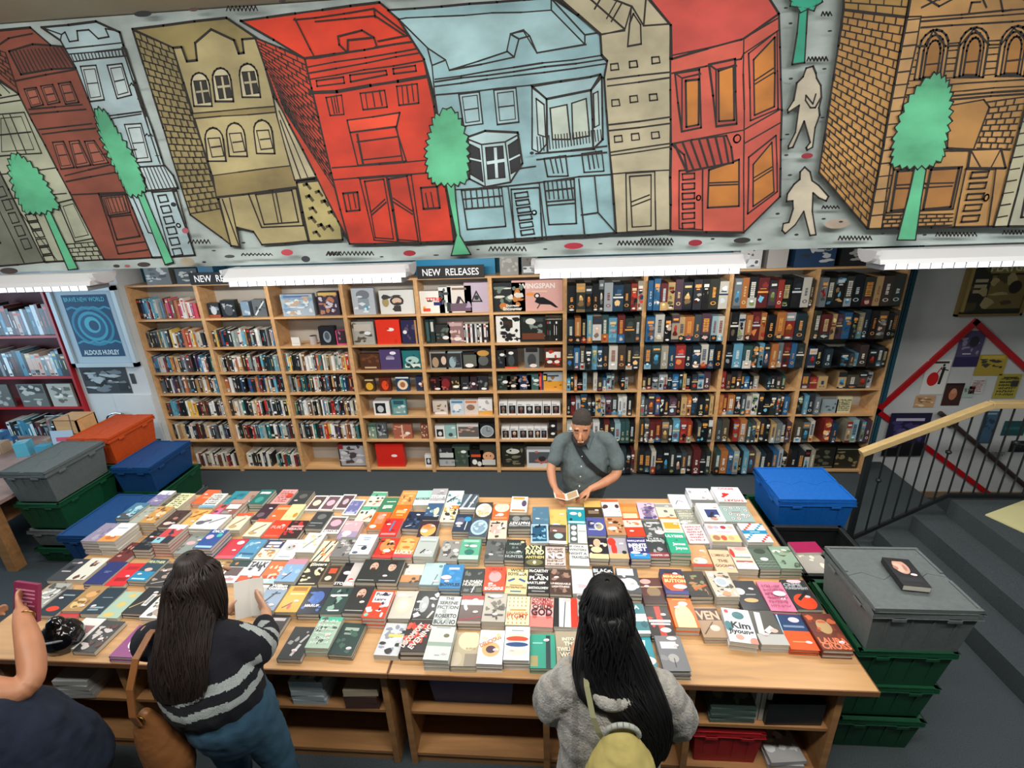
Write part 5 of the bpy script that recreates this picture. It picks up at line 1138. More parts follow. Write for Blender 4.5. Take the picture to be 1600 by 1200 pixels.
struct('wall_front', [(-8, -4.15, 0, 6.75, -4, 4.25)], WALLC)
struct('ceiling', [(-8, -4.15, 4.22, 6.75, 3.11, 4.4)], CEIL)
struct('ceiling_mezzanine', [(-8, 3.115, 2.86, 6.75, 5.8, 4.4)], mat('soffit_paint', 'b8b8b0', rough=.85))
struct('baseboard_stairwell', [(4.65, 5.6, -.5, 6.6, 5.62, -.42)], mat('dull_skirting', '8c7458', rough=.6))
struct('trim_1', [(3.93, 5.6, 0, 3.97, 5.62, 2.85)], WALLB)
# ---------------------------------------------------------------- mural on the bulkhead
def make_mural():
    mb = MB(); Y = 3.115; mb.box(-7.84, 3.075, 2.85, 6.59, 3.112, 4.215, 'a9b6b4'); k = [0]
    def P(x, z, d=0): return (x/1000, 3.075-.0004-k[0]*.00005-d, z/1000)
    def clip(x, z): return (max(-7840, min(6590, x)), max(2842, min(4218, z)))
    def clippoly(pts):
        def cl(pts, ax, lim, sg):
            o = []
            for i in range(len(pts)):
                a = pts[i]; b = pts[(i+1) % len(pts)]; ia = sg*(a[ax]-lim) <= 0; ib = sg*(b[ax]-lim) <= 0
                if ia: o.append(a)
                if ia != ib: t = (lim-a[ax])/(b[ax]-a[ax]); o.append((a[0]+(b[0]-a[0])*t, a[1]+(b[1]-a[1])*t))
            return o
        for ax, lim, sg in ((1, 4218, 1), (1, 2842, -1)):
            pts = cl(pts, ax, lim, sg)
            if not pts: return []
        return pts
    def fill(pts, col):
        pts = clippoly(pts)
        if len(pts) < 3: return
        k[0] += 1; A = sum(pts[i][0]*pts[(i+1) % len(pts)][1]-pts[(i+1) % len(pts)][0]*pts[i][1] for i in range(len(pts)))
        if A < 0: pts = pts[::-1]
        mb.face([P(*p) for p in pts], col)
    def line(pts, wd, col='1e1814', closed=False):
        if closed: pts = pts+[pts[0]]
        R = random.Random(len(pts)+int(pts[0][0])); k[0] += 1
        # hand drawn wobble
        q = [pts[0]]
        for i in range(len(pts)-1):
            a, b = pts[i], pts[i+1]; L = math.hypot(b[0]-a[0], b[1]-a[1]); n = max(1, int(L/140))
            for j in range(1, n+1):
                t = j/n; w_ = 3 if j < n else 0; q.append((a[0]+(b[0]-a[0])*t+R.uniform(-w_, w_), a[1]+(b[1]-a[1])*t+R.uniform(-w_, w_)))
        for i in range(len(q)-1):
            a, b = q[i], q[i+1]; L = math.hypot(b[0]-a[0], b[1]-a[1])
            if L < .5: continue
            wd2 = wd*R.uniform(.85, 1.2); ux, uz = (b[0]-a[0])/L, (b[1]-a[1])/L; nx, nz = -uz*wd2/2, ux*wd2/2; e = wd2*.4
            seg = [(a[0]-ux*e+nx, a[1]-uz*e+nz), (a[0]-ux*e-nx, a[1]-uz*e-nz), (b[0]+ux*e-nx, b[1]+uz*e-nz), (b[0]+ux*e+nx, b[1]+uz*e+nz)]
            seg = clippoly(seg)
            if len(seg) >= 3: mb.face([P(*p) for p in seg], col)
    pr = lambda v: [(v[i], v[i+1]) for i in range(0, len(v), 2)]
    for op in MURAL:
        t = op[0]
        if t == 'p':
            fill(pr(op[2]), op[1])
            if op[3]: line(pr(op[2]), op[3], closed=True)
        elif t == 'l': line(pr(op[2]), op[3], op[1])
        elif t == 'o': line(pr(op[2]), op[3], op[1], True)
        elif t == 'e':
            x, z, rx, rz = op[2]; pts = [(x+rx*math.cos(a*math.pi/8), z+rz*math.sin(a*math.pi/8)) for a in range(16)]
            fill(pts, op[1])
            if op[3]: line(pts, op[3], closed=True)
        elif t == 't':
            pts = pr(op[2]); fill(pts, op[1]); line(pts, op[3], closed=True)
            cx = sum(p[0] for p in pts)/len(pts); cz = sum(p[1] for p in pts)/len(pts)
            for i in range(len(pts)):   # leaf scallops round the crown
                a, b = pts[i], pts[(i+1) % len(pts)]; L = math.hypot(b[0]-a[0], b[1]-a[1]); n = max(1, round(L/38))
                for j in range(n):
                    p0 = (a[0]+(b[0]-a[0])*j/n, a[1]+(b[1]-a[1])*j/n); p1 = (a[0]+(b[0]-a[0])*(j+1)/n, a[1]+(b[1]-a[1])*(j+1)/n)
                    m = ((p0[0]+p1[0])/2, (p0[1]+p1[1])/2); d = math.hypot(m[0]-cx, m[1]-cz) or 1; o = (m[0]+(m[0]-cx)/d*20, m[1]+(m[1]-cz)/d*20)
                    fill([p0, o, p1, (cx*.1+m[0]*.9, cz*.1+m[1]*.9)], op[1]); line([p0, o, p1], op[3]*.8)
        elif t == 'b':
            rows, cols, v, wd = op[1], op[2], pr(op[3]), op[4]; TL, TR_, BRr, BL = v
            def bi(u, w_):
                a = (TL[0]+(TR_[0]-TL[0])*u, TL[1]+(TR_[1]-TL[1])*u); b = (BL[0]+(BRr[0]-BL[0])*u, BL[1]+(BRr[1]-BL[1])*u); return (a[0]+(b[0]-a[0])*w_, a[1]+(b[1]-a[1])*w_)
            R = random.Random(rows)
            for r in range(rows+1): line([bi(0, r/rows), bi(.5, r/rows+R.uniform(-.004, .004)), bi(1, r/rows)], wd*.9)
            for r in range(rows):
                for c in range(cols+1):
                    u = (c+(.5 if r % 2 else 0)+R.uniform(-.12, .12))/cols
                    if 0 < u < 1: line([bi(u, r/rows), bi(u, (r+1)/rows)], wd*.9)
    m = mat('mural_wash', attr=True, rough=.7, noise=.4, nscale=3.2, stretch=(1, 1, 1.6))
    o = mb.build('mural', m); tag(o, 'painted mural of a tilted street of coloured buildings and green trees', 'mural')
make_mural()
# ---------------------------------------------------------------- tube lamps under the mural
GLOW = mat('lamp_lens', 'f4f6fa', rough=.4, emit=1.6); LAMPM = mat('lamp_housing', 'd4d6da', rough=.35)
def tube_lamp(x0, x1, label):
    t = thing('tube_lamp', label, 'lamp', ((x0+x1)/2, 3.0, 2.74), 0, 'strip lamps under the mural'); L = (x1-x0)/2
    def prof(y0, y1, x, e=0): return [(x, .07, .1), (x, -.03, .1), (x, -.1, .055), (x, -.11, .03), (x, .07, .03)]
    mb = MB(); A = prof(0, 0, -L); B = prof(0, 0, L); n = len(A)
    mb.add(A+B, [(i, (i+1) % n, n+(i+1) % n, n+i)[::-1] for i in range(n)]+[tuple(range(n)), tuple(range(2*n-1, n-1, -1))], 'd4d6da'); mb.build('housing', LAMPM, t)
    mb = MB(); mb.box(-L+.03, -.098, 0, L-.03, .06, .03, 'f4f6fa'); mb.build('lens', GLOW, t)
    mb = MB(); k = int(2*L/.062)
    for i in range(k+1): x = -L+.03+i*(2*L-.06)/k; mb.box(x-.002, -.103, -.003, x+.002, .06, .03, '70767c')
    mb.build('louvre', mat('louvre', '8a9096', rough=.4), t)
    for s in (-1, 1):
        mb = MB(); pts = [(math.cos(a*math.pi/10)*.1*(-1), math.sin(a*math.pi/10)*-.075) for a in range(11)]
        vs = [(s*L, y, .1+z) for y, z in pts]+[(s*(L+.02), y*.9, .1+z*.9) for y, z in pts]; n = 11
        mb.add(vs, [tuple(range(11)), tuple(range(21, 10, -1))]+[(i, (i+1) % n, n+(i+1) % n, n+i)[::-1] for i in range(n)], 'd8dadd'); mb.build('end_cap', LAMPM, t)
tube_lamp(-4.55, -2.88, 'white strip lamp above the swirling blue poster, leftmost')
tube_lamp(-2.0, -.85, 'white strip lamp under the olive and red painted buildings')
tube_lamp(-.08, 1.12, 'white strip lamp under the pale blue painted building')
tube_lamp(1.84, 3.3, 'white strip lamp under the brown brick building, rightmost')
# ================================================================ wall bookcases
SHZ = [2.035, 1.68, 1.365, 1.09, .775, .45, .047]
XB = [-4.885, -4.035, -3.195, -2.325, -1.47, -.64, .18, 1.04, 1.93, 2.8, 3.7]
YF = 5.325; YBK = 5.62
PANEL = mat('bookcase_back', 'b9b4aa', rough=.7, noise=.06, nscale=4)
for c in range(10):
    x0, x1 = XB[c], XB[c+1]; ls = ['leftmost', 'second', 'third', 'fourth', 'fifth', 'sixth', 'seventh', 'eighth', 'ninth', 'rightmost'][c]
    what = ['filled with thin paperbacks at the left end', 'filled with thin paperbacks below a black sign', 'with a blue boxed game on its top shelf', 'with two red slipcases', 'full of small boxes under a black sign', 'with white boxed figures in a row', 'crammed with thick game boxes behind the man', 'packed with tall game boxes, plastic wrapped', 'packed with game boxes behind the blue tote', 'at the right end beside the stair rail'][c]
    t = thing('bookcase', f'maple wall bookcase {what}', 'bookcase', ((x0+x1)/2, YF, 0), 0, 'wall bookcases'); hw = (x1-x0)/2
    for s in (-1, 1):
        mb = MB(); mb.box(s*hw-(.022 if s > 0 else 0), 0, 0, s*hw+(.022 if s < 0 else 0), .29, 2.44); mb.build('side_panel', WOOD(), t)
    for k_, z in enumerate(SHZ): mb = MB(); mb.box(-hw+.022, .004, z-.022, hw-.022, .285, z); mb.build('shelf', WOOD() if c < 6 or k_ > 2 else mat('black_shelf', '1a1c1e', rough=.5), t)
    mb = MB(); mb.box(-hw+.022, .0, 2.418, hw-.022, .29, 2.44); mb.build('top_panel', WOOD(), t)
    mb = MB(); mb.box(-hw+.022, .28, .0, hw-.022, .293, 2.418); mb.build('back_panel', PANEL, t)
SPINEC = ['1e2224', '2a2c30', '16181a', '23303c', '34383c', 'd8d6cc', 'e4e0d4', 'c8ccc8', 'b8b4a8', '1a1c20', '24282c', '302c2c', '1c2428', '6c2828', 'b83028', '26507c', '3a7ca0', '5ca0b8', '205058', '2c7470', 'a88458', 'c8a878', '6a4430', '48302a', '80888c', 'd8b048', '9caca4', '586068', 'e8e8e4', '303c34', 'b06840', '4c3c58', '2a2a2c', '1e2428', 'd4d4d0']
BKIND = {'n': 0, 'rest': None}
def spine_book(x, y, z, wd, h, d, col, rx=0, rnd=random):
    mb = MB(); acc = rnd.choice(['e8e4d8', '202224', 'c83c30', 'd8c890', '80a8b8', 'f0f0f0'])
    top = 'cdc8ba'
    mb.box(0, 0, 0, wd, d, h, cols=[col, top, col, col, col, col])
    k = rnd.random(); e = -.0006
    def s(z0, z1, c, i=.12): mb.face([(wd*i, e, z0*h), (wd*(1-i), e, z0*h), (wd*(1-i), e, z1*h), (wd*i, e, z1*h)], c)
    if k < .75: s(.3, .3+.4*rnd.random()+.1, acc, .38)
    if k > .3: s(.82, .92, acc, .1)
    if k > .55: s(.05, .12, rnd.choice(['e8e4d8', '202224']), .15)
    if k > .8: s(.14, .28, rnd.choice(SPINEC), .0)
    return mb
REST = MB(); NSP = [0]; SHELFN = ['top', 'second', 'third', 'fourth', 'fifth', 'sixth', 'bottom']
COLN = ['leftmost', 'second', 'third', 'fourth', 'fifth', 'sixth', 'seventh', 'eighth', 'ninth', 'rightmost']
def spines(c, r, u0=.0, u1=1.0, hmin=.175, hmax=.225, tmin=.016, tmax=.042, pal=None, lean=0):
    rnd = random.Random(c*31+r*7+int(u0*10)); x0 = XB[c]+.03; x1 = XB[c+1]-.03; W_ = x1-x0; x = x0+W_*u0; xe = x0+W_*u1; z = SHZ[r]; n = 0
    near = r >= 2 or c == 2
    while x < xe-tmin:
        wd = min(rnd.uniform(tmin, tmax), xe-x); h = rnd.uniform(hmin, hmax); d = rnd.uniform(.12, .15); col = rnd.choice(pal or SPINEC); yf = YF+.035+rnd.uniform(0, .03)
        if rnd.random() < .02: x += .02
        mb = spine_book(0, 0, 0, wd-.0015, h, d, col, rnd=rnd); mb_loc = (x, yf, z+.0005)
        ang = lean+(rnd.uniform(-.02, .02) if rnd.random() < .2 else 0)
        if NSP[0] < 300 and near:
            o = mb.build('shelved_book', PAINT()); o.location = mb_loc
            if lean: o.rotation_euler = (0, -lean, 0)
            tag(o, f'{cname(col)} spined paperback, {ORD[n]} from left, {SHELFN[r]} shelf, {COLN[c]} bookcase', 'book', 'paperbacks filling the left bookcases'); NSP[0] += 1
        else:
            M = Matrix.Translation(mb_loc); 
            for v in [0]: pass
            n0 = len(REST.v); REST.v += [tuple(M @ Vector(v)) for v in mb.v]; REST.f += [tuple(n0+i for i in f) for f in mb.f]; REST.c += mb.c; REST.sm += mb.sm
        x += wd; n += 1
for r in (1, 2, 3, 4, 5):
    for c in (0, 1, 2):
        if c == 2 and r == 1: continue
        spines(c, r)
COOLP = ['3a7ca0', '5ca0b8', '205058', 'c8ccc8', '16181a', '26507c', 'b8d0d8', '8c3030']
spines(0, 0, .0, .3, pal=COOLP, hmin=.2, hmax=.25); spines(0, 0, .38, .95, pal=['c8a878', 'b06840', 'd8d6cc', 'b83060', '3a7ca0', 'c84858', '6a4430'], hmax=.24)
spines(0, 6, .25, .95, hmin=.16, hmax=.2, pal=['d8d6cc', 'e4e0d4', '2a2c30', '6a4430', '8c3030', 'b8b4a8']); spines(1, 6, .06, .5, hmin=.17, hmax=.21, pal=['16181a', '2a2c30', '23303c', 'd8d6cc']); spines(1, 6, .56, .97, hmin=.16, hmax=.2, pal=['d8d6cc', '205058', '16181a', '8c3030', '2c7470', 'b8b4a8'])
# tall game boxes, spine out, on the four right bookcases
GPAL = ['1c2024', '22282c', '2a2e34', '14181c', '181c20', '26302e', '30342c', '141618', '201c1c', '282c30', 'b4b4ac', 'c0bcb0', 'c8c8c4', '9ca4a8', '2c5c84', '5c94ac', '1f3c54', '5c2424', '8c3028', 'a86838', 'b89868', '2c4c4c', '4c4438', '403430', '6c7478', '8ca8b0', '3c4448', '4c3844', '98907c', '24343c']
NG = [0]
def game_box(c, r, n, x, wd, h, d, y, col, rnd, name='board_game_box', cat='board game', group='plastic wrapped games on the right bookcases', lab=None, angle=0):
    mb = MB(); side = '%02x%02x%02x' % tuple(int(int(col[i:i+2], 16)*.8) for i in (0, 2, 4))
    mb.box(0, 0, 0, wd, d, h, cols=[side, side, col, side, side, side])
    A = Art(mb, (0, -.0002, 0), (1, 0, 0), (0, 0, 1), wd, h, seed=rnd.random())
    light = cname(col) in ('white',) or sum(int(col[i:i+2], 16) for i in (0, 2, 4)) > 420; ink = rnd.choice(['202428', '1c3c5c', '803028']) if light else rnd.choice(['e8e4d8', 'd8c48c', 'c8d4d8', 'e8a050'])
    k = rnd.random(); art = rnd.choice(GPAL); art2 = rnd.choice(['c87838', '4c94b8', 'd4a870', '7c8c54', 'a83028', 'c8c4b4', 'd8b8a8'])
    st = rnd.random(); vv = lambda c, f: '%02x%02x%02x' % tuple(max(0, min(255, int(int(c[i:i+2], 16)*f))) for i in (0, 2, 4))
    if st < .3:      # running title with a small picture at the foot
        A.rect(.0, .0, 1, .16+.2*rnd.random(), art); A.blob(.5, .14, .3, .07, art2); A.blob(.5, .22, .2, .04, vv(art, 1.5)); yy = .34; wd_ = rnd.uniform(.16, .3)
        while yy < .82: L = rnd.choice((.03, .045, .06)); A.rect(.5-wd_, yy, .5+wd_, yy+L*.68, ink); A.k -= 1; A.rect(.5-wd_*.4, yy+L*.2, .5+wd_*.4, yy+L*.45, col) if rnd.random() < .6 else None; A.k -= 1; yy += L
        A.k += 2
    elif st < .5:    # picture filling the spine
        for i_ in range(9): A.blob(rnd.uniform(.2, .8), rnd.uniform(.1, .85), rnd.uniform(.15, .4), rnd.uniform(.04, .11), vv(rnd.choice((col, art, art2)), rnd.uniform(.6, 1.3)))
        A.rect(.15, .74, .85, .84, ink); A.rect(.28, .66, .72, .7, ink)
    elif st < .7:    # quiet box with title and emblem
        A.ell(.5, .2, .28, .06, ink); A.ell(.5, .2, .18, .04, col); yy = .4
        for i_ in range(rnd.randint(4, 8)): A.line(.35, yy, .65, yy+rnd.uniform(-.02, .02), .1, ink); yy += .045
    elif st < .85:   # top band, figure below
        A.rect(0, .7, 1, 1, art); A.rect(.15, .8, .85, .88, ink); A.blob(.5, .45, .25, .16, art2); A.blob(.5, .3, .32, .1, vv(art2, .6)); A.ell(.5, .55, .14, .035, vv(art2, 1.25)); A.rect(0, 0, 1, .1, vv(art, .7))
    else:
        A.rect(.0, .5, 1, .56, ink); A.blob(.4, .3, .3, .12, vv(art, 1.3)); A.blob(.6, .75, .3, .1, vv(col, 1.5)); A.rect(.2, .62, .8, .66, vv(ink, .8))
    if rnd.random() < .2: A.ell(.5, .08, .28, .035, 'e4e0dc')
    if NG[0] >= 300: return
    NG[0] += 1
    o = mb.build(name, PAINT()); o.location = (x, y, SHZ[r]+.001 if r is not None else 2.441)
    if angle: o.rotation_euler = (0, 0, angle)
    tag(o, lab or f'{cname(col)} game box, {ORD[n]} from left, {SHELFN[r]} shelf, {COLN[c]} bookcase', cat, group); return o
def y_if(y): return y
def games(c, r, u0=0, u1=1, hmin=.26, hmax=.3, tmin=.055, tmax=.11, push=-.06, dens=1):
    rnd = random.Random(c*101+r*13+int(u0*20)); x0 = XB[c]+.024; W_ = XB[c+1]-.024-x0; x = x0+W_*u0; xe = x0+W_*u1; n = 0; cap = {0: .37, 1: .33, 2: .295, 3: .25, 4: .295, 5: .3, 6: .38}[r]
    while x < xe-tmin*.8:
        wd = min(rnd.uniform(tmin, tmax), xe-x-.001)
        if wd < .02: break
        h = min(rnd.uniform(hmin, hmax), cap-.01)
        game_box(c, r, n, x+.001, wd-.003, h, rnd.uniform(.24, .28), YF+push+rnd.uniform(-.01, .03), rnd.choice(GPAL), rnd); x += wd; n += 1
        if rnd.random() > dens: x += rnd.uniform(.04, .12)
for c in (6, 7, 8, 9):
    games(c, 0, hmin=.28, hmax=.34); games(c, 1, hmin=.27, hmax=.315); 
    if c < 9: games(c, 2, hmin=.26, hmax=.283)
    if c != 9: games(c, 3, 0, .95 if c != 8 else .85, hmin=.14, hmax=.225, tmin=.035, tmax=.075, push=.0, dens=.85)
    games(c, 4, 0, .98 if c < 9 else .3, hmin=.2, hmax=.27, tmin=.04, tmax=.085, push=-.01, dens=.95)
    games(c, 5, 0, 1, hmin=.24, hmax=.29, tmin=.045, tmax=.085, push=-.07, dens=.96 if c < 9 else .6)
    games(c, 6, 0, 1 if c < 9 else .3, hmin=.27, hmax=.33, tmin=.05, tmax=.09, push=-.1)
games(9, 2, .0, 1, hmin=.12, hmax=.25, tmin=.04, tmax=.09, dens=.8); games(9, 3, 0, .9, hmin=.12, hmax=.2, tmin=.06, tmax=.13, push=0, dens=.6)
# faced-out boxes, figures and books: (column, shelf, u centre, width, height, depth, colour, art, label)
FO = [
(1,0,.13,.14,.17,.08,'2c2c30','n3,8090a0;e.5,.5,.25,.3,c8ccd0;r0,0,1,.2,a05030','small black blister packed figure above the paperbacks'),
(1,0,.36,.17,.2,.08,'202428','n4,a8acb0;e.5,.4,.3,.3,4c5054','black window box with silver figure'),
(1,0,.62,.1,.18,.08,'7c94a8','n3,c0ccd4;r0,0,1,.1,404850','slim pale blue figure box'),
(1,0,.84,.16,.2,.08,'60686c','x.1,.1,.9,.9,.1,d8dce0;n3,3c4044','grey plastic wrapped box with slanting white shape'),
(2,0,.35,.38,.25,.08,'a4b4c0','n8,7c9cb8;n6,d8dcdc;r.1,.85,.9,.95,5870a0;n3,c0a488','wide pale blue battle scene box'),
(2,0,.8,.24,.27,.08,'3c3448','n6,b07858;n4,c8c0cc;r.05,.85,.95,.97,d0b060','dark box crowded with costumed heroes'),
(2,1,.22,.1,.1,.02,'e0dcd4','r.1,.2,.9,.3,c8c4bc','small blank cream card'),
(2,1,.7,.19,.22,.08,'1c1e24','e.5,.45,.25,.32,8c98a4;e.5,.5,.16,.22,50585c','black window box with grey figure'),
(2,1,.91,.13,.17,.08,'d84878','r.1,.1,.95,1,3a2c34;n2,b07888','pink edged black box on the second shelf'),
(3,0,.25,.26,.3,.06,'b4bcc4','e.5,.75,.3,.18,787c84;r.25,.2,.75,.6,8c98a0;n2,40a0c0;n3,e0e4e8','plastic bagged grey toy bear'),
(3,0,.73,.4,.27,.1,'dcdcd8','e.5,.55,.2,.2,3c3834;e.5,.55,.14,.13,d8b8a0;r.4,.1,.6,.35,403838;e.17,.5,.1,.2,a89868;n2,404040','white figure box with big round spectacles face'),
(3,1,.18,.26,.27,.05,'a8a8a0','n6,5c5048;r.1,.6,.9,.9,c0b8ac;e.7,.5,.15,.08,e8e8e8','grey brown boxed game with price sticker'),
(3,1,.55,.28,.29,.1,'e03420','e.6,.6,.16,.07,f0e4e0;n1,d02c1c','bright red slipcase on the second shelf'),
(3,1,.87,.2,.28,.06,'28284c','n3,5c4c64;e.2,.5,.12,.08,e8e0e0;r.8,0,.9,1,c09050','navy box beside the red slipcase'),
(3,2,.22,.24,.2,.05,'4c2c1c','n5,6c4024;r.2,.1,.8,.2,c0a080','dark brown leather look book'),
(3,2,.53,.25,.25,.05,'4c3c68','e.65,.82,.15,.08,e8e4ec;r.3,.5,.7,.62,a8a0b8;r.35,.65,.65,.68,a8a0b8','purple hardback with white sticker'),
(3,2,.86,.23,.23,.05,'1c6c70','e.5,.5,.35,.2,a8c8c0;r.1,.1,.9,.3,d8e0d8;n3,203c40','teal hardback with city skyline'),
(3,3,.16,.13,.16,.05,'40301c','e.5,.4,.35,.3,d0a030;r.1,.85,.9,.95,c8b890','small box with golden serpent'),
(3,3,.4,.14,.17,.05,'5c2018','e.5,.45,.3,.35,d84820;n2,8c3020','small box with fiery red beast'),
(3,3,.67,.16,.18,.05,'1c3c5c','e.5,.45,.4,.35,e0c8a8;e.5,.45,.2,.2,a06848;r0,.9,1,1,d8d8d4','small box with cream moon swirl'),
(3,3,.95,.1,.18,.05,'24304c','n2,c07838;e.5,.5,.2,.1,e0e0e0','navy box against the right upright, fourth shelf'),
(3,4,.3,.2,.18,.13,'dcdcd8','r.1,.12,.75,.88,202226;e.42,.45,.2,.25,b8bcc0','white mug box with black window'),
(3,4,.57,.18,.2,.06,'4c8488','r.1,.1,.9,.5,7c9c98;r.15,.7,.85,.95,2c5058;n2,c0d0d0','teal plastic bagged item on the fifth shelf'),
(3,5,.1,.1,.2,.05,'78907c','n3,d8dcd0;r0,.8,1,1,3c5c50','green and white box at the left upright'),
(3,5,.25,.12,.21,.05,'585c60','n5,a8acb0;n3,2c3034','grey photo box on the sixth shelf'),
(3,5,.58,.24,.19,.05,'a05c48','r.45,0,.52,1,dcc8b0;n4,e0b090;e.75,.4,.12,.1,f0e8e0','red brown boxed pair of cards'),
(3,5,.93,.1,.19,.05,'7c4c3c','n4,d8b898','red brown box by the right upright'),
(3,6,.33,.36,.32,.1,'cc2418','e.65,.5,.11,.06,f0e0dc','bright red slipcase on the bottom shelf'),
(3,6,.94,.09,.17,.05,'e0e0dc','r.15,.2,.85,.75,202428;e.5,.5,.2,.2,d0d0d0','small white box by the right upright'),
(4,0,.15,.28,.25,.09,'e8e4dc','tTETRIS,.55,.62,.18,d03028;r.55,.35,.85,.5,28306c;r.1,.08,.4,.22,e05030;r.1,.22,.2,.3,e8b030;x.3,.55,.5,.55,.06,303030','white game box with block puzzle pieces'),
(4,0,.37,.14,.29,.07,'d8dcd8','n3,505454;r.6,.05,.9,.4,303434;r.2,.7,.8,.8,404444','slim white book with black figures'),
(4,0,.58,.27,.3,.08,'d8d0c8','x.3,.1,.5,.6,.14,40303c;x.5,.6,.85,.1,.06,30282c;r.05,.05,.95,.35,6c5868;r.2,.85,.8,.93,806c60','white box with dark caped archer'),
(4,0,.86,.27,.33,.08,'b8a8b8','z;n1,a898b0','lilac box with black triangle'),
(4,1,.07,.05,.28,.14,'1c2c2c','r.2,.1,.8,.9,3c6060','dark green slim volume on the second shelf'),
(4,1,.14,.05,.28,.14,'203434','r.2,.5,.8,.9,c8c8c0','dark green volume with pale label'),
(4,1,.3,.17,.22,.05,'2c3030','n4,606c60;e.65,.3,.22,.1,e8e4e0','black game box with oval sticker'),
(4,1,.49,.18,.25,.05,'8c6c6c','n4,d8b8ac;r.1,.8,.9,.95,c0a0a0;e.6,.2,.25,.09,e8dcd8','dusky pink window box'),
(4,2,.2,.22,.21,.05,'8c8c88','r.08,.08,.92,.92,242220;e.3,.4,.18,.3,a88c70;e.75,.5,.14,.25,d0b8a8','clear blister pack with gold figure'),
(4,2,.43,.2,.21,.05,'8c9494','r.08,.08,.92,.92,2c3234;e.4,.4,.2,.32,90a8b0;n2,606c70','clear blister pack with blue grey figure'),
(4,2,.67,.2,.2,.06,'1c1c1e','r.12,.15,.88,.85,5c6058;e.45,.2,.25,.12,e8e8e4','black window box with oval sticker, third shelf'),
(4,2,.9,.2,.24,.06,'202024','e.5,.78,.35,.15,c09048;e.5,.4,.3,.25,5c605c','black pack with golden crest'),
(4,3,.12,.14,.17,.05,'201418','n3,7c3030;e.6,.15,.25,.08,e0d8d8','small black and red box, first of six'),
(4,3,.27,.14,.18,.05,'341418','e.5,.5,.35,.35,7c2428;n2,b06050','small crimson box, second of six'),
(4,3,.43,.12,.17,.05,'2c2820','n3,b09058;e.5,.3,.3,.1,e0e0d8','small gold and black box, third of six'),
(4,3,.57,.13,.17,.05,'28282c','n3,606468;e.5,.2,.25,.08,e0e0e0','small black box, fourth of six'),
(4,3,.7,.11,.17,.05,'30242c','n3,705860;e.5,.5,.2,.1,e4e0e0','small plum box, fifth of six'),
(4,3,.84,.13,.18,.05,'282a2e','n4,707478;e.6,.12,.25,.08,e0e0e0','small charcoal box, sixth of six'),
(4,4,.15,.18,.18,.06,'c8bcb0','n3,80644c;r.1,.05,.9,.2,e4e0dc','cream box with brown toy, fifth shelf left'),
(4,4,.42,.17,.19,.06,'b8c4cc','e.5,.5,.3,.25,e0e0e0;n2,6c90a8;r.1,.8,.9,.95,5080a0','pale blue box with white toy'),
(4,4,.64,.17,.19,.06,'d0c4bc','e.45,.5,.3,.2,8c6c5c;r.1,.8,.9,.95,c07850','cream box with rust toy'),
(4,4,.86,.17,.2,.06,'e0dcd8','r0,0,1,.25,d8a048;n3,a0a4a8','white box with amber base'),
(4,5,.11,.12,.17,.06,'dcdcd8','r.15,.15,.85,.75,202226;e.5,.4,.2,.18,d8d8d8','small white window box at the left'),
(4,5,.28,.14,.18,.05,'90b4b0','n2,d8e0dc;e.5,.3,.2,.14,404c4c','mint green small box'),
(4,5,.57,.29,.19,.05,'c8c8c4','r.06,.12,.94,.85,605c58;n3,c09888','wide white window box'),
(4,5,.88,.21,.2,.06,'1a1c1e','e.5,.5,.4,.4,b4bcc0;e.5,.5,.35,.35,8c9498;x.5,.5,.5,.8,.03,202428;x.5,.5,.7,.5,.03,202428','black box with silver clock face'),
(4,6,.18,.22,.27,.08,'2c2c30','r.05,.05,.95,.4,a8acac;n3,8c9090;r.1,.5,.9,.75,c8ccc8','black and silver packed toy, bottom shelf left'),
(4,6,.42,.22,.29,.08,'3c4c40','e.65,.75,.16,.07,e8e8e4;n3,58685c','dark green box with round sticker, bottom shelf'),
(4,6,.66,.2,.24,.08,'1c1c1c','r.2,.6,.8,.75,d85028;e.4,.3,.16,.16,e4e4e0;e.7,.2,.14,.14,d8d8d4','black box with small white robots'),
(4,6,.9,.21,.31,.08,'30342c','e.5,.5,.35,.2,d8a078;r.1,.1,.9,.35,c8c8c4;e.38,.52,.04,.03,202020;e.62,.52,.04,.03,202020','dark box with round orange face'),
(5,0,.2,.36,.32,.12,'24282a','n6,6c8074;n4,c07840;tDungeon,.6,.2,.12,e8e4dc;tEncounter,.6,.1,.12,e8e4dc;n2,d8d4c8','dark plastic wrapped adventure card box'),
(5,0,.69,.56,.34,.14,'d8a8a0','tWINGSPAN,.5,.82,.17,f0e4dc;b;r.4,.62,.7,.66,e8c4a8','pink box with black toucan'),
(5,1,.2,.27,.31,.08,'e8e8e4','n9,202224;r.3,.55,.7,.8,3c2c20;n5,202224','white box with black creature pattern'),
(5,1,.57,.28,.29,.08,'1e2422','n3,808c88;r.05,.1,.95,.35,6c3c28;r.1,.8,.9,.95,384440;e.4,.82,.2,.12,d8d8d0','black skull box with brown band'),
(5,2,.08,.12,.22,.07,'1c2024','e.6,.75,.25,.08,e8e8e4;n2,505860','black window box on the third shelf, left of two'),
(5,2,.23,.15,.23,.07,'1e1c1e','e.5,.8,.2,.08,e8e8e4;e.5,.4,.25,.3,40484c;r0,0,1,.08,d85028','black window box on the third shelf, right of two'),
(5,2,.54,.17,.24,.06,'6c7070','r.1,.8,.9,1,1c1e20;e.5,.4,.3,.32,3c4040;e.6,.12,.25,.09,e8dcd8','grey bagged figure in the middle'),
(5,2,.87,.21,.24,.08,'4c2820','r.1,.5,.9,.8,e8e4dc;n4,b83828;e.3,.3,.15,.08,e8e4dc;e.7,.3,.15,.08,e8e4dc','red brown box with white teeth like shapes'),
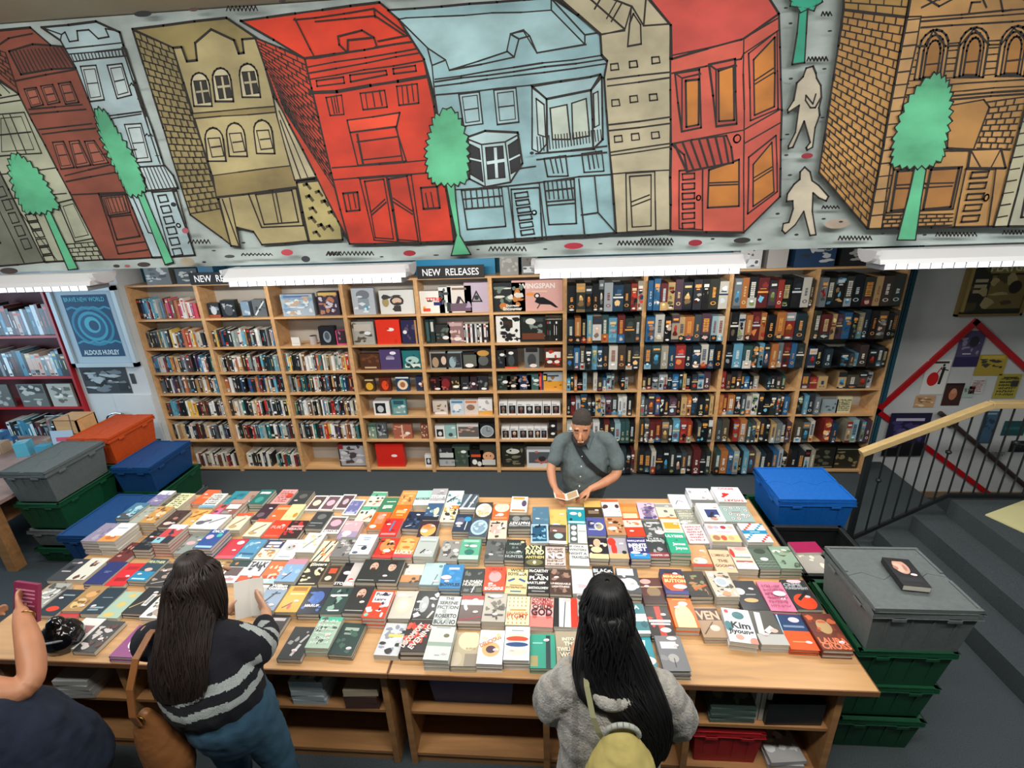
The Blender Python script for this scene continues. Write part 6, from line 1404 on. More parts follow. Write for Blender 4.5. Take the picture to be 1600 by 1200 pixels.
(5,3,.1,.16,.19,.05,'26302c','n3,60706c;e.6,.55,.2,.1,e8e8e4','small dark green box, fourth shelf'),
(5,3,.25,.15,.18,.05,'2c2824','n3,8c7458;e.5,.3,.2,.1,e0dcd8','small brown black box, fourth shelf'),
(5,3,.41,.18,.19,.05,'20304c','n3,6080a0;n2,c08058;e.5,.3,.22,.1,e8d8d8','small navy box, fourth shelf'),
(5,3,.56,.15,.2,.05,'3c5c58','n3,a8b8b0;e.7,.6,.22,.09,e8e8e4','small green teal box, fourth shelf'),
(5,3,.66,.04,.21,.12,'b83028','r.2,.2,.8,.8,d86050','slim red book beside the small boxes'),
(5,3,.73,.06,.2,.12,'24487c','r.2,.6,.8,.9,d8b040','slim blue book beside the red one'),
(5,3,.9,.22,.22,.05,'a8b4b8','r0,0,1,.5,d89838;n3,906028;r.2,.75,.8,.85,384858','blue and amber box at the shelf end'),
(5,6,.2,.28,.3,.1,'24241e','n5,706c58;e.5,.75,.3,.12,c8c8c0;e.4,.78,.05,.04,181818','black boxed grey creature figure, bottom shelf'),
(5,6,.63,.32,.24,.1,'c8ccd0','r.08,.25,.92,.9,505458;n3,b86858;e.6,.5,.15,.15,302c2c','white boxed plush with dark window'),
(5,6,.94,.08,.26,.1,'1c1c20','n2,808488','slim black box at the shelf end, bottom'),
(9,4,.45,.18,.17,.05,'8c9aa0','n3,40505c','pale grey box on the fifth shelf by the stairs'),
(9,4,.63,.16,.2,.03,'c8c098','w;n1,a8a078','cream leaflet leaning on the fifth shelf'),
(9,6,.48,.32,.28,.1,'22221e','n5,5c5c4c;r.06,.06,.94,.1,80806c','black plastic wrapped box, bottom shelf near stairs'),
(9,6,.82,.28,.28,.1,'26261e','n5,847850;r.06,.9,.94,.94,80806c','black plastic wrapped box with pebble picture'),
(2,6,.78,.36,.32,.08,'30282c','r.05,.05,.95,.95,a8a8ac;n6,4c4044;n4,d0ccd0;r0,.8,.2,1,802828','plastic bagged poster print, bottom shelf'),
]
def face_out(x, y, z, wd, h, d, col, ops, label, name='boxed_item', cat='box', group=None, tilt=0, seed=1):
    mb = MB(); sd = '%02x%02x%02x' % tuple(int(int(col[i:i+2], 16)*.85) for i in (0, 2, 4))
    mb.box(-wd/2, 0, 0, wd/2, d, h, cols=[sd, sd, col, sd, sd, sd])
    A = Art(mb, (-wd/2, -.0003, 0), (1, 0, 0), (0, 0, 1), wd, h, seed=seed)
    if 'z' == (ops or ' ')[0]:
        A.poly([(.25, .35), (.75, .35), (.5, .75)], '141416'); A.poly([(.33, .39), (.67, .39), (.5, .67)], '909090'); A.ell(.5, .5, .09, .08, '303034')
        ops = ops[2:]
    for o_ in ops.split(';'):
        if o_ == 'b':
            A.poly([(.45, .3), (.5, .45), (.62, .45), (.8, .28), (.92, .1), (.86, .1), (.76, .2), (.55, .22)], '16161a'); A.poly([(.28, .52), (.3, .6), (.42, .6), (.5, .46), (.46, .42), (.42, .5)], 'e8943c'); A.ell(.5, .5, .06, .09, '1c1c20'); A.ell(.5, .5, .035, .05, 'e8e4dc'); A.line(.55, .22, .5, .08, .02, '3c3430')
        else: A.run(o_)
    o = mb.build(name, PAINT(), bevel=0); o.location = (x, y, z+.001); o.rotation_euler = (-tilt, 0, 0)
    tag(o, label, cat, group); return o
for i, (c, r, u, wd, h, d, col, ops, lab) in enumerate(FO):
    x = XB[c]+.024+(XB[c+1]-XB[c]-.048)*u; x = min(max(x, XB[c]+.025+wd/2), XB[c+1]-.025-wd/2)
    face_out(x, YF+.045, SHZ[r], wd, h, d, col, ops, lab, 'book' if any(k in lab for k in ('hardback', ' book', 'volume')) else 'boxed_item', 'book' if any(k in lab for k in ('hardback', ' book', 'volume')) else 'box', seed=i)
# thin rows of manga / dark volumes
def row(c, r, u0, u1, n, h, cols, lab, grp, d=.13):
    for i in range(n):
        x0 = XB[c]+.024+(XB[c+1]-XB[c]-.048)*(u0+(u1-u0)*i/n); wd = (XB[c+1]-XB[c]-.048)*(u1-u0)/n-.002; rnd = random.Random(c+r*10+i)
        col = cols[i % len(cols)]; mb = spine_book(0, 0, 0, wd, h, d, col, rnd=rnd); o = mb.build('comic_volume', PAINT()); o.location = (x0, YF+.05, SHZ[r]+.001)
        tag(o, f'{cname(col)} {lab}, {ORD[i]} from left', 'book', grp)
row(4, 1, .6, .97, 11, .22, ['202022', 'dcdcd8', '1c1c20', 'e4d8d8', '2c2c30', 'b8b8b8'], 'comic volume on the fifth bookcase', 'comic volumes')
row(5, 1, .74, .99, 8, .25, ['1c211e', '1a1c1c', '22261e', '1c1c1c'], 'volume beside the skull box', 'dark volumes beside the skull box')
# white windowed figure boxes, two rows
def window_box(x, y, z, wd, h, lab, frame='dcdcda', fig='3c3432'):
    t = thing('figure_box', lab, 'box', (x, y, z+.001), 0, 'white windowed figure boxes'); mb = MB(); mb.box(-wd/2, 0, 0, wd/2, .1, h, frame)
    A = Art(mb, (-wd/2, -.0003, 0), (1, 0, 0), (0, 0, 1), wd, h); A.rect(.1, .12, .9, .78, '1e1e22'); A.rect(.1, .84, .6, .92, '8c8c90'); carton = mb.build('carton', PAINT(), t)
    mb = MB(); R = random.Random(x); c1 = R.choice(['c8a088', '8c6c58', '505458', 'a8a8a8', '705850']); mb.sphere((0, -.002, h*.52), wd*.22, .006, h*.17, c1); mb.box(-wd*.13, -.006, h*.14, wd*.13, 0, h*.36, R.choice(['3c4450', '6c3430', '887858', '404040'])); mb.build('figure', PAINT(), carton)
for i, u in enumerate((.08, .22, .36, .49, .62, .76, .9)):
    window_box(XB[5]+.024+.77*u, YF+.03, SHZ[4], .1, .15 if i > 1 else .16, f'white windowed figure box, {ORD[i]} in the fifth shelf row')
for i, u in enumerate((.1, .24, .38, .5, .61, .71)):
    window_box(XB[5]+.024+.77*u, YF+.03, SHZ[5], .1 if i < 3 else .08, .15, f'white windowed figure box, {ORD[i]} in the sixth shelf row')
face_out(XB[5]+.68, YF+.05, SHZ[5], .1, .21, .08, '1c1c1e', 'e.5,.8,.25,.08,e8e8e4;e.5,.3,.25,.08,e8e8e4;n1,505050', 'tall black figure box ending the sixth shelf row')
# mugs, bottle
def mug(x, z, col, lab):
    t = thing('mug', lab, 'mug', (x, YF+.11, z)); mb = MB(); mb.cyl((0, 0, 0), (0, 0, .1), .042, .044, col, 16); mb.cyl((0, 0, .08), (0, 0, .1005), .038, .038, '302c2c', 16); mb.build('cup', PAINT(), t)
    mb = MB(); mb.tube([(.04, 0, .08), (.07, 0, .075), (.075, 0, .05), (.065, 0, .03), (.04, 0, .025)], .006, col); mb.build('handle', PAINT(), t)
mug(-2.8, SHZ[1]+.001, 'b8aca8', 'pale glass mug with red print, left of two'); mug(-2.67, SHZ[1]+.001, 'c0c0bc', 'pale glass mug with dark print, right of two')
t = thing('bottle', 'white travel bottle standing on the fifth shelf', 'bottle', (-.78, YF+.1, SHZ[4]+.001)); mb = MB(); mb.cyl((0, 0, 0), (0, 0, .15), .035, .038, 'e0e0dc', 16); mb.build('flask', PAINT(), t); mb = MB(); mb.cyl((0, 0, .151), (0, 0, .185), .036, .03, '26282a', 16); mb.build('lid', PAINT(), t)
if REST.v: o = REST.build('shelved_paperbacks', PAINT()); tag(o, 'further rows of paperbacks in the left bookcases', 'books', None, 'stuff')
# things on top of the bookcases
TOPS = [(-4.45, .3, .2, '60605c', 'grey wrapped bust lying on the bookcase top'), (-4.1, .26, .17, '3c4448', 'dark bagged toy on the bookcase top'), (-3.86, .18, .2, '2c5c7c', 'blue box above the first black sign'), (-2.6, .7, .05, 'a83028', 'flat red box on the bookcase top'), (-1.85, .5, .05, 'b8302c', 'second flat red box on the bookcase top'), (-.42, .2, .22, '8c8c86', 'silver grey wrapped toy on the bookcase top'), (-.2, .17, .22, '6c6c68', 'wrapped grey toy beside the silver one'), (.1, .28, .06, 'c8bc98', 'cream flat box on the bookcase top'), (.75, .6, .1, '9a9ca0', 'long grey flat box on the bookcase top'), (1.45, .6, .1, '4c3c34', 'long dark flat box on the bookcase top'), (2.1, .22, .24, 'b8b8b8', 'white and grey bagged box on top'), (2.37, .2, .22, 'a8a4a0', 'pale grey box with red circle on top'), (2.74, .4, .28, '243c5c', 'blue black picture box on top'), (3.2, .42, .22, '1a1a1c', 'black game box on the bookcase top'), (3.56, .26, .16, '28343c', 'dark slate box at the right end of the top')]
for i, (x, wd, h, col, lab) in enumerate(TOPS): face_out(x, 5.33, 2.441, wd, h, .22, col, ['n4,b8bcbc;n3,30343a', 'n5,a8a8a4', 'r.1,.1,.9,.4,d0d4d8;n3,505458', ''][i % 4], lab, 'boxed_item', 'box', seed=i+50)
o = face_out(-1.04, 5.5, 2.441, .9, .3, .02, '1c86b4', '', 'plain bright blue board behind the second sign', 'board', 'board')
def sign(x, lab, tilt=0):
    t = thing('sign', lab, 'sign', (x, 5.31, 2.43)); mb = MB(); mb.box(-.37, 0, 0, .37, .012, .135, '16181a'); bd = mb.build('board', MATTE(), t)
    mb = MB(); A = Art(mb, (-.37, -.0008, 0), (1, 0, 0), (0, 0, 1), .74, .135); A.text('NEW  RELEASES', .5, .5, .56, 'e8eaec', 0, .84, .012); mb.build('lettering', MATTE(), bd)
sign(-1.06, 'black new releases sign above the fifth bookcase'); sign(-3.69, 'black new releases sign above the second bookcase')
# ================================================================ the book table
TZ = .8
def table(x0, x1, xs, label):
    t = thing('display_table', label, 'table', ((x0+x1)/2, 2.7, 0)); ox = (x0+x1)/2; oy = 2.7
    mb = MB(); mb.box(x0-ox+.006, 1.866-oy, .765, x1-ox-.006, 3.554-oy, .8); mb.build('tabletop', WOOD(), t, bevel=.002)
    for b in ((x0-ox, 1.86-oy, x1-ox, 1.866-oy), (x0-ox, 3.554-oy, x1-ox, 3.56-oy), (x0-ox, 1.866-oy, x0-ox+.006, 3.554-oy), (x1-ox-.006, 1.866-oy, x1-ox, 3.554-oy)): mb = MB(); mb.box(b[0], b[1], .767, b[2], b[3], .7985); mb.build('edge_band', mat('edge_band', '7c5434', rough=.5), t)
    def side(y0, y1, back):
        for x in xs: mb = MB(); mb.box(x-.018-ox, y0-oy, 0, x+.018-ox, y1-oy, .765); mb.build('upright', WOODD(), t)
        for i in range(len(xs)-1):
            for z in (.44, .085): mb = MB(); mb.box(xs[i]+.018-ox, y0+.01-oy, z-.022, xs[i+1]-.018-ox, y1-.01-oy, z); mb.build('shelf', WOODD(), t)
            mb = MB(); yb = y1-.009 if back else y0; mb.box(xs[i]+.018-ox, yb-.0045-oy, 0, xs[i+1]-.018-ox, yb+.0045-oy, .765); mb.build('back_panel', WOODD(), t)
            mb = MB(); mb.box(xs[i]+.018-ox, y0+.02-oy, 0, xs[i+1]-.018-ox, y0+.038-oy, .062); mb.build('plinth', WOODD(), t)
    side(1.91, 2.32, True); side(3.1, 3.5, True)
    return t
table(-3.47, -.889, [-3.3, -2.52, -1.74, -.94], 'long maple display table on the left, covered with book stacks')
table(-.885, 1.64, [-.83, -.035, .745, 1.5], 'long maple display table on the right, covered with book stacks')
PAGES = mat('page_block', 'c9c5b8', rough=.8, noise=.2, nscale=4, stretch=(1, 1, 260), bump=.1, bscale=30)
BN = [0]; RESTB = MB(); RESTP = MB()
def shade(h, k): return '%02x%02x%02x' % tuple(min(255, int(int(h[i:i+2], 16)*k)) for i in (0, 2, 4))
def book_meshes(w_, d, th, bg, ops, seed, art=True, hard=False):
    cv = MB(); t = .0016 if not hard else .003; sp = .0025
    cv.box(-w_/2, -d/2, th-t, w_/2, d/2, th, bg); cv.box(-w_/2, -d/2, 0, w_/2, d/2, t, shade(bg, .85)); cv.box(-w_/2, -d/2, t, -w_/2+sp, d/2, th-t, shade(bg, .9))
    if art:
        A = Art(cv, (-w_/2, -d/2, th), (1, 0, 0), (0, 1, 0), w_, d, seed=seed); A.k = 0; A.run(ops)
    else:
        cv.face([(-w_/2-.0004, d*.1, th*.3), (-w_/2-.0004, -d*.3, th*.3), (-w_/2-.0004, -d*.3, th*.7), (-w_/2-.0004, d*.1, th*.7)], 'd8d4c8')
    pg = MB(); e = .002 if not hard else .005
    pg.box(-w_/2+sp, -d/2+e, t, w_/2-e, d/2-e, th-t, 'c9c5b8')
    return cv, pg
def add_to(R, mb, M):
    n0 = len(R.v); R.v += [tuple(M @ Vector(v)) for v in mb.v]; R.f += [tuple(n0+i for i in f) for f in mb.f]; R.c += mb.c; R.sm += mb.sm
STK = MB(); STK.add([(.016*math.cos(a*math.pi/9), .0095*math.sin(a*math.pi/9), 0) for a in range(18)], [tuple(range(18))], 'f0eaec'); STK.add([(.012*math.cos(a*math.pi/9), -.0035+.004*math.sin(a*math.pi/9), .0002) for a in range(18)], [tuple(range(18))], 'dcb0b4')
STICK = STK.mesh('price_sticker', PAINT())
jobs = []
for i, (x, y, h, w_, d, bg, ops, lab) in enumerate(BOOKS):
    n = max(1, round(h*100/2.6)); jobs.append((i, n))
def place_book(x, y, z, rz, w_, d, th, bg, ops, seed, lab, group, hard, art, sticker, mesh=None):
    nm = 'hardcover_book' if hard else 'paperback'
    t = thing(nm, lab, 'book', (x, y, z), rz, group)
    if mesh is None:
        cv, pg = book_meshes(w_, d, th, bg, ops, seed, art, hard); mesh = (cv.mesh('cover', PAINT()), pg.mesh('pages', PAGES))
    cvo = None
    for nme, me in (('cover', mesh[0]), ('pages', mesh[1])): o = bpy.data.objects.new(nme, me); COL.objects.link(o); o.parent = t; cvo = o if nme == 'cover' else cvo
    if sticker:
        R = random.Random(seed); o = bpy.data.objects.new('price_sticker', STICK); COL.objects.link(o); o.parent = cvo; k = R.choice([(.22, .2), (.2, -.1), (-.18, -.22), (.15, .3), (-.2, .15), (.05, -.25), (.25, -.3)])
        o.location = (k[0]*w_, k[1]*d, th+.0078); o.rotation_euler = (0, 0, R.uniform(-.2, .2)); o.location.z = th+.0032
        o['label'] = 'white oval sticker'
    return mesh
budget = 300-len(BOOKS)
order = sorted(range(len(BOOKS)), key=lambda i: BOOKS[i][1])   # nearest stacks first
low = {}
for i in order:
    n = max(1, round(BOOKS[i][2]*100/2.6)); k = min(n-1, budget); low[i] = k; budget -= k
def where(x, y):
    return ('front' if y < 2.4 else 'back' if y > 3.05 else 'middle')
for i, (x, y, h, w_, d, bg, ops, lab) in enumerate(BOOKS):
    n = max(1, round(h*100/2.6)); th = h/n; hard = 'hardback' in lab; R = random.Random(i*3+1); rz = R.uniform(-.035, .035)
    if 'Jiyoung' in ops: rz = -.12
    big = i
    me = place_book(x, y, TZ+h-th+.0005, rz, w_, d, th, bg, ops, i, lab+f', {where(x, y)} of the table', 'books laid face up on the tables', hard, True, R.random() < .8 and 'framed' not in lab and 'boxed' not in lab)
    lowmesh = None
    for j in range(1, n):
        z = TZ+h-th*(j+1)+.0005; ax = x+R.uniform(-.003, .003); ay = y+R.uniform(-.004, .004); ar = rz+R.uniform(-.02, .02)
        if j <= low[i]:
            lb = f'{ORD[j]} copy down under the {lab}'; wds = lb.split()
            lowmesh = place_book(ax, ay, z, ar, w_, d, th, bg, '', i, ' '.join(wds[:16]), 'lower copies in the table stacks', hard, False, False, lowmesh)
        else:
            cv, pg = book_meshes(w_, d, th, bg, '', i, False, hard); M = Matrix.Translation((ax, ay, z)) @ Matrix.Rotation(ar, 4, 'Z'); add_to(RESTB, cv, M); add_to(RESTP, pg, M)
if RESTB.v:
    t = thing('stacked_books', 'remaining lower copies in the back table stacks', 'books', (0, 0, 0)); t['kind'] = 'stuff'
    RESTB.build('cover', PAINT(), t); RESTP.build('pages', PAGES, t)
# stacks and boxes on the under-shelves
def lying(name, x, y, z, w_, d, h, col, lab, cat, grp=None, rz=0, ops=None, side='c9c5b8'):
    mb = MB(); mb.box(-w_/2, -d/2, 0, w_/2, d/2, h, cols=[col, col, side, side, side, side] if cat == 'book' else [col]*6)
    A = Art(mb, (-w_/2, -d/2, h), (1, 0, 0), (0, 1, 0), w_, d, seed=x); A.run(ops)
    o = mb.build(name, PAINT()); o.location = (x, y, z+.0005); o.rotation_euler = (0, 0, rz); return tag(o, lab, cat, grp)
for k in range(5): lying('paperback', -1.42, 2.05, .44+.037*k, .2, .24, .036, 'a8b8bc', f'pale blue book, {ORD[4-k]} from top, in the shelf pile under the left table', 'book', 'pale books under the left table', (.02, -.03, .04, 0, .02)[k], 'n5,606c70;n4,d0d8dc' if k == 4 else None, 'b8c4c8')
for k in range(3): lying('paperback', -1.1, 2.03, .44+.05*k, .2, .22, .049, ['2c1c18', '3c241c', 'a89880'][k], f'{["black brown", "dark brown", "tan"][k]} thick book in the pile under the left table', 'book', None, (.02, -.03, .06)[k], None, '4c342c' if k < 2 else 'b0a48c')
for k in range(4): lying('paperback', -2.88, 2.04, .44+.035*k, .22, .26, .034, 'a4a8a8', f'grey book, {ORD[3-k]} from top, in the far left shelf pile', 'book', 'grey books under the left table', (.05, .02, -.03, .04)[k], None, 'b0b0ac')
for k in range(6): lying('magazine', .98, 2.08, .44+.022*k, .24, .3, .021, '4c6058', f'green grey magazine, {ORD[5-k]} from top, under the right table', 'magazine', 'magazines under the right table', (.02, -.03, .04, 0, .02, -.02)[k], 'n4,7c9080' if k == 5 else None, '5c7068')
lying('storage_box', 1.3, 2.08, .44, .3, .3, .16, '121214', 'shiny black box under the right table', 'box', None, .03)
for k in range(3):
    o = lying('hardcover_book', 1.08+.03*k+.03, 2.05, .445, .024, .2, .24, ['26262a', 'c8c8c4', '1c1c20'][k], f'{["charcoal", "white", "black"][k]} book leaning beside the shiny black box', 'book', None, 0, None, 'c0bcb0')
    o.rotation_euler = (0, .0, 0)
for k in range(2): lying('magazine', 1.32, 2.06, .085+.03*k, .2, .26, .029, 'a8a8a8', f'{["lower", "upper"][k]} plastic wrapped magazine beside the red bin', 'magazine', None, .1*k, 'n4,5c5c5c;n3,e0e0e0')
# ================================================================ lidded totes
def tote(x0, y0, x1, y1, z0, z1, col, lab, lid=True, rz=0, cat='storage tote', dark=None, along='x'):
    cx, cy = (x0+x1)/2, (y0+y1)/2; hx, hy = (x1-x0)/2, (y1-y0)/2; H = z1-z0
    M1 = mat('tote_'+col, col, rough=.5, noise=.15, nscale=40, bump=.15, bscale=200)
    t = thing('storage_tote', lab, cat, (cx, cy, z0), rz)
    k = .86; mb = MB(); lz = H-.045
    def ring(s, z, inset=0): return [(-hx*s+inset, -hy*s+inset, z), (hx*s-inset, -hy*s+inset, z), (hx*s-inset, hy*s-inset, z), (-hx*s+inset, hy*s-inset, z)]
    A = ring(k, 0); B = ring(.955, lz); C_ = ring(.94, lz); D = ring(k-.02, .012)
    mb.add(A+B+C_+D, [(3, 2, 1, 0)]+[(i, (i+1) % 4, 4+(i+1) % 4, 4+i) for i in range(4)]+[(4+i, 4+(i+1) % 4, 8+(i+1) % 4, 8+i) for i in range(4)]+[(8+i, 8+(i+1) % 4, 12+(i+1) % 4, 12+i) for i in range(4)]+[(12, 13, 14, 15)], col)
    # moulded ribs
    for s in (-1, 1):
        for u in (-.62, -.2, .2, .62):
            mb.add([(u*hx-.006, s*hy*.875, H*.1), (u*hx+.006, s*hy*.875, H*.1), (u*hx+.006, s*hy*.975, lz), (u*hx-.006, s*hy*.975, lz), (u*hx-.006, s*hy*.84, H*.1), (u*hx+.006, s*hy*.84, H*.1), (u*hx+.006, s*hy*.94, lz), (u*hx-.006, s*hy*.94, lz)], [(0, 1, 2, 3) if s < 0 else (3, 2, 1, 0), (0, 3, 7, 4), (1, 5, 6, 2), (3, 2, 6, 7), (0, 4, 5, 1)], col)
    mb.build('body', M1, t)
    mb = MB()
    for sx in (-1, 1): mb.box(sx*hx-(0 if sx < 0 else .03), -hy, lz-.012, sx*hx+(.03 if sx < 0 else 0), hy, H-.022)
    for sy in (-1, 1): mb.box(-hx, sy*hy-(0 if sy < 0 else .03), lz-.012, hx, sy*hy+(.03 if sy < 0 else 0), H-.022)
    for u in (-.5, .5):
        for s in (-1, 1): mb.box(u*hx-.035, s*hy-.006, lz-.035, u*hx+.035, s*hy+.006, lz-.012); mb.box(s*hx-.006, u*hy-.035, lz-.035, s*hx+.006, u*hy+.035, lz-.012)
    mb.build('rim', M1, t, bevel=.004)
    if lid:
        # two interlocking flaps with a zigzag seam and a raised border
        R = 6; zz = [(-hx+.008+(2*hx-.016)*i/R, (.028 if i % 2 else -.028)*(0 if i in (0, R) else 1)) for i in range(R+1)]
        if along == 'y': zz = [(v, u) for u, v in [(-hy+.008+(2*hy-.016)*i/R, (.028 if i % 2 else -.028)*(0 if i in (0, R) else 1)) for i in range(R+1)]]
        for s in (-1, 1):
            mb = MB(); e = .006
            if along == 'x': pts = [(x, y+s*.0015) for x, y in zz]+[(hx-e, s*(hy-e)), (-hx+e, s*(hy-e))]
            else: pts = [(x+s*.0015, y) for x, y in zz]+[(s*(hx-e), hy-e), (s*(hx-e), -hy+e)]
            A_ = sum(pts[i][0]*pts[(i+1) % len(pts)][1]-pts[(i+1) % len(pts)][0]*pts[i][1] for i in range(len(pts)))
            if A_ < 0: pts = pts[::-1]
            n = len(pts); mb.add([(x, y, H-.021) for x, y in pts]+[(x, y, H-.006) for x, y in pts], [tuple(range(n))[::-1], tuple(range(n, 2*n))]+[(i, (i+1) % n, n+(i+1) % n, n+i) for i in range(n)], col)
            if along == 'x':
                mb.box(-hx+e, s*(hy-.014)-.008, H-.006, hx-e, s*(hy-.014)+.008, H)
                for sx in (-1, 1): mb.box(sx*(hx-.016)-.008, min(s*.03, s*(hy-.02)), H-.006, sx*(hx-.016)+.008, max(s*.03, s*(hy-.02)), H)
            else:
                mb.box(s*(hx-.014)-.008, -hy+e, H-.006, s*(hx-.014)+.008, hy-e, H)
                for sy in (-1, 1): mb.box(min(s*.03, s*(hx-.02)), sy*(hy-.016)-.008, H-.006, max(s*.03, s*(hx-.02)), sy*(hy-.016)+.008, H)
            mb.build('lid_flap', M1, t)
    return t
GRY, GRN, BLU, ORG, DRK = '5c6464', '06462a', '0a5cb0', 'c04a18', '141618'; BLU_SHADED = '0a3f74'  # last blue is for the left totes, their shadow darkened into the colour
# right stack
tote(1.66, 2.06, 2.2, 2.56, .82, 1.135, GRY, 'grey lidded tote with a book on its lid', along='x')
tote(1.66, 2.08, 2.17, 2.62, .54, .845, GRN, 'green open tote directly under the grey one, right of the table', lid=False)
tote(1.665, 2.1, 2.16, 2.62, .27, .56, GRN, 'green tote in the middle of the right stack', lid=False)
tote(1.67, 2.1, 2.15, 2.62, .0, .29, GRN, 'green tote at the floor of the right stack', lid=False)
tote(1.76, 3.33, 2.34, 3.83, .64, .95, BLU, 'bright blue lidded tote behind the right table end', along='x')
tote(1.73, 3.36, 2.3, 3.88, .32, .66, GRN, 'green tote under the bright blue one', lid=False)
tote(1.73, 3.36, 2.3, 3.88, .0, .34, GRN, 'lowest green tote below the bright blue one', lid=False)
tote(1.68, 2.7, 2.2, 3.25, .45, .8, DRK, 'black open crate holding books beside the table', lid=False)
tote(1.68, 2.7, 2.2, 3.25, .0, .47, DRK, 'black crate on the floor beside the table', lid=False)
lying('hardcover_book', 1.84, 2.95, .66, .2, .3, .05, 'a8a49c', 'white book lying in the black crate', 'book', None, .1, 'n3,e0dcc8')
lying('hardcover_book', 1.86, 3.05, .711, .2, .12, .02, 'a02050', 'magenta book at the back of the black crate', 'book', None, .05)
lying('paperback', 2.04, 2.84, .67, .14, .2, .03, '242424', 'black book with red dot in the crate', 'book', None, .4, 'e.3,.5,.2,.15,d84028;w3')
# left group
tote(-5.04, 3.54, -4.58, 4.18, .69, 1.03, GRY, 'grey lidded tote at the left, front of the group', along='y')
tote(-5.03, 3.54, -4.57, 4.18, .39, .71, GRN, 'green tote under the front grey tote', lid=False)
tote(-5.02, 3.54, -4.58, 4.18, .19, .41, GRY, 'second grey tote low in the left stack', lid=False)
tote(-5.02, 3.54, -4.58, 4.18, .0, .2, GRN, 'green tote at the floor of the left stack', lid=False)
tote(-5.07, 4.24, -4.6, 4.88, .7, 1.02, ORG, 'orange lidded tote behind the grey one', along='y')
tote(-5.06, 4.24, -4.61, 4.88, .36, .72, GRN, 'green tote under the orange one', lid=False)
tote(-5.06, 4.24, -4.61, 4.88, .0, .38, BLU_SHADED, 'lowest blue tote under the orange stack', lid=False)
tote(-4.46, 4.02, -4.03, 4.64, .5, .8, BLU_SHADED, 'shade-darkened blue lidded tote right of the orange one', along='y')
tote(-4.45, 4.04, -3.99, 4.64, .22, .52, GRN, 'green tote under the shade-darkened blue one', lid=False)
tote(-4.45, 4.04, -3.99, 4.64, .0, .24, GRY, 'grey tote below the shade-darkened blue and green ones', lid=False)
tote(-4.12, 3.08, -3.55, 3.72, .4, .7, BLU_SHADED, 'blue lidded tote touching the left table end', along='y')
tote(-4.12, 3.08, -3.55, 3.72, .18, .42, GRY, 'grey tote under the blue one at the table end', lid=False)
tote(-4.12, 3.08, -3.55, 3.72, .0, .2, GRN, 'green tote at the floor by the table end', lid=False)
# under the right table
tote(-.72, 1.96, -.2, 2.28, .44, .73, '0c3c74', 'navy tote on the shelf under the right table', lid=False)
tote(.79, 1.93, 1.18, 2.28, .085, .38, 'a01018', 'deep red bin on the bottom shelf under the right table', lid=True)
# face book on the grey tote
pb = place_book(1.96, 2.3, 1.136, -.12, .135, .22, .035, '1c1c20', 'e.45,.68,.28,.26,c89c88;e.35,.64,.16,.18,d8b0a0;n1,a87868;r.1,.15,.9,.3,26262c;r.1,.88,.7,1,241c18', 991, 'black paperback with pale face on the grey tote lid', None, False, True, True)
# ================================================================ stair rail
IRON = mat('black_iron', '1c2022', rough=.45, spec=.5); RAILW = mat('pale_rail', 'c8ac78', rough=.45, noise=.15, nscale=4, stretch=(1, 8, 8))
t = thing('stair_railing', 'black iron railing with pale wooden handrail beside the steps', 'railing', (2.78, 4.06, 0)); OX, OY = 2.78, 4.06
def P3(x, z, y=0): return (x-OX, y, z)
mb = MB(); pr_ = [(2.775, .96), (3.73, 1.425), (6.5, 1.445)]
for (a, b) in zip(pr_, pr_[1:]):
    d = (Vector((b[0]-a[0], 0, b[1]-a[1]))).normalized(); n = Vector((-d.z, 0, d.x)); ww = .034; hh = .028
    vs = []
    for p in (a, b):
        q = Vector(P3(p[0], p[1]))
        for s1, s2 in ((-1, -1), (1, -1), (1, 1), (-1, 1)): vs.append(q+Vector((0, s1*ww, 0))+n*hh*s2)
    mb.add(vs, [(0, 1, 2, 3), (7, 6, 5, 4)]+[(i, 4+i, 4+(i+1) % 4, (i+1) % 4) for i in range(4)], 'c8ac78')
mb.build('handrail', RAILW, t, bevel=.006)
def baseline(x): return .02+max(0, min(1, (x-2.86)/(3.62-2.86)))*.5
def topz(x): return .93+max(0, (min(x, 3.73)-2.775))*.487
mb = MB()
for a, b in (((2.86, .03), (3.62, .53)), ((3.62, .53), (6.5, .53))): 
    mb.add([P3(a[0], a[1]-.02, -.012), P3(b[0], b[1]-.02, -.012), P3(b[0], b[1]+.02, -.012), P3(a[0], a[1]+.02, -.012), P3(a[0], a[1]-.02, .012), P3(b[0], b[1]-.02, .012), P3(b[0], b[1]+.02, .012), P3(a[0], a[1]+.02, .012)], [(0, 1, 2, 3), (7, 6, 5, 4), (3, 2, 6, 7), (0, 4, 5, 1), (0, 3, 7, 4), (1, 5, 6, 2)], '1c2022')
mb.build('base_rail', IRON, t)
x = 2.88; i = 0
while x < 6.45:
    mb = MB(); z0 = baseline(x)+.01; z1 = topz(x)-.0; r = .0075
    mb.cyl(P3(x, z0), P3(x, z1), r, r, '1c2022', 8)
    if i % 5 == 1: zm = z0+(z1-z0)*.62; mb.sphere(P3(x, zm), .024, .024, .02, '1c2022')
    mb.build('baluster', IRON, t); x += .105; i += 1
mb = MB(); mb.box(2.83-OX, -.02, 0, 2.87-OX, .02, .97); mb.build('newel_post', IRON, t)
t = thing('wall_handrail', 'dark brown handrail fixed to the wall, sloping down behind the railing', 'handrail', (4.57, 5.55, .69)); mb = MB(); mb.cyl((0, 0, 0), (1.75, 0, -1.4), .028, .028, '3a2c28', 10); mb.build('rail', mat('dark_rail', '3a2c28', rough=.5), t)
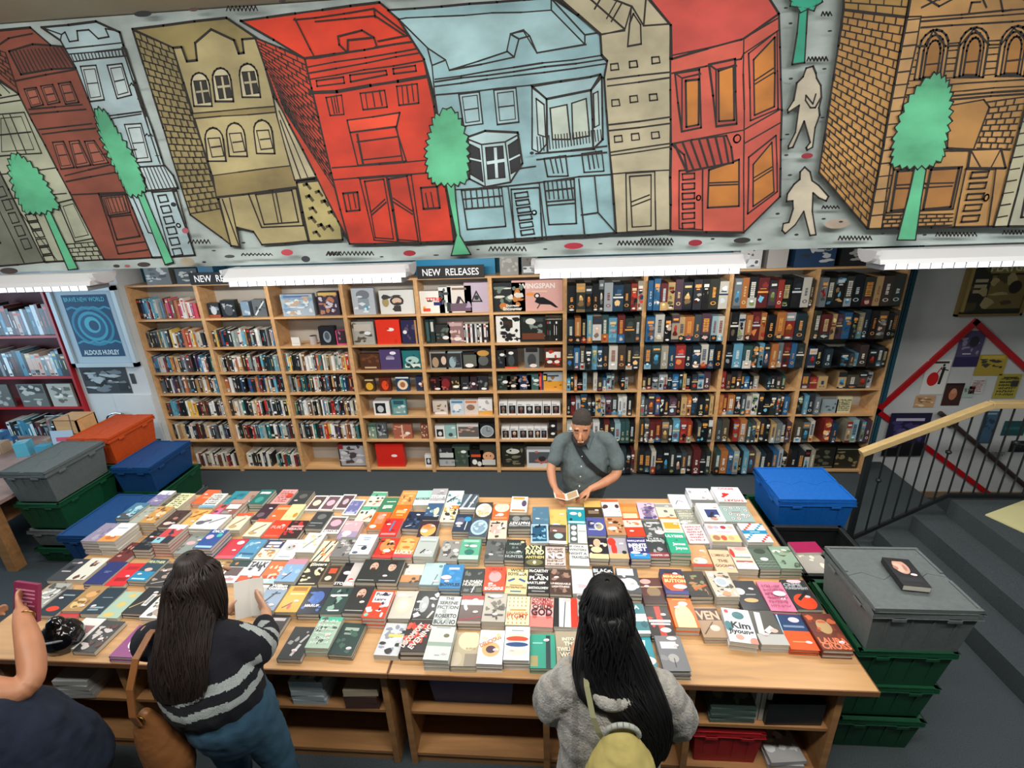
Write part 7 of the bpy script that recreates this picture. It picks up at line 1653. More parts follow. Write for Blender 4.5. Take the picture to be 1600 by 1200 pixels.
for k in (.1, .8): mb = MB(); mb.tube([(1.75*k, 0, -1.4*k-.02), (1.75*k, .03, -1.4*k-.06), (1.75*k, .07, -1.4*k-.06)], .008, '202020'); mb.build('bracket', IRON, t)
# diamond shaped notice board border
DP = [(3.9, .70), (4.706, 1.76), (6.45, .36), (5.52, -.485)]
t = thing('notice_board', 'tilted red bordered notice board on the wall by the stairs', 'notice board', (4.9, 5.6, .7))
for i in (0, 1, 3):
    a, b = DP[i], DP[(i+1) % 4]; d = Vector((b[0]-a[0], 0, b[1]-a[1])); L = d.length; d.normalize(); n = Vector((-d.z, 0, d.x)); q = [Vector((a[0]-4.9, 0, a[1]-.7))-d*.03, Vector((b[0]-4.9, 0, b[1]-.7))+d*.03]
    mb = MB(); vs = []
    for yy in (-.012, .018):
        for p, s in ((q[0], -1), (q[1], -1), (q[1], 1), (q[0], 1)): vs.append(p+n*.03*s+Vector((0, yy, 0)))
    mb.add(vs, [(0, 1, 2, 3), (7, 6, 5, 4)]+[(i_, 4+i_, 4+(i_+1) % 4, (i_+1) % 4) for i_ in range(4)], 'b01820'); mb.build('border', mat('red_border', 'b4141c', rough=.4), t)
def poster(x, z, w_, h, col, ops, lab, y=5.61, name='poster', seed=1, skew=0, cat='poster'):
    mb = MB(); mb.box(-w_/2, -.002, -h/2, w_/2, 0, h/2, col); A = Art(mb, (-w_/2, -.0025, -h/2), (1, 0, 0), (0, 0, 1), w_, h, seed=seed); A.run(ops)
    o = mb.build(name, MATTE()); o.location = (x, y, z); return tag(o, lab, cat)
poster(4.733, 1.45, .26, .42, '50486c', 'n4,8c88a0;e.6,.7,.2,.15,2c2c38;r0,0,1,.28,2c2454;r.25,.35,.6,.38,d0d0d8', 'purple poster at the peak of the red border')
poster(4.456, 1.113, .263, .423, 'dcdcd8', 'e.4,.45,.24,.2,c8141c;x.4,.45,.65,.8,.05,c8141c;x.7,.3,.75,.8,.12,1c1c20;x.6,.75,.95,.7,.05,1c1c20;r.1,.9,.9,.96,303030;e.72,.85,.05,.04,1c1c20', 'white poster with red and black dancers')
poster(4.699, .899, .2, .279, '3c201c', 'e.5,.5,.22,.25,b87858;e.5,.65,.15,.12,c89070;r0,.9,1,1,201414', 'small dark poster with brown portrait')
poster(4.411, .813, .22, .15, 'c09870', 'n5,8c6448;n3,e0d0b0', 'tan photograph card below the white poster')
poster(4.281, .395, .46, .57, '1c1838', 'r.15,.82,.85,.88,b8b4cc;n4,3c3468;r.2,.4,.5,.5,5c5480;r0,0,1,.3,0c0c14;n2,504878', 'large dark indigo poster below the notice board corner', y=5.575)
poster(5.259, .995, .25, .3, 'a89c40', 'w;r.2,.85,.8,.9,4c4420;r.6,.5,.9,.75,343430', 'yellow handwritten flyer at the right of the notice board')
poster(5.013, 1.255, .31, .25, 'b09838', 'n5,3c3c34;r.1,.8,.9,.95,c8b048', 'yellow and black gig poster')
poster(4.935, 1.005, .15, .2, 'c8ccc8', 'w2', 'white printed sheet in the middle of the board')
poster(4.86, .93, .13, .14, 'a8b8b4', 'n4,60706c', 'grey green leaf print flyer')
poster(5.202, .473, .17, .42, '3c5c74', 'n4,283c50;r.2,.9,.8,.95,88a0b0', 'blue poster seen through the balusters')
poster(5.495, .461, .25, .19, '1c4c50', 'r.1,.4,.9,.6,2c6468', 'dark teal card by the wall handrail')
poster(5.62, .22, .2, .15, '202428', 'n3,505c60', 'black photo card below the teal one')
poster(5.4, .1, .2, .14, 'b8bcbc', 'w', 'white note low on the wall')
t = thing('framed_poster', 'gold framed old magazine poster high on the right wall', 'framed poster', (4.8, 5.6, 2.14)); mb = MB(); W2, H2 = .34, .31
for b in ((-W2, -.02, -H2, W2, .015, -H2+.025), (-W2, -.02, H2-.025, W2, .015, H2), (-W2, -.02, -H2, -W2+.025, .015, H2), (W2-.025, -.02, -H2, W2, .015, H2)): mb.box(*b, 'a88c4c')
mb.build('frame', mat('gold_frame', '8c7440', rough=.35, metal=.3), t)
mb = MB(); mb.box(-W2+.02, -.005, -H2+.02, W2-.02, .01, H2-.02, '2a2820'); A = Art(mb, (-W2+.02, -.006, -H2+.02), (1, 0, 0), (0, 0, 1), 2*W2-.04, 2*H2-.04, seed=5); A.run('r.4,.1,.98,.72,7c6c3c;n3,4c4428;r.15,.6,.35,.66,b0a888;r.15,.5,.35,.56,b0a888;r.15,.4,.35,.46,b0a888;n3,b0a070;r.02,.05,.1,.9,a08c50;e.8,.5,.1,.12,2c2018;r.35,.76,.98,.96,8c8048;tPLAYGIR,.66,.86,.14,d8d0a0'); mb.build('print', MATTE(), t)
# blue framed poster and grey picture on the left
t = thing('framed_poster', 'white framed swirling blue poster beside the red bookcase', 'framed poster', (-5.33, 5.225, 1.978)); W2, H2 = .42, .48; mb = MB()
for b in ((-W2, -.03, -H2, W2, .02, -H2+.05), (-W2, -.03, H2-.05, W2, .02, H2), (-W2, -.03, -H2, -W2+.05, .02, H2), (W2-.05, -.03, -H2, W2, .02, H2)): mb.box(*b, 'b8ccd8')
mb.build('frame', mat('white_frame', 'b4c4cc', rough=.35), t); mb = MB(); mb.box(-W2+.04, -.005, -H2+.04, W2-.04, .01, H2-.04, 'a8bcc8')
A = Art(mb, (-W2+.04, -.006, -H2+.04), (1, 0, 0), (0, 0, 1), 2*W2-.08, 2*H2-.08, seed=8); A.rect(.14, .1, .88, .94, '124468')
for k, (cx, cy, rx, ry, c) in enumerate(((.5, .52, .34, .27, '2c88a8'), (.5, .52, .3, .23, '124c74'), (.5, .52, .24, .2, '3ca0bc'), (.5, .52, .2, .16, '1a5c84'), (.5, .54, .13, .11, '50b0c8'), (.52, .53, .08, .07, '184c70'))): A.ell(cx, cy, rx, ry, c, 24)
for y in (.3, .76): 
    for i in range(8): A.line(.16+i*.09, y+(.02 if i % 2 else -.01), .25+i*.09, y+(-.01 if i % 2 else .02), .03, '3c98b4')
A.text('BRAVE NEW WORLD', .5, .88, .06, '58b0c8', 0, .66); A.text('ALDOUS HUXLEY', .5, .16, .07, 'c8dce4', 0, .6); mb.build('print', MATTE(), t)
poster(-5.43, 1.311, .6, .34, '30363a', 'r.05,.5,.25,.9,101418;r.25,.1,.5,.5,101418;r.5,.5,.75,.9,101418;n6,a8b4b8;n5,6c7880;r.75,.1,.95,.4,20282c', 'black and grey patchwork picture below the blue poster', y=5.247, cat='picture')
poster(-5.07, 1.33, .06, .13, '2c3438', '', 'small dark thermostat on the white wall', y=5.247, name='thermostat', cat='thermostat')
mb = MB(); mb.box(-5.4, 5.235, 0, -4.9, 5.249, 1.12); o = mb.build('trim_2', WALLW); o['kind'] = 'structure'
t = thing('office_chair', 'chrome backed chair standing behind the orange tote', 'chair', (-5.38, 5.19, 0)); mb = MB(); pts = [(-.16+.0, 0, .0), (-.16, 0, .8)]+[(-.16*math.cos(a*math.pi/8), 0, .8+.1*math.sin(a*math.pi/8)) for a in range(1, 8)]+[(.16, 0, .8), (.16, 0, 0)]; mb.tube(pts, .011, 'c8d0d4'); mb.build('back_frame', mat('chrome', 'c8d0d4', rough=.15, metal=1), t)
mb = MB(); mb.box(-.18, -.38, .42, .18, -.02, .47, '202428'); mb.build('seat', mat('black_seat', '1c2024', rough=.6), t, bevel=.01)
for s in (-1, 1): mb = MB(); mb.cyl((s*.15, -.34, 0), (s*.15, -.34, .42), .011, .011, 'c8d0d4', 8); mb.build('leg', mat('chrome'), t)
# ================================================================ red bookcase at the left
REDM = mat('red_paint', 'a8101c', rough=.4, noise=.1, nscale=4)
t = thing('bookcase', 'red painted bookcase at the left wall', 'bookcase', (-6.65, 5.2, 0)); hw = .86
for s in (-1, 1): mb = MB(); mb.box(s*hw-(.03 if s > 0 else 0), 0, 0, s*hw+(.03 if s < 0 else 0), .34, 2.46); mb.build('side_panel', REDM, t)
for z in (2.46, 1.9, 1.385, .98, .5, .06): mb = MB(); mb.box(-hw+.03, .004, z-.03, hw-.03, .33, z); mb.build('shelf', REDM, t)
mb = MB(); mb.box(-hw+.03, .325, 0, hw-.03, .335, 2.43); mb.build('back_panel', mat('dark_back', '50141a', rough=.6), t)
BP = ['2c3438', '1c2428', '14181c', '1c2024', '3c7c94', '283c48', '788890', 'c8a898', '7c8890', 'd0d8dc', '1c5c78', '602c2c', '181c20']
for r, z, hm in ((0, 1.9, .38), (1, 1.385, .34), (3, .5, .3), (4, .06, .28)):
    x = -7.0; rnd = random.Random(r+70); n = 0
    while x < -5.85:
        wd = rnd.uniform(.035, .07); h = rnd.uniform(hm*.72, hm); col = rnd.choice(BP)
        mb = spine_book(0, 0, 0, wd-.002, h, .22, col, rnd=rnd); o = mb.build('hardcover_book', PAINT()); o.location = (x, 5.23, z+.001)
        tag(o, f'{cname(col)} art book, {ORD[n % 33]} from left, {["top", "second", "third", "fourth", "lowest"][r]} red shelf', 'book', 'art books in the red bookcase'); x += wd; n += 1
        if x > -5.87: break
for k, (x, wd, h, col, ops, lab) in enumerate(((-6.9, .3, .3, '5c5c58', 'n5,a0a09c', 'grey picture book faced out on the red bookcase'), (-6.45, .36, .3, '606460', 'r.05,.6,.95,.95,3c3c3c;n5,b0b0a8', 'framed grey group photograph on the red bookcase'), (-6.06, .32, .3, 'a8a8a0', 'n6,606058;n3,d8d8d0', 'pale engraving book on the red bookcase'))): face_out(x, 5.22, .98, wd, h, .03, col, ops, lab, 'book', 'book', seed=k+90)
# ================================================================ side table with gifts at the far left
t = thing('side_table', 'brown wooden table at the far left covered with gifts', 'table', (-5.9, 4.1, 0))
mb = MB(); mb.box(-.85, -.72, .72, .82, .75, .755); mb.build('tabletop', mat('dusty_top', '9c8078', rough=.5, noise=.2, nscale=8), t)
for sx, sy in ((-.75, -.62), (.7, -.62), (-.75, .65), (.7, .65)): mb = MB(); mb.box(sx-.05, sy-.05, 0, sx+.05, sy+.05, .72); mb.build('leg', WOODD(), t)
mb = MB(); mb.box(-.7, -.62, .45, .65, .65, .47); mb.build('shelf', WOODD(), t); mb = MB(); mb.box(-.75, -.66, .5, .75, -.63, .72); mb.build('apron', WOODD(), t)
rnd = random.Random(5)
cols = ['58b0c8', '3c94b0', 'a8c8d0', 'd8c8b0', '8c7060', 'b8c8d0', '3c6c9c', 'e0dcd4', '504038', '7cc0d0', 'a89078', 'c8ccd4', '2c5c8c', 'c09c9c']
for k in range(30):
    x = -6.62+rnd.random()*1.35; y = 3.5+rnd.random()*1.2; col = cols[k % 14]; wd = rnd.uniform(.06, .13); h = rnd.uniform(.03, .16); d = rnd.uniform(.06, .16)
    o = lying('gift_box', x, y, .756, wd, d, h, col, f'{cname(col)} gift box, {ORD[k]} among the small goods on the left table', 'box', 'small goods on the left table', rnd.uniform(-.5, .5), f'n2,{cols[(k+5) % 14]};r.1,.6,.9,.75,{cols[(k+3) % 14]}')
t = thing('display_sign', 'pale blue counter sign with red label in a clear stand', 'sign', (-5.0, 4.1, 1.0)); t.rotation_euler = (-.1, 0, .1)
mb = MB(); mb.box(-.12, 0, 0, .12, .004, .27, 'a8c0d4'); A = Art(mb, (-.12, -.0005, 0), (1, 0, 0), (0, 0, 1), .24, .27); A.run('r.2,.55,.8,.72,c85068;r.3,.3,.7,.36,b07888'); mb.build('card', MATTE(), t); mb = MB(); mb.tube([(-.125, .003, 0), (-.125, .003, .44), (.125, .003, .44), (.125, .003, 0)], .005, 'a0a8b0'); mb.build('stand', mat('chrome'), t)
t.location = (-5.25, 4.35, .78); 
for k, (z, x) in enumerate(((.77, -5.32), (.95, -5.32))):
    t = thing('wooden_crate', f'{["lower", "upper"][k]} small wooden crate beside the orange tote', 'crate', (x, 4.62, z-.01)); mb = MB(); mb.box(-.14, -.12, 0, .14, .12, .015); mb.box(-.14, -.12, 0, -.125, .12, .17); mb.box(.125, -.12, 0, .14, .12, .17); mb.box(-.14, .105, 0, .14, .12, .17); mb.box(-.14, -.12, 0, .14, -.105, .17); mb.box(-.14, -.12, .165, .14, .12, .175); mb.build('box', WOOD(), t)
# pale sign on the landing
t = thing('step_sign', 'pale yellow sign with black figure on the stair landing', 'sign', (3.72, 3.78, .512)); t.rotation_euler = (0, 0, 0); mb = MB(); mb.box(0, -.75, 0, .95, 0, .012, 'd0cc98'); mb.build('card', MATTE(), t); mb = MB(); A = Art(mb, (0, -.75, .0125), (1, 0, 0), (0, 1, 0), .95, .75); A.text('3', .42, .6, .3, '28281c', -35); mb.build('figure', MATTE(), t); t.rotation_euler = (0, 0, .42)
# ================================================================ people
SKIN = mat('skin', 'b9805e', rough=.5, noise=.12, nscale=14, bump=.05, bscale=150)
SKIN2 = mat('skin_pale', 'c49476', rough=.5, noise=.1, nscale=14)
HAIRB = mat('black_hair', '0a0a0c', rough=.5, spec=.35, noise=.5, nscale=60, stretch=(1, 1, .1))
HAIRD = mat('brown_hair', '1c1614', rough=.5, spec=.4, noise=.5, nscale=30, stretch=(1, 1, .1), ncol='342620')
HAIRM = mat('short_hair', '1c1816', rough=.7, noise=.8, nscale=150, ncol='4a3c34', bump=.8, bscale=320)
def fingers(base, tipdir, side, palm, L=.075, r=.0085, curl=.5, thumb=1, spread=.018):
    """five separate chains rooted in the palm; palm is the inward normal"""
    base, d, s, p = map(Vector, (base, tipdir, side, palm)); d.normalize(); s.normalize(); p.normalize(); out = []
    for i, (k, off) in enumerate(((.92, -1.5), (1.05, -.5), (1.0, .5), (.8, 1.5))):
        a = base+s*off*spread; l = L*k; b = a+d*l*.42+p*l*.1*curl; c = b+(d*math.cos(curl)+p*math.sin(curl)).normalized()*l*.33; e = c+(d*math.cos(curl*1.9)+p*math.sin(curl*1.9)).normalized()*l*.28
        out.append({'h': tuple(s), 'p': [(*(a-d*.02), r*1.1, r), (*a, r*1.1, r), (*b, r, r*.95), (*c, r*.92, r*.88), (*e, r*.75, r*.72)]})
    a = base-d*.055-s*thumb*.028; b = a-s*thumb*.03+d*.025+p*.012; c = b+d*.03+p*.018-s*thumb*.004; out.append({'h': tuple(s), 'p': [(*(a+s*thumb*.015), .014, .013), (*a, .013, .012), (*b, .0105, .0105), (*c, .009, .009)]})
    return out
def hand(wrist, kn, side, palm, curl=.6, thumb=1):
    w_, k_ = Vector(wrist), Vector(kn); d = (k_-w_).normalized(); m = (w_+k_)/2
    return [{'h': tuple(side), 'p': [(*(w_-d*.01), .026, .02), (*m, .038, .015), (*k_, .036, .012)]}]+fingers(k_, d, side, palm, curl=curl, thumb=thumb)
def paint_faces(o, fn):
    me = o.data; ca = me.attributes.new('paint', 'FLOAT_COLOR', 'CORNER'); buf = []; cache = {}
    for p in me.polygons:
        c = fn(p.center)
        if c not in cache: cache[c] = lin(c)
        buf += list(cache[c])*p.loop_total
    ca.data.foreach_set('color', buf)
# ---------------------------------------------------------------- the man behind the table
MX, MY = .285, 3.78
t = thing('person', 'man in grey short sleeved shirt looking down at an open booklet behind the table', 'person', (MX, MY, 0))
def m(*v): return tuple([v[0]-MX, v[1]-MY, v[2]]+list(v[3:]))
head = [{'p': [m(.30, 3.80, 1.20, .06, .062), m(.285, 3.765, 1.27, .058, .06)]},
        {'h': (1, -.12, 0), 'p': [m(.262, 3.69, 1.275, .045, .04), m(.262, 3.69, 1.31, .06, .07), m(.265, 3.705, 1.36, .071, .088), m(.268, 3.725, 1.42, .077, .098), m(.27, 3.745, 1.462, .072, .09)]},
        {'p': [m(.252, 3.628, 1.375, .009, .009), m(.248, 3.600, 1.345, .014, .014), m(.247, 3.598, 1.328, .018, .012)]},   # nose
        {'p': [m(.216, 3.634, 1.392, .024, .012), m(.295, 3.636, 1.392, .024, .012)], 'h': (0, 0, 1)},   # brow
        {'h': (0, 1, 0), 'p': [m(.342, 3.735, 1.385, .02, .007), m(.349, 3.745, 1.415, .018, .008)]}, {'h': (0, 1, 0), 'p': [m(.19, 3.72, 1.385, .02, .007), m(.184, 3.73, 1.415, .018, .008)]},
        {'p': [m(.235, 3.607, 1.306, .016, .01), m(.272, 3.607, 1.306, .016, .01)]}]   # lips
torso = [{'p': [m(.30, 3.80, .80, .15, .12), m(.30, 3.80, 1.0, .16, .12), m(.30, 3.81, 1.18, .16, .1), m(.30, 3.81, 1.24, .08, .06)]},
         {'h': (0, 1, 0), 'p': [m(.12, 3.81, 1.2, .04, .04), m(.48, 3.81, 1.2, .04, .04)]}]
armL = [{'h': (0, 1, 0), 'p': [m(.10, 3.80, 1.2, .04, .04), m(.055, 3.74, 1.13, .05, .048), m(.01, 3.66, 1.03, .041, .04), m(.022, 3.56, .955, .036, .033), m(.045, 3.50, .925, .026, .022)]}]+hand(m(.045, 3.50, .925), m(.075, 3.435, .895), (.85, .35, -.3), (.2, -.2, -.9), .75, -1)
armR = [{'h': (0, 1, 0), 'p': [m(.49, 3.81, 1.2, .04, .04), m(.56, 3.76, 1.11, .052, .05), m(.565, 3.66, .985, .045, .042), m(.45, 3.56, .95, .038, .036), m(.33, 3.50, .925, .027, .024)]}]+hand(m(.33, 3.50, .925), m(.262, 3.455, .895), (.3, -.85, .2), (-.1, -.1, -.95), .7, -1)
blob('body', head+torso+armL+armR, SKIN, t, voxel=.0052, sm=2)
SHIRT = mat('grey_shirt', '4e5a5c', rough=.9, noise=.25, nscale=90, ncol='74807f', bump=.25, bscale=14)
sh = [{'p': [m(.30, 3.79, .74, .19, .17), m(.30, 3.77, .88, .205, .19), m(.30, 3.765, 1.0, .21, .185), m(.30, 3.79, 1.12, .205, .15), m(.30, 3.81, 1.21, .175, .115), m(.30, 3.81, 1.265, .085, .085)]},
      {'h': (0, 1, 0), 'p': [m(.16, 3.81, 1.235, .075, .06), m(.095, 3.79, 1.215, .075, .065), m(.06, 3.745, 1.13, .075, .066), m(.035, 3.70, 1.075, .072, .06)]},
      {'h': (0, 1, 0), 'p': [m(.44, 3.81, 1.235, .075, .06), m(.505, 3.8, 1.215, .078, .065), m(.555, 3.755, 1.11, .08, .07), m(.572, 3.70, 1.035, .078, .066)]}]
shirt = blob('shirt', sh, SHIRT, t, voxel=.009, sm=3, disp=.022, dscale=.09)
mb = MB()
for s in (-1, 1): mb.add([m(.285+s*.01, 3.70, 1.262), m(.285+s*.075, 3.735, 1.295), m(.285+s*.085, 3.76, 1.27), m(.285+s*.035, 3.655, 1.215)], [(0, 1, 2, 3), (3, 2, 1, 0)], '4e5a5c')
o = mb.build('collar', SHIRT, t); o.modifiers.new('s', 'SOLIDIFY').thickness = .006
for k in range(4): mb = MB(); mb.cyl(m(.27-.008*k, 3.632-.019*k+.006, 1.16-.085*k), m(.27-.008*k, 3.624-.019*k, 1.16-.085*k), .006, .006, 'd8dcd8', 10); mb.build('button', MATTE(), shirt)
blob('hair', [{'h': (1, -.12, 0), 'p': [m(.271, 3.79, 1.365, .062, .035), m(.27, 3.778, 1.41, .078, .07), m(.27, 3.738, 1.442, .083, .105), m(.27, 3.738, 1.468, .081, .103)]}, {'h': (0, 1, 0), 'p': [m(.339, 3.725, 1.42, .02, .006), m(.341, 3.72, 1.38, .01, .004)]}, {'h': (0, 1, 0), 'p': [m(.197, 3.71, 1.42, .02, .006), m(.196, 3.705, 1.38, .01, .004)]}], HAIRM, t, voxel=.005, sm=2)
blob('beard', [{'p': [m(.238, 3.612, 1.316, .014, .006), m(.27, 3.612, 1.316, .014, .006)]}, {'p': [m(.255, 3.622, 1.285, .026, .014), m(.257, 3.635, 1.262, .032, .018)]}, {'h': (0, 1, 0), 'p': [m(.2, 3.67, 1.32, .02, .008), m(.222, 3.645, 1.283, .02, .014), m(.255, 3.64, 1.262, .02, .016), m(.3, 3.65, 1.283, .02, .014), m(.325, 3.68, 1.32, .02, .008)]}], HAIRM, t, voxel=.004, sm=1)
for s in (-1, 1):
    mb = MB(); mb.box(.255+s*.036-.018-MX, 3.618-MY, 1.398, .255+s*.036+.018-MX, 3.63-MY, 1.408, '2a2220'); mb.build('eyebrow', HAIRM, t)
    mb = MB(); mb.sphere(m(.256+s*.033, 3.634, 1.375), .014, .008, .006, 'a87458', 10, 6); mb.build('eyelid', SKIN, t)
# sling strap across the chest
mb = MB(); S = [(.195, 3.79, 1.285), (.215, 3.70, 1.262), (.25, 3.655, 1.2), (.32, 3.61, 1.11), (.41, 3.60, 1.03), (.475, 3.64, .97), (.515, 3.74, .94)]; vs = []
for x_, y_, z_ in S: vs += [m(x_-.014, y_-.01, z_-.02), m(x_+.014, y_-.012, z_+.02)]
mb.add(vs, [(2*i, 2*i+1, 2*i+3, 2*i+2) for i in range(len(S)-1)], '141a1a'); o = mb.build('sling_strap', mat('black_webbing', '10161a', rough=.8), t); o.modifiers.new('s', 'SOLIDIFY').thickness = .004
blob('trousers', [{'p': [m(.30, 3.80, .86, .17, .13), m(.30, 3.81, .74, .175, .135), m(.3, 3.82, .66, .15, .11)]}]+[{'p': [m(.30+s*.09, 3.82, .72, .088, .09), m(.30+s*.1, 3.83, .42, .065, .068), m(.3+s*.11, 3.86, .08, .048, .05)]} for s in (-1, 1)], mat('dark_trousers', '22262c', rough=.9, bump=.2, bscale=20), t, voxel=.014, sm=3)
for s in (-1, 1): blob('shoe', [{'p': [m(.3+s*.11, 3.9, .045, .042, .04), m(.3+s*.115, 3.8, .04, .048, .035), m(.3+s*.12, 3.7, .03, .04, .025)], 'h': (1, 0, 0)}], mat('black_shoe', '16181a', rough=.5), t, voxel=.01, sm=2)
# the booklet he holds
t = thing('booklet', 'thin open booklet held in the hands of the man', 'booklet', (.13, 3.43, .885), .12)
for s in (-1, 1): mb = MB(); M_ = Matrix.Rotation(-s*.32, 4, 'Y'); mb.box(0 if s > 0 else -.105, -.045, 0, .105 if s > 0 else 0, .05, .005, 'dcd6c8', M=M_); mb.box(.012 if s > 0 else -.095, -.038, .005, .095 if s > 0 else -.012, .042, .0056, 'b87448' if s < 0 else 'a88c68', M=M_); mb.build('page', MATTE(), t)
# ---------------------------------------------------------------- woman in the striped sweater
WX, WY = -1.55, 1.56
t = thing('person', 'woman with long brown hair in navy sweater with two grey stripes, seen from behind', 'person', (WX, WY, 0))
def m(*v): return tuple([v[0]-WX, v[1]-WY, v[2]]+list(v[3:]))
blob('body', [{'p': [m(-1.600, 1.60, 1.34, .055, .055), m(-1.620, 1.65, 1.44, .052, .052), m(-1.640, 1.69, 1.5, .065, .075), m(-1.645, 1.71, 1.57, .075, .09), m(-1.650, 1.70, 1.63, .06, .075)]}, {'p': [m(-1.580, 1.795, 1.555, .01, .01), m(-1.575, 1.81, 1.535, .014, .014)]},
    {'p': [m(-1.640, 1.58, 1.0, .15, .12), m(-1.690, 1.60, 1.3, .15, .1), m(-1.600, 1.6, 1.36, .07, .06)]},
    {'h': (0, 1, 0), 'p': [m(-1.540, 1.6, 1.33, .05, .05), m(-1.410, 1.66, 1.19, .045, .045), m(-1.500, 1.85, 1.12, .036, .034), m(-1.550, 1.95, 1.13, .026, .022)]}]+hand(m(-1.550, 1.95, 1.13), m(-1.610, 2.0, 1.15), (.4, -.2, .8), (-.4, .6, 0), .6, 1)+
    [{'h': (0, 1, 0), 'p': [m(-1.870, 1.6, 1.33, .05, .05), m(-1.960, 1.7, 1.15, .045, .045), m(-1.900, 1.86, 1.08, .036, .034), m(-1.790, 1.97, 1.1, .026, .022)]}]+hand(m(-1.790, 1.97, 1.1), m(-1.740, 2.03, 1.12), (.5, .3, .7), (.4, -.5, 0), .5, 1), SKIN2, t, voxel=.0058, sm=2)
sw = blob('sweater', [{'p': [m(-1.570, 1.56, .99, .215, .165), m(-1.590, 1.55, 1.06, .235, .18), m(-1.630, 1.56, 1.18, .225, .165), m(-1.680, 1.59, 1.3, .205, .13), m(-1.710, 1.60, 1.365, .12, .09), m(-1.720, 1.61, 1.4, .075, .075)]},
    {'h': (0, 1, 0), 'p': [m(-1.600, 1.6, 1.33, .07, .07), m(-1.500, 1.61, 1.30, .085, .08), m(-1.410, 1.66, 1.195, .085, .08), m(-1.450, 1.77, 1.14, .07, .062), m(-1.520, 1.87, 1.125, .05, .045)]},
    {'h': (0, 1, 0), 'p': [m(-1.800, 1.6, 1.33, .07, .07), m(-1.890, 1.61, 1.28, .08, .08), m(-1.965, 1.69, 1.16, .078, .075), m(-1.930, 1.79, 1.1, .06, .055), m(-1.880, 1.89, 1.085, .048, .042)]}],
    mat('knit_sweater', attr=True, rough=.95, noise=.25, nscale=220, bump=.6, bscale=260), t, voxel=.009, sm=3, disp=.02, dscale=.12)
def swc(c):
    x, y, z = c.x+WX, c.y+WY, c.z
    if x > -1.45 and y > 1.60:   # sleeve
        v = (y-1.64)-(x+1.42)*.2
        return 'a9b2b0' if (.0 < v < .04 or .075 < v < .115) else '10131e'
    v = z-(1.165+.02*(x+1.6)+.014*math.sin(x*24)+max(0, x+1.5)*.2)
    return 'a9b2b0' if (.0 < v < .042 or -.085 < v < -.045) else '10131e'
paint_faces(sw, swc)
HC = [m(-1.65, 1.69, 1.655, .06, .07), m(-1.652, 1.685, 1.60, .098, .108), m(-1.65, 1.66, 1.53, .103, .103), m(-1.645, 1.59, 1.44, .11, .088), m(-1.64, 1.50, 1.34, .125, .062), m(-1.635, 1.44, 1.25, .13, .04), m(-1.63, 1.41, 1.17, .11, .024)]
blob('hair', [{'p': HC}, {'p': [m(-1.57, 1.69, 1.6, .04, .07), m(-1.55, 1.66, 1.5, .033, .055), m(-1.545, 1.655, 1.42, .022, .03)]}, {'p': [m(-1.73, 1.66, 1.57, .035, .06), m(-1.745, 1.6, 1.45, .04, .05), m(-1.755, 1.52, 1.33, .035, .03)]}], HAIRD, t, voxel=.0075, sm=3)
strands(HC, 150, HAIRD, t, r=.0055)
strands([m(-1.58, 1.69, 1.62, .04, .07), m(-1.55, 1.665, 1.5, .036, .058), m(-1.54, 1.65, 1.38, .02, .03), m(-1.53, 1.64, 1.33, .008, .01)], 30, HAIRD, t, r=.004, seed=8)
JEAN = mat('blue_jeans', '24465c', rough=.9, noise=.35, nscale=7, ncol='3c6478', bump=.2, bscale=200)
blob('jeans', [{'p': [m(-1.570, 1.58, 1.04, .17, .14), m(-1.550, 1.55, .93, .205, .175), m(-1.550, 1.56, .82, .2, .16)]}, {'p': [m(-1.660, 1.57, .85, .1, .11), m(-1.670, 1.6, .5, .075, .08), m(-1.680, 1.58, .1, .06, .065)]}, {'p': [m(-1.450, 1.57, .85, .105, .115), m(-1.420, 1.6, .5, .078, .08), m(-1.400, 1.58, .1, .06, .065)]}], JEAN, t, voxel=.011, sm=3, disp=.02, dscale=.1)
for x_ in (-1.68, -1.40): blob('shoe', [{'p': [m(x_, 1.54, .05, .045, .045), m(x_, 1.62, .045, .05, .04), m(x_, 1.74, .03, .04, .026)]}], mat('white_shoe', 'b4b4b0', rough=.5), t, voxel=.01, sm=2)
TAN = mat('tan_leather', '86562e', rough=.45, noise=.3, nscale=9, ncol='6c4020', bump=.2, bscale=40)
t2 = thing('shoulder_bag', 'tan leather shoulder bag hanging behind the striped sweater woman', 'bag', (-1.78, 1.42, 1.0))
def m2(*v): return tuple([v[0]+1.78, v[1]-1.42, v[2]-1.0]+list(v[3:]))
blob('bag_body', [{'p': [m2(-1.81, 1.40, 1.08, .03, .03), m2(-1.82, 1.405, 1.0, .07, .05), m2(-1.81, 1.41, .88, .1, .075), m2(-1.79, 1.41, .76, .11, .085), m2(-1.78, 1.41, .7, .09, .07)]}], TAN, t2, voxel=.009, sm=4, disp=.014, dscale=.12)
mb = MB(); S = [(-1.80, 1.72, 1.34), (-1.81, 1.64, 1.385), (-1.815, 1.55, 1.385), (-1.82, 1.46, 1.34), (-1.825, 1.395, 1.24), (-1.82, 1.36, 1.12), (-1.815, 1.365, 1.06)]; vs = []
for x_, y_, z_ in S: vs += [m2(x_-.016, y_, z_), m2(x_+.016, y_, z_)]
mb.add(vs, [(2*i, 2*i+1, 2*i+3, 2*i+2) for i in range(len(S)-1)], 'a0683a'); o = mb.build('strap', TAN, t2); o.modifiers.new('s', 'SOLIDIFY').thickness = .006
mb = MB(); mb.tube([m2(-1.815+.025*math.cos(a*math.pi/6), 1.37, 1.08+.025*math.sin(a*math.pi/6)) for a in range(13)], .004, 'c8a860'); mb.build('ring', mat('brass', 'b89858', rough=.3, metal=1), t2)
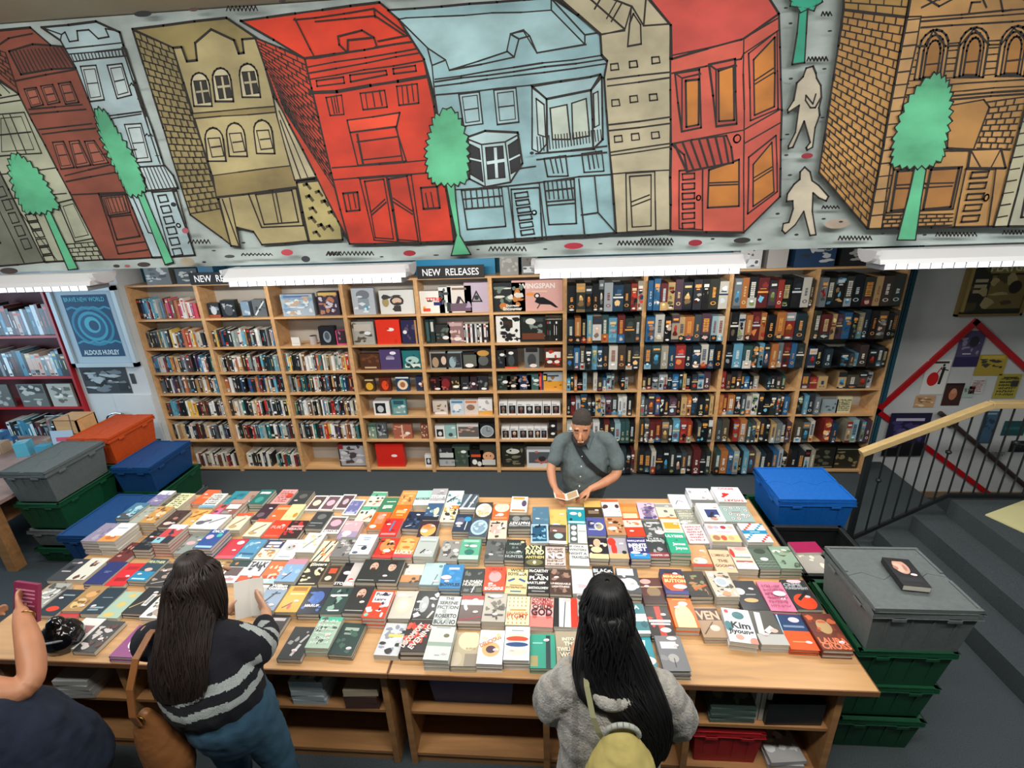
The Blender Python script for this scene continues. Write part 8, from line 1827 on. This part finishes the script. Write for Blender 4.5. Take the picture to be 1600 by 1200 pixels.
# sheet she is reading
t3 = thing('booklet', 'cream open booklet in the hands of the long haired woman', 'booklet', (-1.69, 2.04, 1.13), .3); mb = MB(); mb.box(-.08, -.006, -.1, 0, .0, .1, 'd8d4cc', M=Matrix.Rotation(-.5, 4, 'X') @ Matrix.Rotation(.3, 4, 'Z')); mb.box(0, -.006, -.1, .08, .0, .1, 'e0dcd4', M=Matrix.Rotation(-.5, 4, 'X') @ Matrix.Rotation(-.3, 4, 'Z')); mb.build('pages', MATTE(), t3)
# ---------------------------------------------------------------- woman with black hair, grey coat and yellow backpack
WX, WY = .25, 1.5
t = thing('person', 'woman with long black hair in a fuzzy grey checked coat, seen from behind', 'person', (WX, WY, 0))
def m(*v): return tuple([v[0]-WX, v[1]-WY, v[2]]+list(v[3:]))
blob('body', [{'p': [m(.25, 1.54, 1.25, .055, .055), m(.245, 1.6, 1.34, .05, .05), m(.24, 1.64, 1.41, .065, .078), m(.235, 1.655, 1.48, .075, .092), m(.235, 1.65, 1.55, .055, .07)]}, {'p': [m(.225, 1.755, 1.46, .01, .01), m(.222, 1.768, 1.44, .013, .013)]}, {'p': [m(.25, 1.52, .9, .14, .11), m(.25, 1.53, 1.2, .14, .09), m(.25, 1.53, 1.26, .07, .06)]},
    {'h': (0, 1, 0), 'p': [m(.08, 1.53, 1.22, .05, .05), m(.03, 1.6, 1.05, .042, .042), m(.08, 1.76, 1.0, .033, .03), m(.12, 1.86, .99, .025, .02)]}]+hand(m(.12, 1.86, .99), m(.15, 1.93, .985), (.9, -.2, 0), (0, 0, -1), .5, -1)+
    [{'h': (0, 1, 0), 'p': [m(.43, 1.53, 1.22, .05, .05), m(.5, 1.6, 1.03, .042, .042), m(.45, 1.76, 1.0, .033, .03), m(.4, 1.86, .99, .025, .02)]}]+hand(m(.4, 1.86, .99), m(.37, 1.93, .985), (.9, .2, 0), (0, 0, -1), .5, 1), SKIN2, t, voxel=.0058, sm=2)
COAT = mat('checked_coat', attr=True, rough=1, noise=.3, nscale=30, bump=.9, bscale=120, sheen=.3)
co = blob('coat', [{'p': [m(.25, 1.5, .70, .23, .17), m(.25, 1.5, .86, .225, .165), m(.25, 1.5, 1.0, .235, .165), m(.25, 1.51, 1.13, .23, .15), m(.25, 1.52, 1.22, .19, .12), m(.25, 1.52, 1.275, .1, .09)]},
    {'h': (0, 1, 0), 'p': [m(.14, 1.52, 1.235, .07, .06), m(.06, 1.52, 1.19, .09, .085), m(.0, 1.56, 1.06, .095, .09), m(.015, 1.65, .97, .085, .08), m(.06, 1.76, .97, .065, .06), m(.09, 1.8, .98, .05, .045)]},
    {'h': (0, 1, 0), 'p': [m(.36, 1.52, 1.235, .07, .06), m(.45, 1.52, 1.19, .09, .085), m(.535, 1.55, 1.03, .1, .095), m(.54, 1.62, .93, .095, .09), m(.48, 1.74, .96, .068, .062), m(.44, 1.8, .98, .05, .045)]},
    {'h': (0, 0, 1), 'p': [m(.13, 1.5, 1.265, .03, .04), m(.19, 1.44, 1.255, .035, .04), m(.25, 1.42, 1.25, .035, .04), m(.31, 1.44, 1.255, .035, .04), m(.37, 1.5, 1.265, .03, .04)]}], COAT, t, voxel=.0095, sm=3, disp=.03, dscale=.1)
def coc(c):
    x, y, z = c.x, c.y, c.z; a = (x*1.0) % .17 < .028; b = (z+.15*x) % .15 < .026
    return '6c6a66' if a and b else '84827c' if (a or b) else ('9c9a94' if ((x % .17 < .09) ^ (z % .15 < .08)) else 'a6a29a')
paint_faces(co, coc)
HC = [m(.236, 1.65, 1.565, .088, .098), m(.236, 1.645, 1.52, .108, .12), m(.238, 1.615, 1.45, .11, .125), m(.235, 1.56, 1.36, .118, .105), m(.25, 1.49, 1.29, .12, .07), m(.31, 1.425, 1.22, .1, .05), m(.37, 1.385, 1.13, .085, .035), m(.39, 1.36, 1.05, .06, .02), m(.39, 1.345, .98, .03, .012)]
H2 = [m(.17, 1.62, 1.42, .05, .08), m(.15, 1.53, 1.31, .06, .06), m(.16, 1.44, 1.26, .05, .03), m(.22, 1.41, 1.235, .035, .02)]
H3 = [m(.3, 1.6, 1.45, .05, .07), m(.36, 1.5, 1.31, .065, .05), m(.42, 1.41, 1.2, .055, .035), m(.445, 1.375, 1.1, .035, .02), m(.44, 1.355, 1.02, .015, .01)]
blob('hair', [{'p': HC}, {'p': H2}, {'p': H3}], HAIRB, t, voxel=.0075, sm=3)
strands(HC, 130, HAIRB, t, r=.0055); strands(H3, 40, HAIRB, t, r=.005, seed=5); strands(H2, 30, HAIRB, t, r=.0045, seed=6)
blob('trousers', [{'p': [m(.25, 1.52, .8, .15, .12), m(.25, 1.52, .7, .15, .12)]}]+[{'p': [m(.25+s*.09, 1.52, .74, .085, .09), m(.25+s*.1, 1.54, .42, .06, .065), m(.25+s*.1, 1.52, .08, .05, .05)]} for s in (-1, 1)], mat('dark_trousers'), t, voxel=.014, sm=3)
for s in (-1, 1): blob('shoe', [{'p': [m(.25+s*.1, 1.48, .05, .045, .045), m(.25+s*.1, 1.58, .045, .05, .04), m(.25+s*.1, 1.7, .03, .04, .026)]}], mat('black_shoe'), t, voxel=.01, sm=2)
YEL = mat('yellow_canvas', 'b0a260', rough=.85, noise=.15, nscale=12, bump=.25, bscale=18)
t2 = thing('backpack', 'small pale yellow backpack with grey loop handle worn over the checked coat', 'backpack', (.27, 1.27, .9))
def m2(*v): return tuple([v[0]-.27, v[1]-1.27, v[2]-.9]+list(v[3:]))
blob('bag_body', [{'p': [m2(.27, 1.32, 0.775, .15, .08), m2(.27, 1.27, 0.855, .165, .1), m2(.27, 1.27, 0.995, .155, .1), m2(.27, 1.29, 1.105, .125, .085), m2(.268, 1.315, 1.180, .075, .05), m2(.268, 1.33, 1.210, .05, .03)]}], YEL, t2, voxel=.008, sm=3, disp=.015, dscale=.07)
mb = MB(); mb.tube([m2(.27+.065*math.cos(a*math.pi/10), 1.325-.01*math.sin(a*math.pi/10), 1.195+.07*math.sin(a*math.pi/10)) for a in range(11)], .011, 'a8aca4'); mb.build('loop_handle', mat('grey_webbing', '9ca098', rough=.8), t2)
mb = MB()
for s, sx in ((-1, .16), (1, .36)):
    mb = MB(); q_ = .05 if s > 0 else 0; S = [(sx-.05*s, 1.325, 1.14), (sx-.02*s, 1.33, 1.19), (sx+.0*s, 1.35, 1.245), (sx+.02*s, 1.43, 1.31), (sx+.02*s, 1.54, 1.325)]; vs = []
    for x_, y_, z_ in S: vs += [m2(x_-.011, y_+q_*(z_ > 1.16), z_+.004-q_), m2(x_+.011, y_+q_*(z_ > 1.16), z_+.004-q_)]
    mb.add(vs, [(2*i, 2*i+1, 2*i+3, 2*i+2) for i in range(len(S)-1)], 'a8a878')
    o = mb.build('shoulder_strap', mat('olive_strap', '7c7c5c', rough=.8), t2); o.modifiers.new('s', 'SOLIDIFY').thickness = .008
mb = MB(); mb.tube([m2(.27+.135*math.cos(a*math.pi/12), 1.185+.05*abs(math.cos(a*math.pi/12)), 1.0+.13*math.sin(a*math.pi/12)) for a in range(13)], .004, '6c6440'); mb.build('zip', mat('zip', '6c6440', rough=.6), t2)
# ---------------------------------------------------------------- person at the left edge
WX, WY = -2.85, 1.3
t = thing('person', 'person in dark navy clothes at the left edge, bare bent arm holding a book', 'person', (WX, WY, 0))
def m(*v): return tuple([v[0]-WX, v[1]-WY, v[2]]+list(v[3:]))
blob('body', [{'p': [m(-2.95, 1.33, 1.4, .055, .055), m(-2.95, 1.37, 1.5, .055, .055), m(-2.95, 1.41, 1.58, .07, .08), m(-2.95, 1.42, 1.66, .078, .095), m(-2.95, 1.41, 1.73, .06, .07)]}, {'p': [m(-2.93, 1.52, 1.64, .01, .01), m(-2.93, 1.53, 1.62, .013, .013)]}, {'p': [m(-2.93, 1.3, 1.0, .15, .11), m(-2.94, 1.32, 1.35, .15, .09), m(-2.95, 1.32, 1.42, .07, .06)]},
    {'h': (0, 1, 0), 'p': [m(-2.82, 1.33, 1.36, .066, .062), m(-2.66, 1.39, 1.22, .068, .064), m(-2.52, 1.46, 1.1, .06, .056), m(-2.485, 1.52, 1.105, .054, .052), m(-2.55, 1.61, 1.19, .056, .05), m(-2.64, 1.69, 1.265, .044, .038), m(-2.70, 1.74, 1.3, .03, .024)]}]+hand(m(-2.70, 1.74, 1.3), m(-2.755, 1.785, 1.315), (.3, -.2, .9), (-.3, .8, 0), .7, 1)+
    [{'h': (0, 1, 0), 'p': [m(-3.1, 1.33, 1.38, .055, .05), m(-3.18, 1.42, 1.2, .045, .045), m(-3.05, 1.6, 1.15, .036, .034), m(-2.98, 1.72, 1.2, .026, .022)]}]+hand(m(-2.98, 1.72, 1.2), m(-2.94, 1.78, 1.22), (.3, .3, .8), (.5, -.3, 0), .6, 1), SKIN, t, voxel=.0065, sm=2)
NAVY = mat('navy_cloth', '141e30', rough=.95, noise=.3, nscale=20, ncol='22304a', bump=.3, bscale=30)
blob('dress', [{'p': [m(-2.6, 1.46, .5, .33, .27), m(-2.62, 1.43, .75, .31, .25), m(-2.7, 1.38, .97, .26, .21), m(-2.86, 1.33, 1.15, .21, .15), m(-2.93, 1.33, 1.32, .19, .12), m(-2.95, 1.33, 1.4, .1, .09)]}, {'h': (0, 1, 0), 'p': [m(-2.85, 1.32, 1.37, .07, .06), m(-2.75, 1.35, 1.35, .08, .075), m(-2.68, 1.375, 1.28, .075, .07)]}, {'h': (0, 1, 0), 'p': [m(-3.05, 1.32, 1.37, .07, .06), m(-3.12, 1.36, 1.31, .075, .07), m(-3.16, 1.4, 1.24, .07, .065)]}], NAVY, t, voxel=.012, sm=3, disp=.04, dscale=.18)
blob('hair', [{'p': [m(-2.96, 1.4, 1.77, .06, .06), m(-2.96, 1.385, 1.7, .09, .1), m(-2.97, 1.35, 1.6, .09, .075), m(-2.98, 1.28, 1.45, .09, .04)]}], HAIRD, t, voxel=.01, sm=2)
for s in (-1, 1): blob('leg', [{'p': [m(-2.75+s*.1, 1.4, .55, .07, .07), m(-2.77+s*.1, 1.4, .3, .052, .055), m(-2.78+s*.1, 1.38, .08, .035, .04)]}], SKIN, t, voxel=.012, sm=2); blob('shoe', [{'p': [m(-2.78+s*.1, 1.36, .05, .04, .045), m(-2.78+s*.1, 1.45, .04, .045, .035), m(-2.78+s*.1, 1.56, .03, .036, .025)]}], mat('black_shoe'), t, voxel=.01, sm=2)
mb = MB(); mb.tube([m(-2.655+.03*math.cos(a*math.pi/6), 1.725+.012*math.cos(a*math.pi/6), 1.285+.03*math.sin(a*math.pi/6)) for a in range(13)], .004, 'c8b070'); mb.build('bracelet', mat('brass'), t)
lying_ = MB(); t3 = thing('paperback', 'maroon paperback held up by the bare armed person', 'book', (-2.77, 1.84, 1.26)); t3.rotation_euler = (-.35, 0, -.12); lying_.box(-.1, -.01, -.1, .06, .01, .1, '8c2c50'); A = Art(lying_, (-.1, -.0105, -.1), (1, 0, 0), (0, 0, 1), .16, .2, seed=2); A.run('r.1,.8,.9,.84,c890a4;r.1,.7,.9,.74,c890a4;r.1,.6,.9,.64,c890a4;r.1,.5,.8,.54,c890a4;r.1,.4,.9,.44,c890a4'); lying_.build('cover', PAINT(), t3)
t4 = thing('helmet', 'glossy black helmet resting on the left table corner', 'helmet', (-2.87, 1.97, .82)); blob('shell', [{'p': [(0, 0, .0, .1, .085), (0, 0, .05, .115, .1), (0, .0, .1, .1, .09), (0, 0, .145, .05, .045)]}], mat('gloss_black', '0c0d10', rough=.12, coat=.6, bump=.1, bscale=12), t4, voxel=.008, sm=2, disp=.012, dscale=.05)
mb = MB(); mb.tube([(.115*math.cos(a*math.pi/8), -.02+.1*math.sin(a*math.pi/8), .04+.05*math.sin(a*math.pi/8)) for a in range(9)], .008, '30343a'); mb.tube([(.08*math.cos(a*math.pi/8), -.02-.1*math.sin(a*math.pi/8), .06+.06*math.sin(a*math.pi/8)) for a in range(9)], .007, '7c8084'); mb.build('strap', PAINT(), t4)
